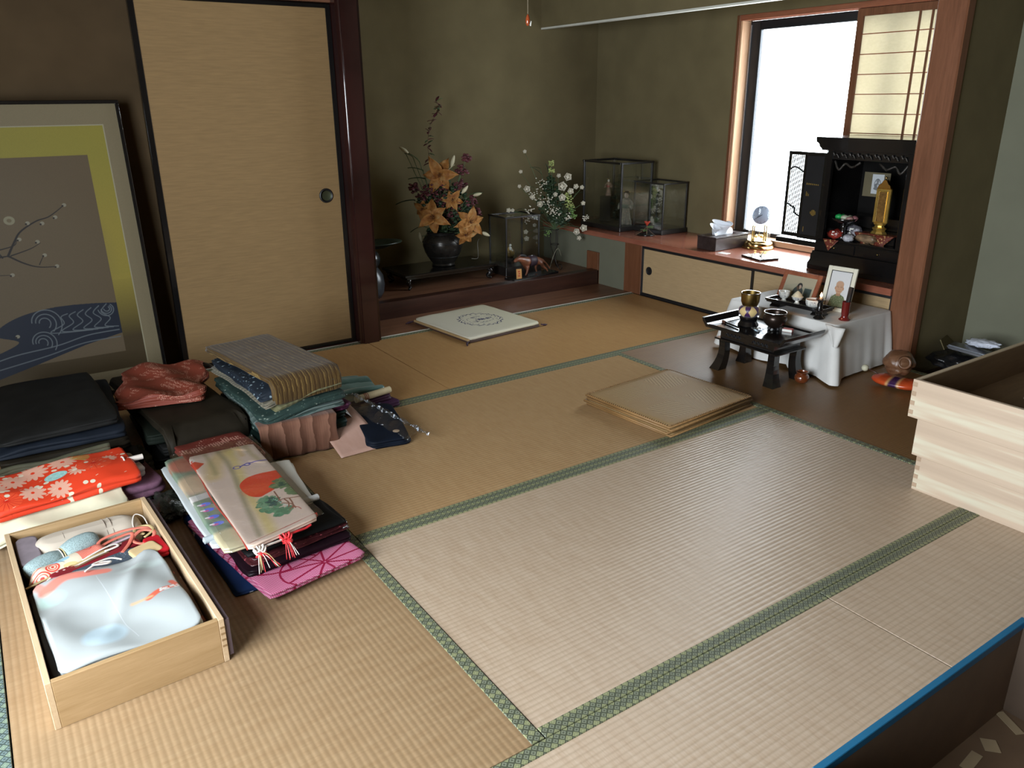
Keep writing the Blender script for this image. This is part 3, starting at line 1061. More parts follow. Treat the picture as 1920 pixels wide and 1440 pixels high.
def splay(sx_, sy_):
    b = bmesh.new()
    rings = []
    for k in range(9):
        q = k / 8
        z = .146 * (1 - q)
        out = .012 * q ** 2.4 * 1.2 - .004 * math.sin(q * PI)
        w = .017 + .010 * q ** 2.5
        cx, cy = sx_ * (.076 + out), sy_ * (.140 + out)
        rings.append([b.verts.new((cx + a * w, cy + c * w, z)) for a, c in ((-1, -1), (1, -1), (1, 1), (-1, 1))])
    for A, B in zip(rings, rings[1:]):
        for i in range(4):
            b.faces.new((A[i], A[(i + 1) % 4], B[(i + 1) % 4], B[i]))
    b.faces.new(rings[0][::-1])
    b.faces.new(rings[-1])
    bmesh.ops.recalc_face_normals(b, faces=b.faces)
    return b
for sx_ in (-1, 1):
    for sy_ in (-1, 1):
        obj('leg', splay(sx_, sy_), M_black, dk)
ZD = .2092
bs = thing('altar_bell', 'brass bell bowl on a purple and gold cushion and round black stand', 'bell', (2.135, 1.30, ZD))
obj('stand', lathe([(0, 0), (.044, 0), (.047, .004), (.042, .012), (.036, .022), (.040, .034), (.046, .040), (.044, .044), (0, .044)], 32), M_black, bs, smooth=40)
def lozenge():
    t = NT('purple_gold_brocade')
    tc = t.n('ShaderNodeTexCoord')
    s = t.sep(tc.outputs['Object'])
    ang = t.math('MULTIPLY', t.math('ARCTAN2', s[1], s[0]), 6 / (2 * PI))
    fa = t.math('ABSOLUTE', t.math('SUBTRACT', t.math('FRACT', t.math('ADD', ang, .5)), .5))
    fz = t.math('ABSOLUTE', t.math('MULTIPLY', t.math('SUBTRACT', s[2], .070), 24))
    d = t.math('ADD', t.math('MULTIPLY', fa, 1.9), fz)
    col = t.mix(t.math('LESS_THAN', d, .80), (.045, .012, .07), (.62, .46, .20))
    return t.out(col, .4, 0, .5, t.noise(t.coord('Object'), 300, 2), .2, .0008, sheen=.2)
obj('bell_cushion', lathe([(0, .044), (.034, .044), (.044, .052), (.0485, .068), (.046, .082), (.036, .091), (.024, .092), (0, .090)], 40), lozenge(), bs, smooth=True)
obj('bowl', lathe([(0, .092), (.020, .092), (.032, .098), (.038, .115), (.040, .150), (.042, .151), (.0425, .149), (.0415, .115), (.035, .0955), (.02, .0905), (0, .0905)][::-1] if False else
    [(0, .0905), (.020, .0905), (.033, .094), (.0405, .112), (.0425, .150), (.0395, .152), (.0375, .115), (.030, .099), (0, .097)], 48), M_brassd, bs, smooth=50)
obj('rim_band', lathe([(.0400, .1505), (.0432, .1495), (.0435, .1515), (.0418, .1535), (.0395, .1525)], 48, caps=False), M_chrome, bs, smooth=True)
ib = thing('incense_burner', 'round dark bronze incense bowl on the black desk', 'incense bowl', (2.168, 1.182, ZD))
obj('bowl', lathe([(0, .012), (.022, .012), (.030, .018), (.046, .034), (.052, .052), (.049, .066), (.044, .072), (.050, .080), (.0475, .081), (.041, .072), (.045, .054), (.030, .030), (0, .028)], 48), plain('dark_bronze', (.035, .022, .016), .28, metal=.6, var=.3), ib, smooth=60)
obj('rim_band', lathe([(.0465, .080), (.0505, .0795), (.0508, .082), (.0485, .0835), (.0462, .082)], 48, caps=False), M_chrome, ib, smooth=True)
for k in range(3):
    a = k * 2.09 + .5
    obj('foot', lathe([(0, 0), (.006, 0), (.008, .006), (.006, .016), (0, .016)], 12, loc=(.022 * math.cos(a), .022 * math.sin(a), 0)), M_blackmatt, ib, smooth=True)
obj('ash', lathe([(0, .052), (.044, .052), (.044, .055), (0, .057)], 32), plain('grey_ash', (.35, .33, .30), .9), ib, smooth=True)
mb = thing('matchbox', 'red and white matchbox at the edge of the black desk', 'matchbox', (2.195, 1.128, ZD), .35)
obj('sleeve', box(-.013, -.021, 0, .013, .021, .013, .001), plain('red_card', (.42, .04, .03), .5), mb)
obj('label_strip', box(-.0136, -.0212, .001, -.0128, .0212, .012), M_porc, mb)
dsh = thing('glass_dish', 'small clear dish with crumpled foil bits beside the incense bowl', 'dish', (2.10, 1.215, ZD))
obj('saucer', lathe([(0, 0), (.018, 0), (.028, .008), (.030, .010), (.026, .008), (.016, .003), (0, .003)], 28), glass('dish_glass', (.85, .87, .9), 1.0, .05), dsh, smooth=True)
bmf = None
for k in range(6):
    bmf = blob(.007, .006, .004, 1, .6, 3, k, (.012 * math.cos(k), .012 * math.sin(k * 1.3), .008), bmf)
obj('foil_bits', bmf, M_chrome, dsh)
stk = thing('bell_striker', 'short black bell striker lying by the upturned end of the desk', 'bell striker', (2.065, 1.34, ZD + .006), 1.35)
obj('handle', tube([(-.055, 0, 0), (.03, 0, 0), (.045, 0, 0)], [.0045, .004, .006], 10), M_black, stk, smooth=40)
obj('head', tube([(.04, 0, .0), (.062, 0, .0)], .0062, 12), plain('striker_leather', (.12, .05, .03), .6), stk, smooth=40)

# things on the white cloth
ZT = .2515
def frame(name, label, loc, w, h, lean, rz, mframe, bw, mpic, mback, mat_in=None):
    o = thing(name, label, 'picture frame', loc, rz)
    T = Matrix.Rotation(-lean, 4, 'X')
    def P(b):
        bmesh.ops.transform(b, matrix=T, verts=b.verts)
        return b
    f = box(-w / 2, -.006, 0, -w / 2 + bw, .006, h, .002)
    box(w / 2 - bw, -.006, 0, w / 2, .006, h, .002, bm=f)
    box(-w / 2 + bw, -.006, 0, w / 2 - bw, .006, bw, .002, bm=f)
    box(-w / 2 + bw, -.006, h - bw, w / 2 - bw, .006, h, .002, bm=f)
    obj('frame_moulding', P(f), mframe, o)
    if mat_in:
        g = box(-w / 2 + bw, -.0035, bw, -w / 2 + bw + .003, -.002, h - bw)
        box(w / 2 - bw - .003, -.0035, bw, w / 2 - bw, -.002, h - bw, bm=g)
        box(-w / 2 + bw, -.0035, bw, w / 2 - bw, -.002, bw + .003, bm=g)
        box(-w / 2 + bw, -.0035, h - bw - .003, w / 2 - bw, -.002, h - bw, bm=g)
        obj('inner_bead', P(g), mat_in, o)
    b = bmesh.new()
    L = b.loops.layers.uv.new('UVMap')
    x, z0, z1 = w / 2 - bw, bw, h - bw
    vs = [b.verts.new(q) for q in ((-x, -.002, z0), (x, -.002, z0), (x, -.002, z1), (-x, -.002, z1))]
    F = b.faces.new(vs)
    for lp, uv in zip(F.loops, ((0, 0), (1, 0), (1, 1), (0, 1))):
        lp[L].uv = uv
    obj('photograph', P(b), mpic, o)
    obj('back_board', P(box(-w / 2 + .002, .001, .002, w / 2 - .002, .005, h - .002)), mback, o)
    st = prism([(-.004, .0), (.004, .0), (.004, h * .6), (-.004, h * .6)], 0, .003, plane='XZ')
    bmesh.ops.transform(st, matrix=Matrix.Translation((0, h * .36, 0)) @ Matrix.Rotation(.42, 4, 'X'), verts=st.verts)
    obj('easel_strut', st, mback, o)
    return o
cv = Canvas(256, 420, (.55, .57, .58))
hh_ = 420 / 256
cv.poly([(.12, .0), (.90, .0), (.92, .30), (.80, .52), (.62, .60), (.38, .58), (.22, .44)], (.13, .16, .085))
r0 = random.Random(3)
for k in range(160):
    x, y = .16 + r0.random() * .74, r0.random() * .55
    if y < .3 or abs(x - .5) < .26:
        c = r0.choice(((.24, .27, .15), (.09, .12, .06), (.30, .30, .2)))
        cv.ell(x, y, .02, .009, c, r0.random() * 3)
cv.poly([(.42, .52), (.62, .52), (.62, .70), (.42, .70)], (.36, .21, .13))
cv.ell(.52, .88, .185, .265, (.44, .28, .18))
cv.ell(.52, 1.02, .180, .17, (.42, .27, .18))
cv.ell(.335, .86, .03, .07, (.38, .22, .14))
cv.ell(.705, .86, .03, .07, (.38, .22, .14))
for sx_ in (-1, 1):
    cv.curve([(.52 + sx_ * .04, .915), (.52 + sx_ * .085, .925), (.52 + sx_ * .13, .91)], .018, (.16, .10, .07))
    cv.curve([(.52 + sx_ * .04, .965), (.52 + sx_ * .09, .985), (.52 + sx_ * .14, .965)], .012, (.26, .17, .12))
    cv.curve([(.52 + sx_ * .07, .82), (.52 + sx_ * .11, .77), (.52 + sx_ * .115, .72)], .008, (.32, .19, .12))
cv.curve([(.49, .93), (.48, .84), (.50, .815), (.54, .815), (.56, .84)], .012, (.34, .20, .13))
cv.curve([(.44, .735), (.50, .72), (.54, .72), (.60, .735)], .016, (.30, .12, .10))
cv.curve([(.35, 1.08), (.42, 1.17), (.52, 1.19), (.62, 1.17), (.69, 1.08)], .03, (.36, .28, .22), .7)
cv.grain(.15)
M_portrait = printed('portrait_print', cv.image('portrait_photo'), .25, spec=.5)
M_frw = plain('cream_white_frame', (.62, .61, .50), .4, var=.05)
frame('photo_frame', 'white frame holding a portrait of a bald person in a green kimono', (2.520, 1.130, ZT), .140, .205, .22, -PI / 2 + .12, M_frw, .019, M_portrait, M_cardd, M_blackmatt)
cv = Canvas(256, 190, (.34, .30, .21))
cv.poly([(.05, .0), (.95, .0), (.95, .50), (.60, .45), (.40, .52), (.05, .42)], (.30, .28, .20))
cv.ell(.50, .25, .17, .20, (.045, .055, .05))
cv.ell(.52, .46, .085, .095, (.03, .03, .03))
cv.ell(.53, .43, .05, .06, (.33, .24, .18))
cv.poly([(.70, .08), (.93, .08), (.93, .42), (.70, .42)], (.05, .07, .065))
cv.poly([(.30, .02), (.46, .02), (.44, .25), (.34, .22)], (.06, .08, .07))
cv.grain(.2)
frame('photo_frame', 'brown wooden frame with a faded picture of a seated figure, behind the cups', (2.470, 1.318, ZT), .205, .160, .42, -PI / 2 + .04, M_redwood_y, .021, printed('old_print', cv.image('old_photo'), .4, spec=.4), M_cardd)
# offering tray and cups
tr_ = thing('offering_tray', 'low black footed tray holding three white cups', 'tray', (2.400, 1.235, ZT), .04)
obj('tray_board', box(-.042, -.150, .022, .042, .150, .030, .002), M_black, tr_)
rb = box(-.046, -.154, .030, -.040, .154, .040, .001)
box(.040, -.154, .030, .046, .154, .040, .001, bm=rb)
box(-.040, -.154, .030, .040, -.148, .040, .001, bm=rb)
box(-.040, .148, .030, .040, .154, .040, .001, bm=rb)
obj('tray_rim', rb, M_black, tr_)
for y in (-.11, .11):
    obj('curved_foot', prism([(-.030, 0), (.030, 0), (.034, .006), (.020, .012), (.026, .022), (-.026, .022), (-.020, .012), (-.034, .006)], y - .025, y + .025, plane='XZ', bev=.001), M_black, tr_)
def blue_mark(z0, amp):
    t = NT('blue_painted_mark')
    tc = t.n('ShaderNodeTexCoord')
    s = t.sep(tc.outputs['Object'])
    n = t.noise(t.coord('Object', scale=(1, 1, 1.6)), 150, 1, .4, 2)
    ang = t.math('ARCTAN2', s[1], s[0])
    inang = t.math('LESS_THAN', t.math('ABSOLUTE', t.math('ADD', t.math('ABSOLUTE', ang), -2.6)), .42)
    inz = t.math('LESS_THAN', t.math('ABSOLUTE', t.math('SUBTRACT', s[2], z0)), amp)
    ln = t.math('LESS_THAN', t.math('ABSOLUTE', t.math('SUBTRACT', n, .5)), .045)
    f = t.math('MULTIPLY', t.math('MULTIPLY', inang, inz), ln)
    return t.out(t.mix(f, (.70, .70, .64), (.03, .04, .09)), .2, 0, .5)
ZU = ZT + .0305
c1 = thing('offering_cup', 'footed white tea cup with a blue mark, by the brown frame on the tray', 'cup', (2.400, 1.320, ZU), 0, 'cups on the offering tray')
obj('bowl', lathe([(0, .0), (.012, 0), (.010, .006), (.008, .010), (.018, .016), (.025, .030), (.026, .046), (.0235, .046), (.022, .032), (.014, .019), (0, .017)], 32), blue_mark(.032, .012), c1, smooth=50)
c2 = thing('offering_cup', 'footed white cup heaped with rice, middle of the three on the tray', 'cup', (2.398, 1.245, ZU), 0, 'cups on the offering tray')
obj('bowl', lathe([(0, .0), (.013, 0), (.009, .008), (.008, .014), (.020, .020), (.027, .034), (.025, .035), (.016, .024), (0, .022)], 32), blue_mark(.026, .008), c2, smooth=50)
obj('rice_mound', lathe([(.024, .033), (.020, .042), (.010, .054), (.003, .060), (0, .061)], 24, caps=False), plain('rice', (.62, .55, .38), .8, ns=90, bump=.6, bd=.002), c2, smooth=True)
c3 = thing('offering_cup', 'wide white cup with dark painted mark, nearest the candle on the tray', 'cup', (2.398, 1.158, ZU), 0, 'cups on the offering tray')
obj('bowl', lathe([(0, .0), (.016, 0), (.017, .003), (.030, .010), (.034, .022), (.034, .038), (.0315, .038), (.031, .022), (.026, .012), (0, .008)], 36), blue_mark(.021, .011), c3, smooth=50)
obj('tea', lathe([(0, .033), (.0315, .033)], 24, caps=False), plain('brown_tea', (.30, .14, .06), .1), c3)
cs = thing('candlestick', 'black turned candlestick with a small lit candle', 'candlestick', (2.352, 1.090, ZT))
obj('stick', lathe([(0, 0), (.023, 0), (.024, .004), (.017, .010), (.013, .016), (.017, .024), (.012, .032), (.016, .042), (.011, .052), (.013, .064), (.010, .074), (.013, .082), (.020, .086), (.021, .089), (.012, .089), (0, .089)], 28), M_black, cs, smooth=50)
obj('candle', lathe([(0, .089), (.006, .089), (.006, .096), (0, .097)], 14), plain('candle_wax', (.75, .45, .25), .5), cs, smooth=True)
fm = NT('flame')
fm.out((1, .5, .2), .5, emis=(1.0, .52, .26), estr=14)
obj('flame', lathe([(0, .097), (.0040, .101), (.0052, .106), (.0032, .114), (0, .121)], 14), fm.m, cs, smooth=True)
fl_ = bpy.data.lights.new('candle_glow', 'POINT')
fl_.energy = .12
fl_.color = (1, .5, .22)
fl_.shadow_soft_size = .006
fo = bpy.data.objects.new('candle_glow', fl_)
COL.objects.link(fo)
fo.parent = cs
fo.location = (0, 0, .132)
sh_ = thing('incense_stick_holder', 'glossy dark red holder with a black lighter and incense sticks', 'incense holder', (2.425, 1.010, ZT))
M_red = plain('oxblood_lacquer', (.13, .012, .010), .15, var=.1, coat=.5, bump=.02)
obj('cup', lathe([(0, 0), (.024, 0), (.025, .004), (.018, .010), (.014, .018), (.0165, .026), (.0175, .080), (.020, .083), (.018, .084), (.015, .080), (.014, .030), (0, .028)], 32), M_red, sh_, smooth=50)
obj('lighter', xf(box(-.006, -.008, .03, .006, .010, .150, .001), rot=(.10, 0, 0)), M_blackmatt, sh_)
st = tube([(.004, -.008, .03), (.004, -.016, .142)], .0013, 5)
tube([(-.004, -.006, .03), (-.002, -.012, .145)], .0013, 5, st)
tube([(-.008, -.006, .03), (-.004, -.020, .138)], .0013, 5, st)
obj('incense_sticks', st, M_blackmatt, sh_)

# amber jar at the desk leg
jr = thing('amber_jar', 'small round glossy amber-brown jar beside the black desk leg', 'jar', (2.185, 1.022, 0))
obj('jar_body', lathe([(0, 0), (.014, 0), (.026, .008), (.032, .022), (.029, .036), (.021, .043), (.026, .050), (.027, .053), (.023, .053), (.019, .044), (.022, .034), (.024, .02), (0, .012)], 32), plain('amber_glaze', (.13, .032, .010), .10, var=.3, coat=.7, bump=.03), jr, smooth=60)
# wooden temple drum on its orange cushion
oc = thing('drum_cushion', 'glossy orange and purple brocade cushion beneath the carved wooden drum', 'cushion', (2.465, .748, 0), math.radians(-78))
def obro():
    t = NT('orange_brocade')
    s = t.sep(t.coord('Object'))
    w = t.math('ABSOLUTE', s[0])
    edge = t.math('ADD', w, t.math('MULTIPLY', s[2], .15))
    col = t.ramp(edge, [(.018, (.045, .015, .07)), (.026, (.60, .34, .14)), (.036, (.46, .065, .015)), (.1, (.40, .045, .012))])
    return t.out(col, .22, 0, .5, t.noise(t.coord('Object'), 160, 3), .25, .001, coat=.3)
b = bmesh.new()
bmesh.ops.create_uvsphere(b, u_segments=40, v_segments=20, radius=1)
for v in b.verts:
    x, y, z = v.co
    sq = 1 - .22 * math.exp(-(x * 2.6) ** 2)
    v.co = Vector((x * .105, y * .062 * (1 + .1 * abs(x)), .027 + z * .027 * sq * (1.0 if z < 0 else (.8 if abs(x) < .5 else 1))))
obj('cushion_body', b, obro(), oc, smooth=True)
dr = thing('wooden_drum', 'carved brown round wooden temple drum resting on an orange cushion', 'wooden drum', (2.49, .765, .046), math.radians(-60))
b = bmesh.new()
bmesh.ops.create_icosphere(b, subdivisions=4, radius=1)
for v in b.verts:
    x, y, z = v.co
    groove = .16 * math.exp(-((z + .28) / .09) ** 2) * (y < .2)
    sw = .05 * math.sin(6 * math.atan2(z, x) + 8 * math.hypot(x, z)) * (y < .3)
    k = 1 - groove + sw
    v.co = Vector((x * .064 * k, y * .062 * k, .058 + z * .056 * k))
obj('drum_body', b, wood('carved_brown', (.10, .045, .022), (.19, .095, .05), .35, 'X', 8, 4, bump=.4), dr, smooth=True)
obj('carved_ear', xf(lathe([(.020, 0), (.029, .004), (.024, .010), (.018, .006)], 20, caps=False), (.020, -.052, .075), (1.2, .2, 0)), wood('carved_brown_b', (.10, .045, .022), (.17, .08, .04), .35), dr, smooth=True)
ml = thing('drum_mallet', 'drum mallet with a white ball head leaning across the carved drum', 'mallet', (2.455, .895, .052))
obj('ball_head', blob(.0165, .015, .015, 3), plain('cream_rubber', (.50, .48, .35), .6), ml, smooth=True)
obj('mallet_stick', tube([(0, -.012, -.001), (.0, -.034, -.004), (.0, -.072, -.012)], .0028, 8), M_darkwood, ml, smooth=True)
# corner bag and packets
M_bag = plain('black_plastic', (.010, .010, .011), .28, var=.3, ns=8, bump=.5, bd=.006)
bg = tag(obj('rubbish_bag', blob(.15, .115, .045, 4, .30, 2.2, 3, (0, 0, .036), flat=.75), M_bag, None, smooth=True, loc=(2.965, .735, 0)), 'low black plastic bag slumped in the corner behind the post', 'bag')
ft = thing('film_tray', 'clear wrapped black tray on the plastic bag in the corner', 'tray', (2.93, .665, .090), (.10, .05, .2))
obj('tray_body', box(-.05, -.13, 0, .05, .11, .018, .006, seg=2), plain('dark_tray', (.05, .052, .06), .25, spec=.6), ft)
obj('tray_edge', box(-.055, -.12, .014, -.047, .105, .021, .003), plain('silvery_film', (.30, .33, .38), .2, metal=.6), ft)
pk = thing('white_packet', 'crinkled white oval packet on top of the corner bag', 'packet', (2.985, .665, .128), (-.12, .1, 1.35))
obj('packet_body', blob(.078, .040, .016, 4, .25, 4, 8), plain('white_packet_film', (.55, .58, .66), .3, var=.2, ns=30, bump=.6, bd=.004), pk, smooth=True)
cd_ = tag(obj('cardboard_flap', xf(box(-.10, -.002, 0, .10, .002, .05), rot=(-.5, .06, .3)), M_plaster, None, loc=(3.03, .835, .065)), 'olive paper flap sticking up behind the corner bag', 'paper flap')
# ------------------------------------------------------------------ household altar on the shelf
ZS = .3505
al = thing('household_altar', 'tall black lacquered household altar with open carved cabinet, on the window shelf', 'altar', (2.86, 1.27, ZS))
D = .31                                                   # depth
def abox(name, x0, y0, z0, x1, y1, z1, m=M_black, bev=.002, par=al):
    return obj(name, box(x0, y0, z0, x1, y1, z1, bev), m, par)
pb = prism([(-.262, 0), (.262, 0), (.262, .03), (.255, .038), (.248, .05), (.248, .075), (.240, .085), (.240, .095), (-.240, .095), (-.240, .085), (-.248, .075), (-.248, .05), (-.255, .038), (-.262, .03)], -.02, D, plane='YZ', bev=.002)
obj('plinth', pb, M_black, al)
abox('drawer_block', -.005, -.238, .095, D, .238, .150)
for y in (-.118, .118):
    q = abox('drawer_front', -.012, y - .108, .100, -.003, y + .108, .146)
    kn = obj('knob', blob(.005, .005, .005, 2, loc=(-.016, y, .123)), M_brassd, q, smooth=True)
abox('inner_floor', -.002, -.236, .150, D, .236, .160)
abox('side_wall', .0, -.236, .155, D, -.222, .600)
abox('side_wall', .0, .222, .155, D, .236, .600)
abox('rear_wall', D - .012, -.222, .155, D, .222, .600, plain('matt_black', (.006, .0055, .005), .8, spec=.1))  # plain matt black back, duller than the lacquer around it
abox('column', -.010, .196, .155, .012, .224, .600)
abox('column', -.010, -.224, .155, .012, -.196, .600)
abox('step_shelf', .055, -.15, .160, D - .01, .222, .205)
abox('step_shelf', .19, -.222, .205, D - .01, .222, .265)
cn = prism([(-.248, .590), (.248, .590), (.250, .598), (.262, .606), (.268, .620), (.282, .628), (.286, .640), (.286, .652), (-.286, .652), (-.286, .640), (-.282, .628), (-.268, .620), (-.262, .606), (-.250, .598)], -.028, D, plane='YZ', bev=.0015)
obj('cornice', cn, M_black, al)
fz = box(-.004, -.2, .548, .006, .2, .592, .001)
ob_ = obj('frieze_board', fz, M_black, al)
cvm = plain('dark_carving', (.05, .045, .04), .25, metal=.5, var=.5, ns=60, bump=.5, bd=.002)
for k in range(9):
    y = -.176 + k * .044
    c = curve([(-.008, y - .016, .556), (-.013, y - .006, .574), (-.010, y + .006, .566), (-.013, y + .013, .581), (-.008, y + .018, .570)], 4)
    obj('carved_scroll', tube(c, [.0035] * (len(c) - 3) + [.0028, .002, .001], 6), cvm, ob_, smooth=True)
for s in (-1, 1):                                          # hanging bracket carvings inside the opening
    obj('carved_bracket', tube(curve([(.01, s * .19, .54), (.004, s * .16, .50), (.008, s * .13, .53), (.004, s * .09, .515), (.008, s * .05, .54)], 5), .006, 6), cvm, al, smooth=True)
# open leaf doors at the far side (lattice leaf and solid leaf), and the folded pair at the other side
def leaf(parent, y0, y1, lattice, x=.035):
    z0, z1 = .135, .572
    o = obj('door_leaf', box(x, y0, z0, x + .012, y0 + .014, z1, .001), M_black, parent)
    f = box(x, y1 - .014, z0, x + .012, y1, z1, .001)
    box(x, y0 + .014, z0, x + .012, y1 - .014, z0 + .020, .001, bm=f)
    box(x, y0 + .014, z1 - .018, x + .012, y1 - .014, z1, .001, bm=f)
    obj('leaf_rail', f, M_black, o)
    if lattice:
        n = 9
        w = (y1 - y0 - .028) / n
        for k in range(1, n):
            yy = y0 + .014 + w * k
            obj('lattice_bar', box(x + .004, yy - .0024, z0 + .018, x + .007, yy + .0024, z1 - .016), M_blackmatt, o)
        for zz in (z0 + .030, z0 + .038, z0 + .20, z0 + .208, z1 - .048, z1 - .040, z1 - .105):
            obj('lattice_bar', box(x + .004, y0 + .012, zz, x + .007, y1 - .012, zz + .0022), M_blackmatt, o)
        for pts in ([(y1 - .014, .548 - .07), (y1 - .035, .492), (y1 - .06, .490), (y1 - .085, .478), (y0 + .012, .470)],
                    [(y1 - .012, .302), (y1 - .030, .300), (y1 - .045, .290), (y1 - .060, .288), (y1 - .068, .262), (y1 - .080, .252), (y0 + .012, .244)]):
            c = curve([(x + .004, a, b) for a, b in pts], 5)
            obj('cloud_bar', tube(c, .006, 8, flat=.8), M_blackmatt, o, smooth=True)
    else:
        p_ = obj('leaf_panel', box(x + .003, y0 + .014, z0 + .018, x + .008, y1 - .014, z1 - .016), M_blackmatt, o)
        g = None
        yc = (y0 + y1) / 2
        for k in range(7):
            g = box(x + .0015, yc - .032 + .011 * k, .410, x + .0030, yc - .026 + .011 * k, .4155 + .0006 * k, bm=g)
        for k in range(5):
            zz = .012 * math.sin((k + .7) / 5 * PI)
            box(x + .0015, yc - .022 + k * .007 - .010, .268 - zz, x + .0030, yc - .018 + k * .007 - .010, .275 + zz, bm=g)
        for k in range(3):
            box(x + .0015, yc + .034 - k * .007, .353, x + .0030, yc + .037 - k * .007, .376 - k * .006, bm=g)
        box(x + .0015, yc + .030, .170, x + .0030, yc + .033, .196, bm=g)
        gp = obj('gilt_fretwork', g, M_gold, p_)
        gp['kind'] = 'stuff'
    return o
lf = leaf(al, .262, .390, False, .045)
leaf(al, .392, .504, True, .062)
obj('leaf_sill', box(.030, .236, .102, .080, .512, .128, .003), M_black, al)
obj('leaf_sill', box(.022, .236, .102, .060, .400, .122, .003), M_black, al)
# contents of the altar: separate things
card = cv = Canvas(128, 190, (.42, .45, .47))
cv.ell(.5, .72, .26, .40, (.10, .11, .12), ring=.05)
cv.ell(.5, .95, .12, .14, (.16, .17, .18))
cv.ell(.48, .60, .24, .22, (.12, .13, .14))
cv.ell(.56, .62, .09, .12, (.34, .36, .38))
cv.ell(.48, .40, .30, .12, (.14, .15, .16))
cv.grain(.4)
o = thing('paper_icon', 'small white card printed with a grey seated figure, inside the altar', 'picture card', (2.86 + .10, 1.275, ZS + .430), -PI / 2)
b = bmesh.new()
L = b.loops.layers.uv.new('UVMap')
F = b.faces.new([b.verts.new(q) for q in ((-.030, 0, -.04), (.030, 0, -.04), (.030, 0, .052), (-.030, 0, .052))])
for lp, uv in zip(F.loops, ((0, 0), (1, 0), (1, 1), (0, 1))):
    lp[L].uv = uv
obj('card_face', b, printed('icon_print', cv.image('icon_card'), .6), o)
obj('card_back', box(-.030, .0003, -.04, .030, .0015, .052), M_porc, o)
obj('card_hanger', box(-.075, .002, -.055, .06, .006, .060), plain('dim_gold_paper', (.10, .085, .045), .6), o)
pq = thing('memorial_tablet', 'gilt memorial tablet on a tiered gilt base inside the altar', 'memorial tablet', (2.86 + .070, 1.215, ZS + .2062), -PI / 2)
obj('tablet_base', lathe([(.040, 0), (.044, .004), (.036, .014), (.030, .018), (.036, .026), (.038, .030), (.026, .034), (.024, .042), (.032, .048), (.034, .054), (.0, .054)], 8, sy=.6), M_gold, pq)
obj('tablet_board', box(-.038, -.006, .054, .038, .006, .215, .002), M_gold, pq)
obj('tablet_panel', box(-.018, -.009, .062, .018, -.005, .200, .001), plain('dark_gold', (.26, .14, .04), .35, metal=.6, ns=70, var=.4), pq)
tr2 = tube([(-.020, -.009, .060), (.020, -.009, .060), (.020, -.009, .203), (-.020, -.009, .203)], .0022, 6, closed=True)
obj('tablet_moulding', tr2, M_brass, pq)
obj('tablet_crest', prism([(-.036, .215), (.036, .215), (.030, .232), (.018, .240), (.010, .254), (0, .260), (-.010, .254), (-.018, .240), (-.030, .232)], -.007, .005, plane='XZ', bev=.002), M_brass, pq)
obj('finial', blob(.005, .005, .006, 2, loc=(0, 0, .266)), M_brass, pq, smooth=True)
o = obj('lotus_ornament', blob(.022, .016, .022, 3, .7, 4, 4), M_gold, None, smooth=True, loc=(2.86 + .2, 1.125, ZS + .44))
tag(o, 'small gilt lotus ornament glinting at the back of the altar', 'ornament')
# brocade cloth hanging as a triangle from the altar step
M_broc = brocade('red_gold_brocade', (.12, .022, .012), (.42, .24, .10), 85)
def tri(u, v):
    y = .105 * (1 - v) * (2 * u - 1)
    return (-.004 * math.sin(u * 9) - .012 * v, y, -.105 * v)
bro = thing('altar_cloth', 'red and gold brocade triangle hanging under the gilt tablet in the altar', 'altar cloth', (2.86 + .040, 1.220, ZS + .2052))
obj('hanging_triangle', sheet(tri, 16, 10, .0015), M_broc, bro, smooth=True)
obj('top_band', box(-.002, -.105, .0, .055, .105, .0018), M_broc, bro)
obj('tassel', tube([(-.014, 0, -.105), (-.016, 0, -.118)], [.003, .005], 8), M_gold, bro)
# dish of sweets
bw = thing('sweets_bowl', 'dark bowl of green, white and pink sweets inside the altar', 'bowl', (2.86 + .035, 1.345 + .04, ZS + .250))
obj('bowl_dish', lathe([(0, -.012), (.020, -.012), (.05, .004), (.062, .018), (.058, .018), (.045, .006), (0, .0)], 28), M_black, bw, smooth=True)
obj('bowl_stand', lathe([(.030, -.089), (.014, -.07), (.010, -.03), (.018, -.012), (0, -.012)], 20), M_black, bw, smooth=True)
cols = [(.02, .33, .08), (.45, .46, .34), (.40, .42, .30), (.30, .12, .13), (.02, .24, .06), (.35, .2, .18)]
pos = [(0, .032, .020), (0, .0, .018), (.012, -.020, .017), (.02, -.040, .016), (.015, .02, .019), (-.01, -.035, .015)]
for c, p_ in zip(cols, pos):
    s = obj('sweet', blob(.019, .019, .014, 2, .2, 2), plain('sweet_%d' % len(bpy.data.materials), c, .45), None, smooth=True)
    s.location = (bw.location.x + p_[0], bw.location.y + p_[1], bw.location.z + p_[2] + .002)
    i = pos.index(p_)
    tag(s, ['bright green round sweet at the window side of the altar bowl', 'large white sweet in the middle of the altar bowl', 'white sweet beside the middle one in the altar bowl',
            'pinkish sweet toward the tablet in the altar bowl', 'deep green sweet behind the white one in the altar bowl', 'pale pink sweet at the rim of the altar bowl'][i], 'sweet', 'sweets in the altar bowl')
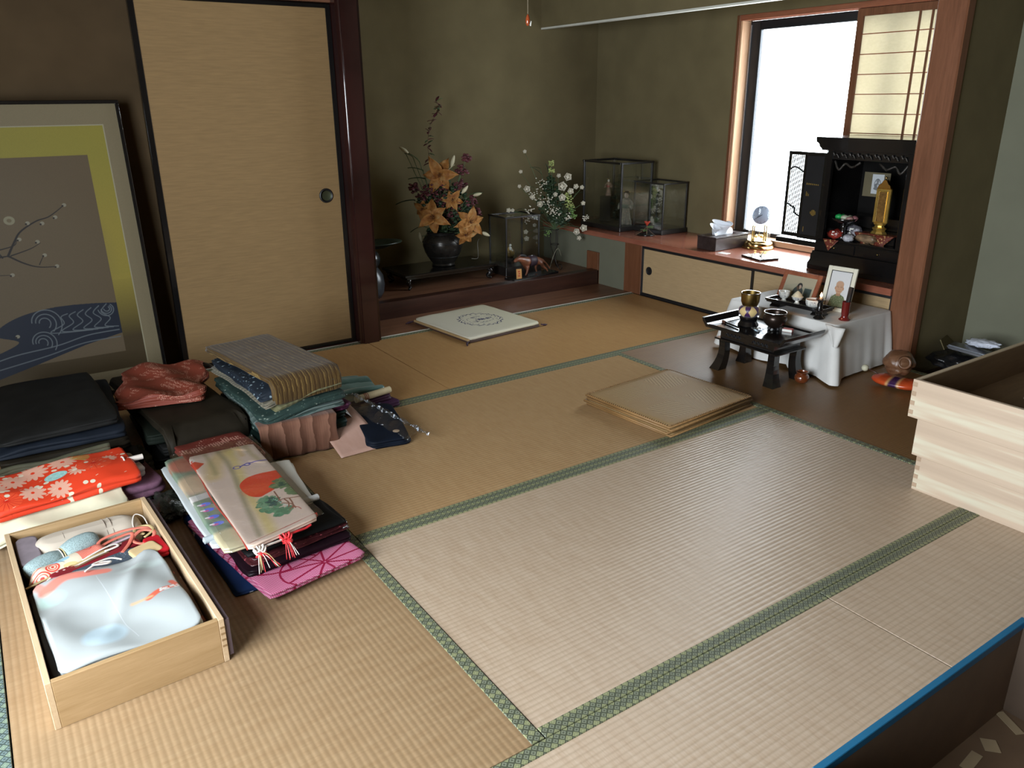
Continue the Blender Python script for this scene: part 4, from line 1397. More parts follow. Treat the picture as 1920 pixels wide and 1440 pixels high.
# wrapped packages on the altar floor
def packet(name, label, loc, r, m, rot=(0, 0, 0), seed=1, mf=None):
    o = thing(name, label, 'packet', loc, rot)
    obj('packet_body', blob(r[0], r[1], r[2], 3, .35, 3.5, seed), m, o, smooth=True)
    if mf:
        obj('packet_label', box(-r[0] * .9, -r[1] * .35, -r[2] * .4, -r[0] * .6, r[1] * .35, r[2] * .5, .002), mf, o)
    return o
M_foil = plain('grey_foil', (.25, .24, .27), .2, metal=.5, var=.5, ns=30, bump=.8, bd=.004)
M_wrapred = plain('red_wrap', (.20, .022, .015), .2, var=.5, ns=25, bump=.6, bd=.003, coat=.4)
M_wraptan = plain('tan_wrap', (.20, .13, .075), .3, var=.5, ns=30, bump=.6, bd=.003)
packet('foil_packet', 'crumpled grey foil packet in the middle of the altar floor', (2.935, 1.350, ZS + .198), (.022, .045, .036), M_foil, (0, .2, 0), 2, M_porc)
packet('red_gift_packet', 'glossy red wrapped packet lying in front on the altar floor', (2.885, 1.415, ZS + .185), (.024, .040, .024), M_wrapred, (0, .3, .2), 5, M_porc)
packet('tan_gift_packet', 'brown translucent wrapped packet beneath the brocade triangle', (2.90, 1.255, ZS + .182), (.026, .062, .022), M_wraptan, (0, .1, -.1), 7)
packet('white_gift_packet', 'small white and purple packet between the red and brown ones', (2.872, 1.335, ZS + .177), (.020, .026, .018), plain('white_wrap', (.42, .42, .45), .25, var=.4, ns=40, bump=.5), (0, .1, .3), 9)
o = obj('folded_kerchief', sheet(lambda u, v: (-.012 * v - .002, .045 * (1 - v) * (2 * u - 1), -.055 * v), 10, 8, .0015), M_broc, None, smooth=True, loc=(2.862 - .012, 1.415, ZS + .162))
tag(o, 'red brocade corner hanging over the altar sill under the red packet', 'cloth')

# ------------------------------------------------------------------ clock, tissue box, plate on the shelf
ck = thing('dome_clock', 'brass clock with round silver dial under a glass dome by the window', 'clock', (3.118, 2.075, ZS), math.radians(58 - 90))
obj('base', lathe([(0, 0), (.092, 0), (.093, .005), (.088, .011), (.082, .016), (.083, .026), (.078, .034), (.070, .037), (.069, .043), (.066, .046), (0, .046)], 56), M_brass, ck, smooth=40)
for a in (.5, 2.64, 3.6, 5.8):
    x, y = .040 * math.cos(a), .034 * math.sin(a)
    obj('pillar', lathe([(.005, .046), (.006, .052), (.0035, .058), (.0045, .072), (.0035, .118), (.005, .122), (.0035, .128), (.001, .134), (0, .134)], 12, loc=(x, y, 0)), M_brassd, ck, smooth=50)
pd = obj('pendulum', tube([(0, 0, .060), (0, 0, .150)], .0012, 6), M_brass, ck)
for k in range(4):
    a = k * PI / 2 + .4
    blob(.008, .008, .008, 2)
    obj('pendulum_ball', blob(.0085, .0085, .0085, 2, loc=(.022 * math.cos(a), .022 * math.sin(a), .066)), M_brass, pd, smooth=True)
    obj('pendulum_arm', tube([(0, 0, .075), (.022 * math.cos(a), .022 * math.sin(a), .068)], .0012, 5), M_brass, pd)
obj('movement', xf(lathe([(0, -.012), (.022, -.012), (.022, .012), (0, .012)], 24), (0, 0.012, .185), (PI / 2, 0, 0)), M_brassd, ck, smooth=40)
dl = obj('dial', xf(lathe([(0, .0), (.050, .0), (.053, -.003), (.054, .002), (.050, .004), (0, .004)], 48), (0, -.006, .190), (PI / 2, 0, 0)), plain('silver_dial', (.30, .34, .42), .3, metal=.4, var=.1), ck, smooth=40)
for k in range(12):
    a = k * PI / 6
    obj('hour_mark', xf(box(-.0008, -.0112, .040, .0008, -.0095, .047), (0, 0, .190)) if k == 0 else xf(box(-.0008, -.0112, .040, .0008, -.0095, .047), (0, 0, .190), (0, a, 0)), M_blackmatt, dl)
obj('hour_hand', xf(box(-.0012, -.0125, -.004, .0012, -.0112, .028), (0, 0, .190), (0, 4.3, 0)), M_blackmatt, dl)
obj('minute_hand', xf(box(-.0009, -.0138, -.005, .0009, -.0127, .040), (0, 0, .190), (0, -2.1, 0)), M_blackmatt, dl)
obj('glass_dome', lathe([(.063, .044), (.063, .22), (.061, .240), (.052, .262), (.036, .276), (.018, .283), (0, .285)], 48, caps=False), M_glass, ck, smooth=True)
tb = thing('tissue_box', 'dark wooden tissue box with white tissues pulled up, on the shelf', 'tissue box', (2.955, 2.205, ZS), math.radians(2))
f = box(-.145, -.070, 0, .145, .070, .072, .003)
M_tb = wood('dark_walnut', (.022, .014, .013), (.045, .03, .028), .3, 'X', 6, 12)
obj('box_body', f, M_tb, tb)
lid = box(-.147, -.072, .072, .147, -.028, .079, .001)
box(-.147, .028, .072, .147, .072, .079, .001, bm=lid)
box(-.147, -.028, .072, -.085, .028, .079, .001, bm=lid)
box(.085, -.028, .072, .147, .028, .079, .001, bm=lid)
obj('box_lid', lid, M_tb, tb)
def tissue(k):
    sd = k * 3.3
    def fn(u, v):
        x = -.078 + .156 * u
        w = .010 + .030 * v
        z = .074 + v * (.070 - .030 * (2 * u - 1) ** 2 + .012 * math.sin(u * 11 + sd))
        y = w * math.sin(u * (9 + 3 * k) + sd) * (.35 + v) + (.014 if k else -.006)
        return (x * (1 + .25 * v), y, z + .004 * k)
    return fn
for k in range(2):
    obj('tissue', sheet(tissue(k), 44, 12, .0006), plain('tissue_paper_%d' % k, (.70, .72, .76), .8, var=.03), tb, smooth=True)
pt = thing('signboard', 'thin black lacquer plate with a short black stick on the shelf edge', 'plate', (2.862, 1.850, ZS), math.radians(-14))
obj('plate_board', box(-.062, -.085, 0, .062, .085, .010, .002), M_black, pt)
obj('stick_rest', blob(.006, .006, .003, 2, loc=(0, -.005, .012)), M_blackmatt, pt)
obj('incense_stick', tube([(0, -.005, .012), (.055, .020, .050)], .0016, 6), M_blackmatt, pt)
obj('stick_tip', blob(.003, .003, .003, 1, loc=(.055, .020, .050)), M_blackmatt, pt)
o = obj('paper_slip', box(-.022, -.030, 0, .022, .030, .0012), M_porc, None, loc=(2.815, 2.065, ZS), rot=.2)
tag(o, 'small white paper slip on the shelf in front of the tissue box', 'paper slip')

# ------------------------------------------------------------------ glass display cases
M_case = plain('case_black', (.012, .010, .009), .3, var=.2)
def glass_case(label, loc, w, d, h, base_h, r, rotz=0, base_m=None):
    """x: depth d, y: width w, origin at the near corner of the base"""
    o = thing('glass_case', label, 'glass case', loc, rotz)
    obj('case_base', box(-.008, -.008, 0, d + .008, w + .008, base_h, .003), base_m or M_case, o)
    for x in (0, d - r):
        for y in (0, w - r):
            obj('corner_post', box(x, y, base_h, x + r, y + r, h - r, .001), M_case, o)
    t = box(-.003, -.003, h - r, d + .003, r, h, .001)
    box(-.003, w - r, h - r, d + .003, w + .003, h, .001, bm=t)
    box(-.003, r, h - r, r, w - r, h, .001, bm=t)
    box(d - r, r, h - r, d + .003, w - r, h, .001, bm=t)
    obj('top_frame', t, M_case, o)
    g = .0015
    for q in ((r * .4, r, base_h, r * .4 + g, w - r, h - r), (d - r * .4 - g, r, base_h, d - r * .4, w - r, h - r), (r, r * .4, base_h, d - r, r * .4 + g, h - r),
              (r, w - r * .4 - g, base_h, d - r, w - r * .4, h - r), (r, r, h - r * .6, d - r, w - r, h - r * .6 + g)):
        obj('glass_pane', box(*q), M_glass, o)
    return o
glass_case('larger black-framed glass case with two dolls, at the end of the shelf', (2.85, 3.00, ZS), .40, .28, .445, .030, .013)
glass_case('smaller empty black-framed glass case next to the doll case', (2.98, 2.74, ZS), .28, .215, .325, .030, .009)
glass_case('black-framed glass case with a gilt ship, on the alcove floor', (2.14, 3.30, .0885), .21, .27, .385, .060, .010)
# dolls
def doll(name, label, loc, rz, h, robe, sash, pedestal=None):
    o = thing(name, label, 'doll', loc, rz)
    z0 = 0
    if pedestal:
        obj('pedestal', box(-.04, -.055, 0, .04, .055, pedestal, .003), M_black, o)
        z0 = pedestal
    s = h / .25
    obj('kimono', xf(lathe([(0, 0), (.045, 0), (.046, .01), (.034, .05), (.026, .10), (.027, .135), (.034, .165), (.030, .180), (.012, .190), (0, .190)], 24, sy=.8), (0, 0, z0), scale=(s, s, s)), robe, o, smooth=True)
    obj('sash', xf(lathe([(.0275, .115), (.030, .118), (.030, .140), (.028, .143)], 24, sy=.82, caps=False), (0, 0, z0), scale=(s, s, s)), sash, o, smooth=True)
    for k in (-1, 1):
        obj('sleeve', xf(tube(curve([(k * .030, 0, .172), (k * .048, -.012, .140), (k * .040, -.032, .118)], 4), [.010, .012, .014, .016, .018, .019, .020, .020, .018], 8, flat=.5), (0, 0, z0), scale=(s, s, s)), robe, o, smooth=True)
    obj('head', blob(.016 * s, .017 * s, .020 * s, 3, loc=(0, -.003, z0 + .207 * s)), plain('doll_face', (.55, .47, .38), .5), o, smooth=True)
    obj('hair', blob(.020 * s, .020 * s, .019 * s, 3, .15, 3, loc=(0, .007, z0 + .218 * s)), M_blackmatt, o, smooth=True)
    obj('hair_ornament', tube([(-.026 * s, 0, z0 + .232 * s), (.026 * s, .004, z0 + .228 * s)], .0018, 6), M_gold, o)
    return o
rz = -PI / 2 + .5
doll('display_doll', 'pale-robed doll on a black block at the rear of the large glass case', (2.985, 3.285, ZS + .0305), rz, .12, plain('dusty_robe', (.20, .12, .075), .7, ns=60, var=.5), plain('red_sash', (.28, .05, .04), .6), .175)
doll('display_doll', 'standing doll in a patterned pale kimono with red hem, in the large glass case', (2.975, 3.085, ZS + .0305), rz, .235, brocade('doll_kimono', (.24, .22, .17), (.36, .30, .22), 70), plain('green_sash', (.10, .14, .10), .6))
pole = tag(obj('doll_banner', tube([(2.995, 3.30, ZS + .0305), (2.995, 3.305, ZS + .375)], .003, 6), M_darkwood, None), 'thin dark pole standing behind the pale-robed doll', 'pole')
# red flower ornament before the small case
rf = thing('flower_ornament', 'small red and green artificial flower spray lying before the empty glass case', 'flower ornament', (2.905, 2.80, ZS))
M_leafg = plain('leaf_green', (.10, .17, .055), .5, var=.3)
M_redp = plain('red_petal', (.42, .045, .02), .5, var=.3)
M_stem = plain('brown_stem', (.10, .06, .03), .7)
def petal(l, w, curl, m, par, loc, d, up=(0, 0, 1), name='petal', cup=.25, thick=.0008, nu=4, nv=6):
    d = Vector(d).normalized()
    s = d.cross(Vector(up))
    if s.length < .05:
        s = d.cross(Vector((1, 0, .2)))
    s.normalize()
    n = s.cross(d).normalized()
    L0 = Vector(loc)
    def fn(u, v):
        t = v
        ww = w * math.sin(PI * min(1, (t * .94 + .05))) ** .75
        a = (u - .5) * 2
        return L0 + d * (l * t * (1 - .12 * curl * t)) + n * (l * curl * (t * t) * -.5 + cup * w * a * a) + s * (a * ww / 2)
    return obj(name, sheet(fn, nu, nv, thick), m, par, smooth=True)
def multi(bms):
    b = None
    for x in bms:
        b = join(b, x)
    return b
r0 = random.Random(11)
for k in range(7):
    a = k * .9
    petal(.032, .014, -.3, M_redp, rf, (0, 0, .060), (math.cos(a) * .8, math.sin(a) * .8, .9))
for a, z in ((-1.3, .045), (-.5, .05), (2.4, .03), (3.4, .025)):
    petal(.045, .014, .5, M_leafg, rf, (0, 0, z), (math.cos(a), math.sin(a), .35), name='leaf')
for a in (-1.6, 2.0, 2.9):
    obj('twig', tube(curve([(0, 0, .055), (.03 * math.cos(a), .03 * math.sin(a), .03), (.085 * math.cos(a), .085 * math.sin(a), .006)], 4), .0016, 5), M_stem, rf, smooth=True)
obj('plate_base', lathe([(0, 0), (.055, 0), (.062, .006), (.05, .008), (0, .008)], 28), M_black, rf, smooth=True)
obj('core_stem', tube([(0, 0, .006), (0, 0, .064)], .003, 6), M_stem, rf)

# ------------------------------------------------------------------ alcove floor: vase with lilies on a low table
PT = .0885
pt = thing('plateau', 'low black lacquered display table with curved legs in the alcove', 'display table', (1.73, 3.455, PT))
obj('table_top', box(-.335, -.165, .082, .335, .165, .100, .004), M_black, pt)
obj('table_rail', box(-.315, -.150, .066, .315, .150, .084, .002), M_black, pt)
for sx_ in (-1, 1):
    for sy_ in (-1, 1):
        c = curve([(sx_ * .285, sy_ * .125, .070), (sx_ * .300, sy_ * .138, .045), (sx_ * .280, sy_ * .124, .020), (sx_ * .300, sy_ * .140, .007)], 5)
        obj('leg', tube(c, [.018 - .010 * i / (len(c) - 1) for i in range(len(c))], 8), M_black, pt, smooth=True)
UR = Vector((.829, -.56, 0))
UF = Vector((.56, .829, 0))
def bp(u, z, dpt=0):
    return UR * u + UF * dpt + Vector((0, 0, z))
vs = thing('flower_vase', 'wide dark bronze vase on the low black table in the alcove', 'vase', (1.755, 3.455, PT + .1005))
obj('vase_body', lathe([(0, 0), (.070, 0), (.076, .006), (.070, .016), (.085, .035), (.115, .085), (.128, .130), (.124, .165), (.108, .192), (.094, .204), (.100, .214), (.104, .218), (.094, .218), (.086, .205), (.10, .18), (.112, .14), (0, .10)], 56), plain('dark_bronze_vase', (.028, .025, .022), .26, metal=.5, var=.3, ns=30, bump=.2), vs, smooth=60)
for z, r in ((.205, .0965), (.150, .1272), (.062, .1015)):
    obj('vase_ring', tube([(r * math.cos(a), r * math.sin(a), z) for a in [2 * PI * k / 40 for k in range(40)]], .0022, 6, closed=True), M_blackmatt, vs, smooth=True)
o = obj('lamp_cord', tube(curve([(1.91, 3.36, .225), (1.955, 3.36, .222), (1.985, 3.40, .25), (1.995, 3.42, .31), (2.02, 3.44, .33)], 6), .002, 6), plain('grey_cord', (.12, .11, .09), .6), None, smooth=True)
tag(o, 'thin pale wire curving beside the bronze vase', 'wire')
fa = thing('lily_arrangement', 'tall artificial arrangement of orange lilies and burgundy sprays in the bronze vase', 'flower arrangement', (1.755, 3.455, 0))
def lilym():
    t = NT('orange_lily')
    n = t.noise(t.coord('Object'), 30, 3)
    return t.out(t.ramp(n, [(.3, (.20, .07, .016)), (.55, (.34, .155, .042)), (.75, (.36, .235, .10))]), .6, 0, .2, None)
M_lily = lilym()
M_burg = plain('burgundy', (.085, .018, .022), .6, var=.5, ns=40)
M_dark = plain('dark_foliage', (.020, .040, .016), .55, var=.5, ns=20)
M_mid = plain('mid_foliage', (.05, .085, .03), .55, var=.4, ns=20)
M_bud = plain('pale_bud', (.46, .42, .28), .55, var=.2)
TOP = (0, 0, .40)
def stem(par, p0, p1, r=.0022, m=None, sag=.0):
    p0, p1 = Vector(p0), Vector(p1)
    mid = p0.lerp(p1, .5) + Vector((0, 0, sag))
    return obj('stem', tube(curve([p0, mid, p1], 5), r, 5), m or M_mid, par, smooth=True)
def lily(par, p, r, face, seed=0):
    q = obj('lily_bloom', blob(.008, .008, .008, 2, loc=tuple(p)), M_lily, par, smooth=True)
    f = Vector(face).normalized()
    s = f.cross(Vector((0, 0, 1))).normalized()
    t = s.cross(f)
    for k in range(6):
        a = k * PI / 3 + seed
        d = (s * math.cos(a) + t * math.sin(a)) * .80 + f * (.75 if k % 2 else .55) * (1 + .25 * math.sin(k * 2.3 + seed * 5))
        petal(r * (1.08 if k % 2 else .92), r * .62, 1.1 + .7 * ((k * 7 + int(seed * 10)) % 3) / 2, M_lily, q, p, d, tuple(f), cup=.3)
    for k in range(5):
        a = k * 1.257
        e = Vector(p) + f * r * .45 + (s * math.cos(a) + t * math.sin(a)) * r * .13
        obj('stamen', tube([p, e], [.0008, .0016], 5), M_burg, q)
    return q
face0 = (-.5, -.80, .25)
for i, (u, z, r, dp, fc) in enumerate(((.000, .755, .112, -.02, (-.5, -.8, .05)), (-.045, .500, .105, -.08, (-.6, -.75, .3)), (.180, .470, .095, -.07, (-.25, -.9, .2)), (.075, .600, .070, -.04, face0), (-.110, .545, .065, -.03, (-.8, -.5, .2)), (.150, .400, .070, -.09, (-.3, -.85, -.2)))):
    p = bp(u, z, dp)
    stem(fa, TOP, p)
    lily(fa, p, r, fc, i * .4)
for i, (u, z, du, dz) in enumerate(((-.21, .902, -.030, .020), (-.138, .375, .006, -.035), (.275, .389, .028, -.014), (.151, .661, .022, .026), (.083, .831, .012, .04), (.228, .634, .03, .008))):
    p = bp(u, z, -.03)
    stem(fa, TOP, p, .002)
    obj('bud', tube(curve([p - bp(du, dz) * .8, p, p + bp(du, dz)], 4), [.003, .006, .009, .011, .012, .011, .009, .006, .002], 8), M_bud, fa, smooth=True)
r0 = random.Random(21)
def cluster(par, p, r, n, m, name, size=.010, seed=0, flat=.6):
    rr = random.Random(seed)
    b = None
    for k in range(n):
        d = Vector((rr.gauss(0, 1), rr.gauss(0, 1), rr.gauss(0, 1)))
        d.normalize()
        d *= r * rr.random() ** .5
        b = blob(size * (.7 + .6 * rr.random()), size * (.7 + .6 * rr.random()), size * .7, 1, .5, 5, k, tuple(Vector(p) + d), b)
    o = obj(name, b, m, par, smooth=False)
    o['kind'] = 'stuff'
    return o
for i, (u, z, r) in enumerate(((-.163, .679, .035), (.134, .777, .045), (.168, .853, .026), (-.061, .652, .050), (.092, .563, .045), (.058, .5, .05), (.194, .59, .04), (.007, .581, .05), (-.112, .625, .04), (.228, .527, .03), (.0, .66, .05), (.12, .68, .05))):
    p = bp(u, z, -.01)
    stem(fa, TOP, p, .0018)
    cluster(fa, p, r, 34, M_burg, 'burgundy_spray', .011, i)
for i, (u, z) in enumerate(((.0, .70), (.10, .60), (-.08, .58), (.16, .48), (.0, .56), (.08, .48), (-.06, .47), (.04, .64), (.14, .54), (-.02, .44), (.10, .42))):
    cluster(fa, bp(u, z, .02), .075, 40, M_dark, 'dark_filler', .016, 50 + i)
def leaf_(par, p, d, l, w, m, curl=.5):
    return petal(l, w, curl, m, par, p, d, name='leaf', cup=.15, thick=.0006)
for u, z, du, dz, l, m in ((-.16, .60, -1, .05, .13, M_dark), (-.10, .78, -1, .45, .10, M_mid), (-.09, .73, -1, .25, .11, M_dark), (-.12, .83, -.6, .8, .09, M_mid), (-.01, .64, .3, .6, .08, M_mid), (.18, .63, .7, .3, .09, M_mid),
                       (-.12, .44, -1, -.2, .09, M_dark), (-.05, .45, -.3, -.5, .08, M_mid), (.03, .44, .1, -.4, .08, M_mid), (.11, .44, .6, -.2, .09, M_dark), (.04, .76, .5, .8, .08, M_bud), (-.16, .86, -.6, .5, .06, M_dark), (-.02, .42, -.6, -.3, .07, M_bud)):
    p = bp(u, z, -.03)
    stem(fa, TOP, p, .002)
    leaf_(fa, p, bp(du, dz), l, l * .28, m)
tw = [bp(u, z) for u, z in ((-.03, .55), (-.045, .70), (-.057, .822), (-.068, .911), (-.061, .983), (-.044, 1.054), (-.01, 1.107), (.011, 1.143), (-.006, 1.179))]
obj('tall_twig', tube(curve(tw, 4), .0022, 5), M_stem, fa, smooth=True)
r0 = random.Random(4)
for p in curve(tw[2:], 3):
    for k in range(2):
        leaf_(fa, p, (r0.uniform(-1, 1), r0.uniform(-1, 1), r0.uniform(-.4, .8)), r0.uniform(.028, .050), .020, r0.choice((M_burg, M_stem, M_mid)))
# white flowers on a wire stand
ws = thing('flower_stand', 'slender black wire stand carrying the white flowers', 'stand', (2.545, 3.315, PT))
M_wire = plain('black_wire', (.02, .016, .013), .4, metal=.5)
for k in range(3):
    a = k * 2.094 + .6
    c = curve([(.030 * math.cos(a), .030 * math.sin(a), .27), (.028 * math.cos(a), .028 * math.sin(a), .17), (.006 * math.cos(a), .006 * math.sin(a), .085), (.030 * math.cos(a), .030 * math.sin(a), .025), (.060 * math.cos(a), .060 * math.sin(a), .0035)], 6)
    obj('leg', tube(c, .0028, 6), M_wire, ws, smooth=True)
    c = [(Vector((.060 * math.cos(a), .060 * math.sin(a), .0)) + Vector((math.cos(a) * .018 * math.cos(t), math.sin(a) * .018 * math.cos(t), .022 + .018 * math.sin(t)))) for t in [i / 14 * 5.5 - 1.5 for i in range(15)]]
    obj('foot_scroll', tube(c, .0024, 6), M_wire, ws, smooth=True)
for z in (.27, .17):
    obj('wire_hoop', tube([(.029 * math.cos(2 * PI * k / 24), .029 * math.sin(2 * PI * k / 24), z) for k in range(24)], .0022, 6, closed=True), M_wire, ws, smooth=True)
rb = obj('ribbon', tube(curve([(-.055, -.02, .01), (-.035, -.025, .08), (-.01, -.032, .135), (.01, -.034, .14), (.035, -.03, .09)], 5), .003, 6, flat=.4), plain('pale_ribbon', (.25, .23, .16), .6), ws, smooth=True)
wf = thing('white_flower_arrangement', 'loose arrangement of white roses and green sprays on the wire stand', 'flower arrangement', (2.545, 3.315, 0))
M_wp = plain('white_petal', (.60, .56, .46), .6, var=.1)
M_gr = plain('lime_blossom', (.38, .44, .15), .6, var=.3)
M_lg = plain('fresh_green', (.13, .22, .06), .6, var=.3)
TOP = (0, 0, .36)
def rose(par, p, r, m, seed=0):
    q = obj('white_bloom', blob(r * .35, r * .35, r * .35, 2, loc=tuple(p)), m, par, smooth=True)
    f = Vector((-.5, -.8, .2)).normalized()
    s = f.cross(Vector((0, 0, 1))).normalized()
    t = s.cross(f)
    for ring, (n, kk, ff_) in enumerate(((4, .55, .8), (5, .8, .5))):
        for k in range(n):
            a = k * 2 * PI / n + seed + ring * .6
            petal(r * (.6 + .35 * ring), r * 1.05, -.7, m, q, p, (s * math.cos(a) + t * math.sin(a)) * kk + f * ff_, tuple(f), cup=.35, nu=3, nv=4)
    return q
for i, (u, z, r) in enumerate(((.044, .64, .036), (.044, .569, .028), (.08, .701, .030), (.021, .711, .016), (.135, .64, .020), (.175, .635, .016), (.185, .532, .017), (.190, .367, .028), (.144, .343, .026), (.162, .300, .018), (-.197, .345, .018), (-.192, .300, .020), (-.188, .626, .026), (-.152, .574, .020), (-.102, .527, .024), (-.138, .39, .014), (-.202, .866, .014), (-.229, .739, .014), (-.238, .645, .014), (-.311, .489, .018), (-.284, .489, .014), (.0, .59, .018), (.10, .61, .024))):
    p = bp(u, z, -.02)
    stem(wf, TOP, p, .0014, sag=.02)
    rose(wf, p, r * 1.35, M_wp, i)
for i, (u, z, r, m) in enumerate(((-.029, .796, .022, M_gr), (-.025, .748, .022, M_gr), (.089, .55, .035, M_gr), (.116, .494, .030, M_lg), (-.047, .335, .025, M_lg), (.08, .588, .030, M_gr), (.125, .456, .025, M_lg), (.10, .52, .03, M_gr))):
    p = bp(u, z, -.03)
    stem(wf, TOP, p, .0014)
    cluster(wf, p, r, 24, m, 'green_spray', .006, 90 + i)
for i, (u, z, r) in enumerate(((-.04, .50, .05), (.0, .47, .05), (-.17, .50, .03), (-.13, .60, .05), (-.10, .66, .05), (.20, .44, .025), (.09, .45, .03), (-.18, .44, .04), (-.05, .56, .04))):
    cluster(wf, bp(u, z, -.05), r, 18, M_wp, 'tiny_white_blossoms', .0058, 120 + i)
for i, (u, z, r) in enumerate(((-.02, .60, .07), (.03, .50, .07), (-.06, .52, .06), (.05, .43, .06), (.0, .42, .05), (-.04, .66, .05))):
    cluster(wf, bp(u, z, .02), r, 40, M_dark, 'dark_filler', .014, 150 + i)
for u, z, du, dz, l in ((-.09, .72, -.6, .7, .09), (-.10, .76, -1, .35, .07), (-.04, .70, -.05, 1, .10), (-.14, .64, -1, .1, .06), (.06, .44, .7, -.6, .08), (.10, .40, 1, -.4, .06), (-.10, .45, -1, -.5, .07), (.14, .60, 1, .2, .05), (-.22, .50, -1, -.1, .06)):
    stem(wf, TOP, bp(u, z, -.01), .0014)
    leaf_(wf, bp(u, z, -.01), bp(du, dz), l, l * .16, M_dark)
# gilt ship in the case
gs = thing('gilt_ship', 'small gilt treasure ship with pearl balls inside the alcove glass case', 'ship model', (2.255, 3.425, PT + .0605), 1.0)
def hull(u, v):
    a = (u - .5) * 2
    w = .030 * (1 - abs(a) ** 2.5)
    th = (v - .5) * PI
    return (a * .085, w * math.sin(th), .070 + .030 * a * a - .030 * math.cos(th) * (1 - a * a * .6))
obj('hull', sheet(hull, 20, 10, .001), plain('ship_gold', (.42, .28, .10), .35, metal=.5), gs, smooth=True)
obj('ship_stand', box(-.05, -.025, 0, .05, .025, .042, .004), M_black, gs)
for k, (x, y, z, r) in enumerate(((-.05, -.01, .090, .008), (-.04, 0, .105, .010), (-.03, -.01, .085, .009), (-.02, 0, .092, .007), (.03, -.01, .085, .006), (.075, 0, .098, .007), (-.045, 0, .125, .009))):
    obj('pearl_ball', blob(r, r, r, 2, loc=(x, y, z)), M_porc, gs, smooth=True)
obj('mast', tube([(0, 0, .06), (-.002, 0, .20)], .002, 6), M_darkwood, gs)
# horse
def skinmesh(name, verts, edges, radii, m, par, lvl=2):
    me = bpy.data.meshes.new(name)
    me.from_pydata(verts, edges, [])
    o = bpy.data.objects.new(name, me)
    COL.objects.link(o)
    md = o.modifiers.new('skin', 'SKIN')
    sv = me.skin_vertices[0].data
    for i, r in enumerate(radii):
        sv[i].radius = (r, r) if not isinstance(r, tuple) else r
    sv[0].use_root = True
    md.use_smooth_shade = True
    o.modifiers.new('sub', 'SUBSURF').levels = lvl
    dg = bpy.context.evaluated_depsgraph_get()
    nm = bpy.data.meshes.new_from_object(o.evaluated_get(dg))
    bpy.data.objects.remove(o)
    nm.materials.clear()
    nm.materials.append(m)
    r_ = bpy.data.objects.new(name, nm)
    COL.objects.link(r_)
    r_.parent = par
    return r_
hs = thing('horse_figurine', 'chestnut horse figurine with dark saddle striding on a black base', 'figurine', (2.275, 3.20, PT), math.radians(8))
obj('base_board', box(-.20, -.05, 0, .20, .05, .016, .003), M_black, hs)
V = [(0, 0, .105), (.055, 0, .108), (-.06, 0, .112), (-.10, 0, .128), (-.135, 0, .132), (-.158, 0, .118), (.085, 0, .095), (.13, .0, .070), (.165, 0, .030),
     (-.055, -.018, .080), (-.060, -.020, .050), (-.078, -.020, .020), (-.055, .018, .080), (-.035, .020, .050), (-.020, .020, .020),
     (.065, -.020, .082), (.085, -.020, .056), (.112, -.020, .038), (.125, -.02, .020), (.060, .020, .080), (.050, .020, .050), (.062, .02, .020)]
E_ = [(0, 1), (0, 2), (2, 3), (3, 4), (4, 5), (1, 6), (6, 7), (7, 8), (2, 9), (9, 10), (10, 11), (2, 12), (12, 13), (13, 14), (1, 15), (15, 16), (16, 17), (17, 18), (1, 19), (19, 20), (20, 21)]
R_ = [.030, .031, .028, .018, .015, .009, .018, .006, .005, .013, .007, .005, .013, .007, .005, .016, .009, .006, .005, .016, .008, .005]
hm = plain('chestnut_glaze', (.17, .060, .030), .35, var=.6, ns=18)
skinmesh('horse_body', V, E_, R_, hm, hs)
obj('saddle', xf(lathe([(.031, -.030), (.036, -.02), (.036, .02), (.031, .030)], 20, caps=False), (-.005, 0, .106), (0, PI / 2, 0)), plain('dark_saddle', (.035, .02, .03), .5), hs, smooth=True)
obj('mane', tube(curve([(-.050, 0, .140), (-.085, 0, .152), (-.120, 0, .152)], 4), [.006, .008, .009, .009, .008, .008, .007, .006, .005], 6), M_blackmatt, hs, smooth=True)
for s_ in (-1, 1):
    obj('ear', tube([(-.118, s_ * .007, .146), (-.114, s_ * .010, .160)], [.004, .001], 6), hm, hs)
pc = thing('price_card', 'small orange card with red marks propped before the horse figurine', 'card', (2.128, 3.135, PT + .0162), (-.12, 0, -.25))
obj('card_board', box(-.018, -.001, 0, .018, .001, .062), plain('orange_card', (.50, .25, .08), .6), pc)
for k in range(3):
    obj('red_mark', box(-.007 + .004 * (k % 2), -.0016, .014 + .014 * k, .007, -.0009, .021 + .014 * k), M_redp, pc)
# vase at the pillar
gv = thing('alcove_jar', 'dark blue-grey jar with a wide flat leaf-shaped lid, half hidden by the pillar', 'jar', (1.165, 3.29, PT))
obj('jar_body', lathe([(0, 0), (.060, 0), (.078, .03), (.086, .08), (.080, .13), (.060, .165), (.050, .18), (.0, .18)], 40), plain('blue_grey_glaze', (.030, .034, .040), .3, var=.3), gv, smooth=60)
obj('jar_shoulder', lathe([(.050, .18), (.062, .20), (.070, .23), (.060, .262), (.035, .285), (0, .287)], 40, caps=False), plain('dark_glaze', (.012, .014, .015), .25), gv, smooth=True)
obj('leaf_lid', xf(lathe([(0, .0), (.05, .004), (.12, .030), (.150, .034), (.148, .040), (.10, .034), (.0, .018)], 40, sx=1, sy=.7), (.06, -.01, .285)), plain('dark_green_lid', (.012, .022, .014), .35), gv, smooth=True)
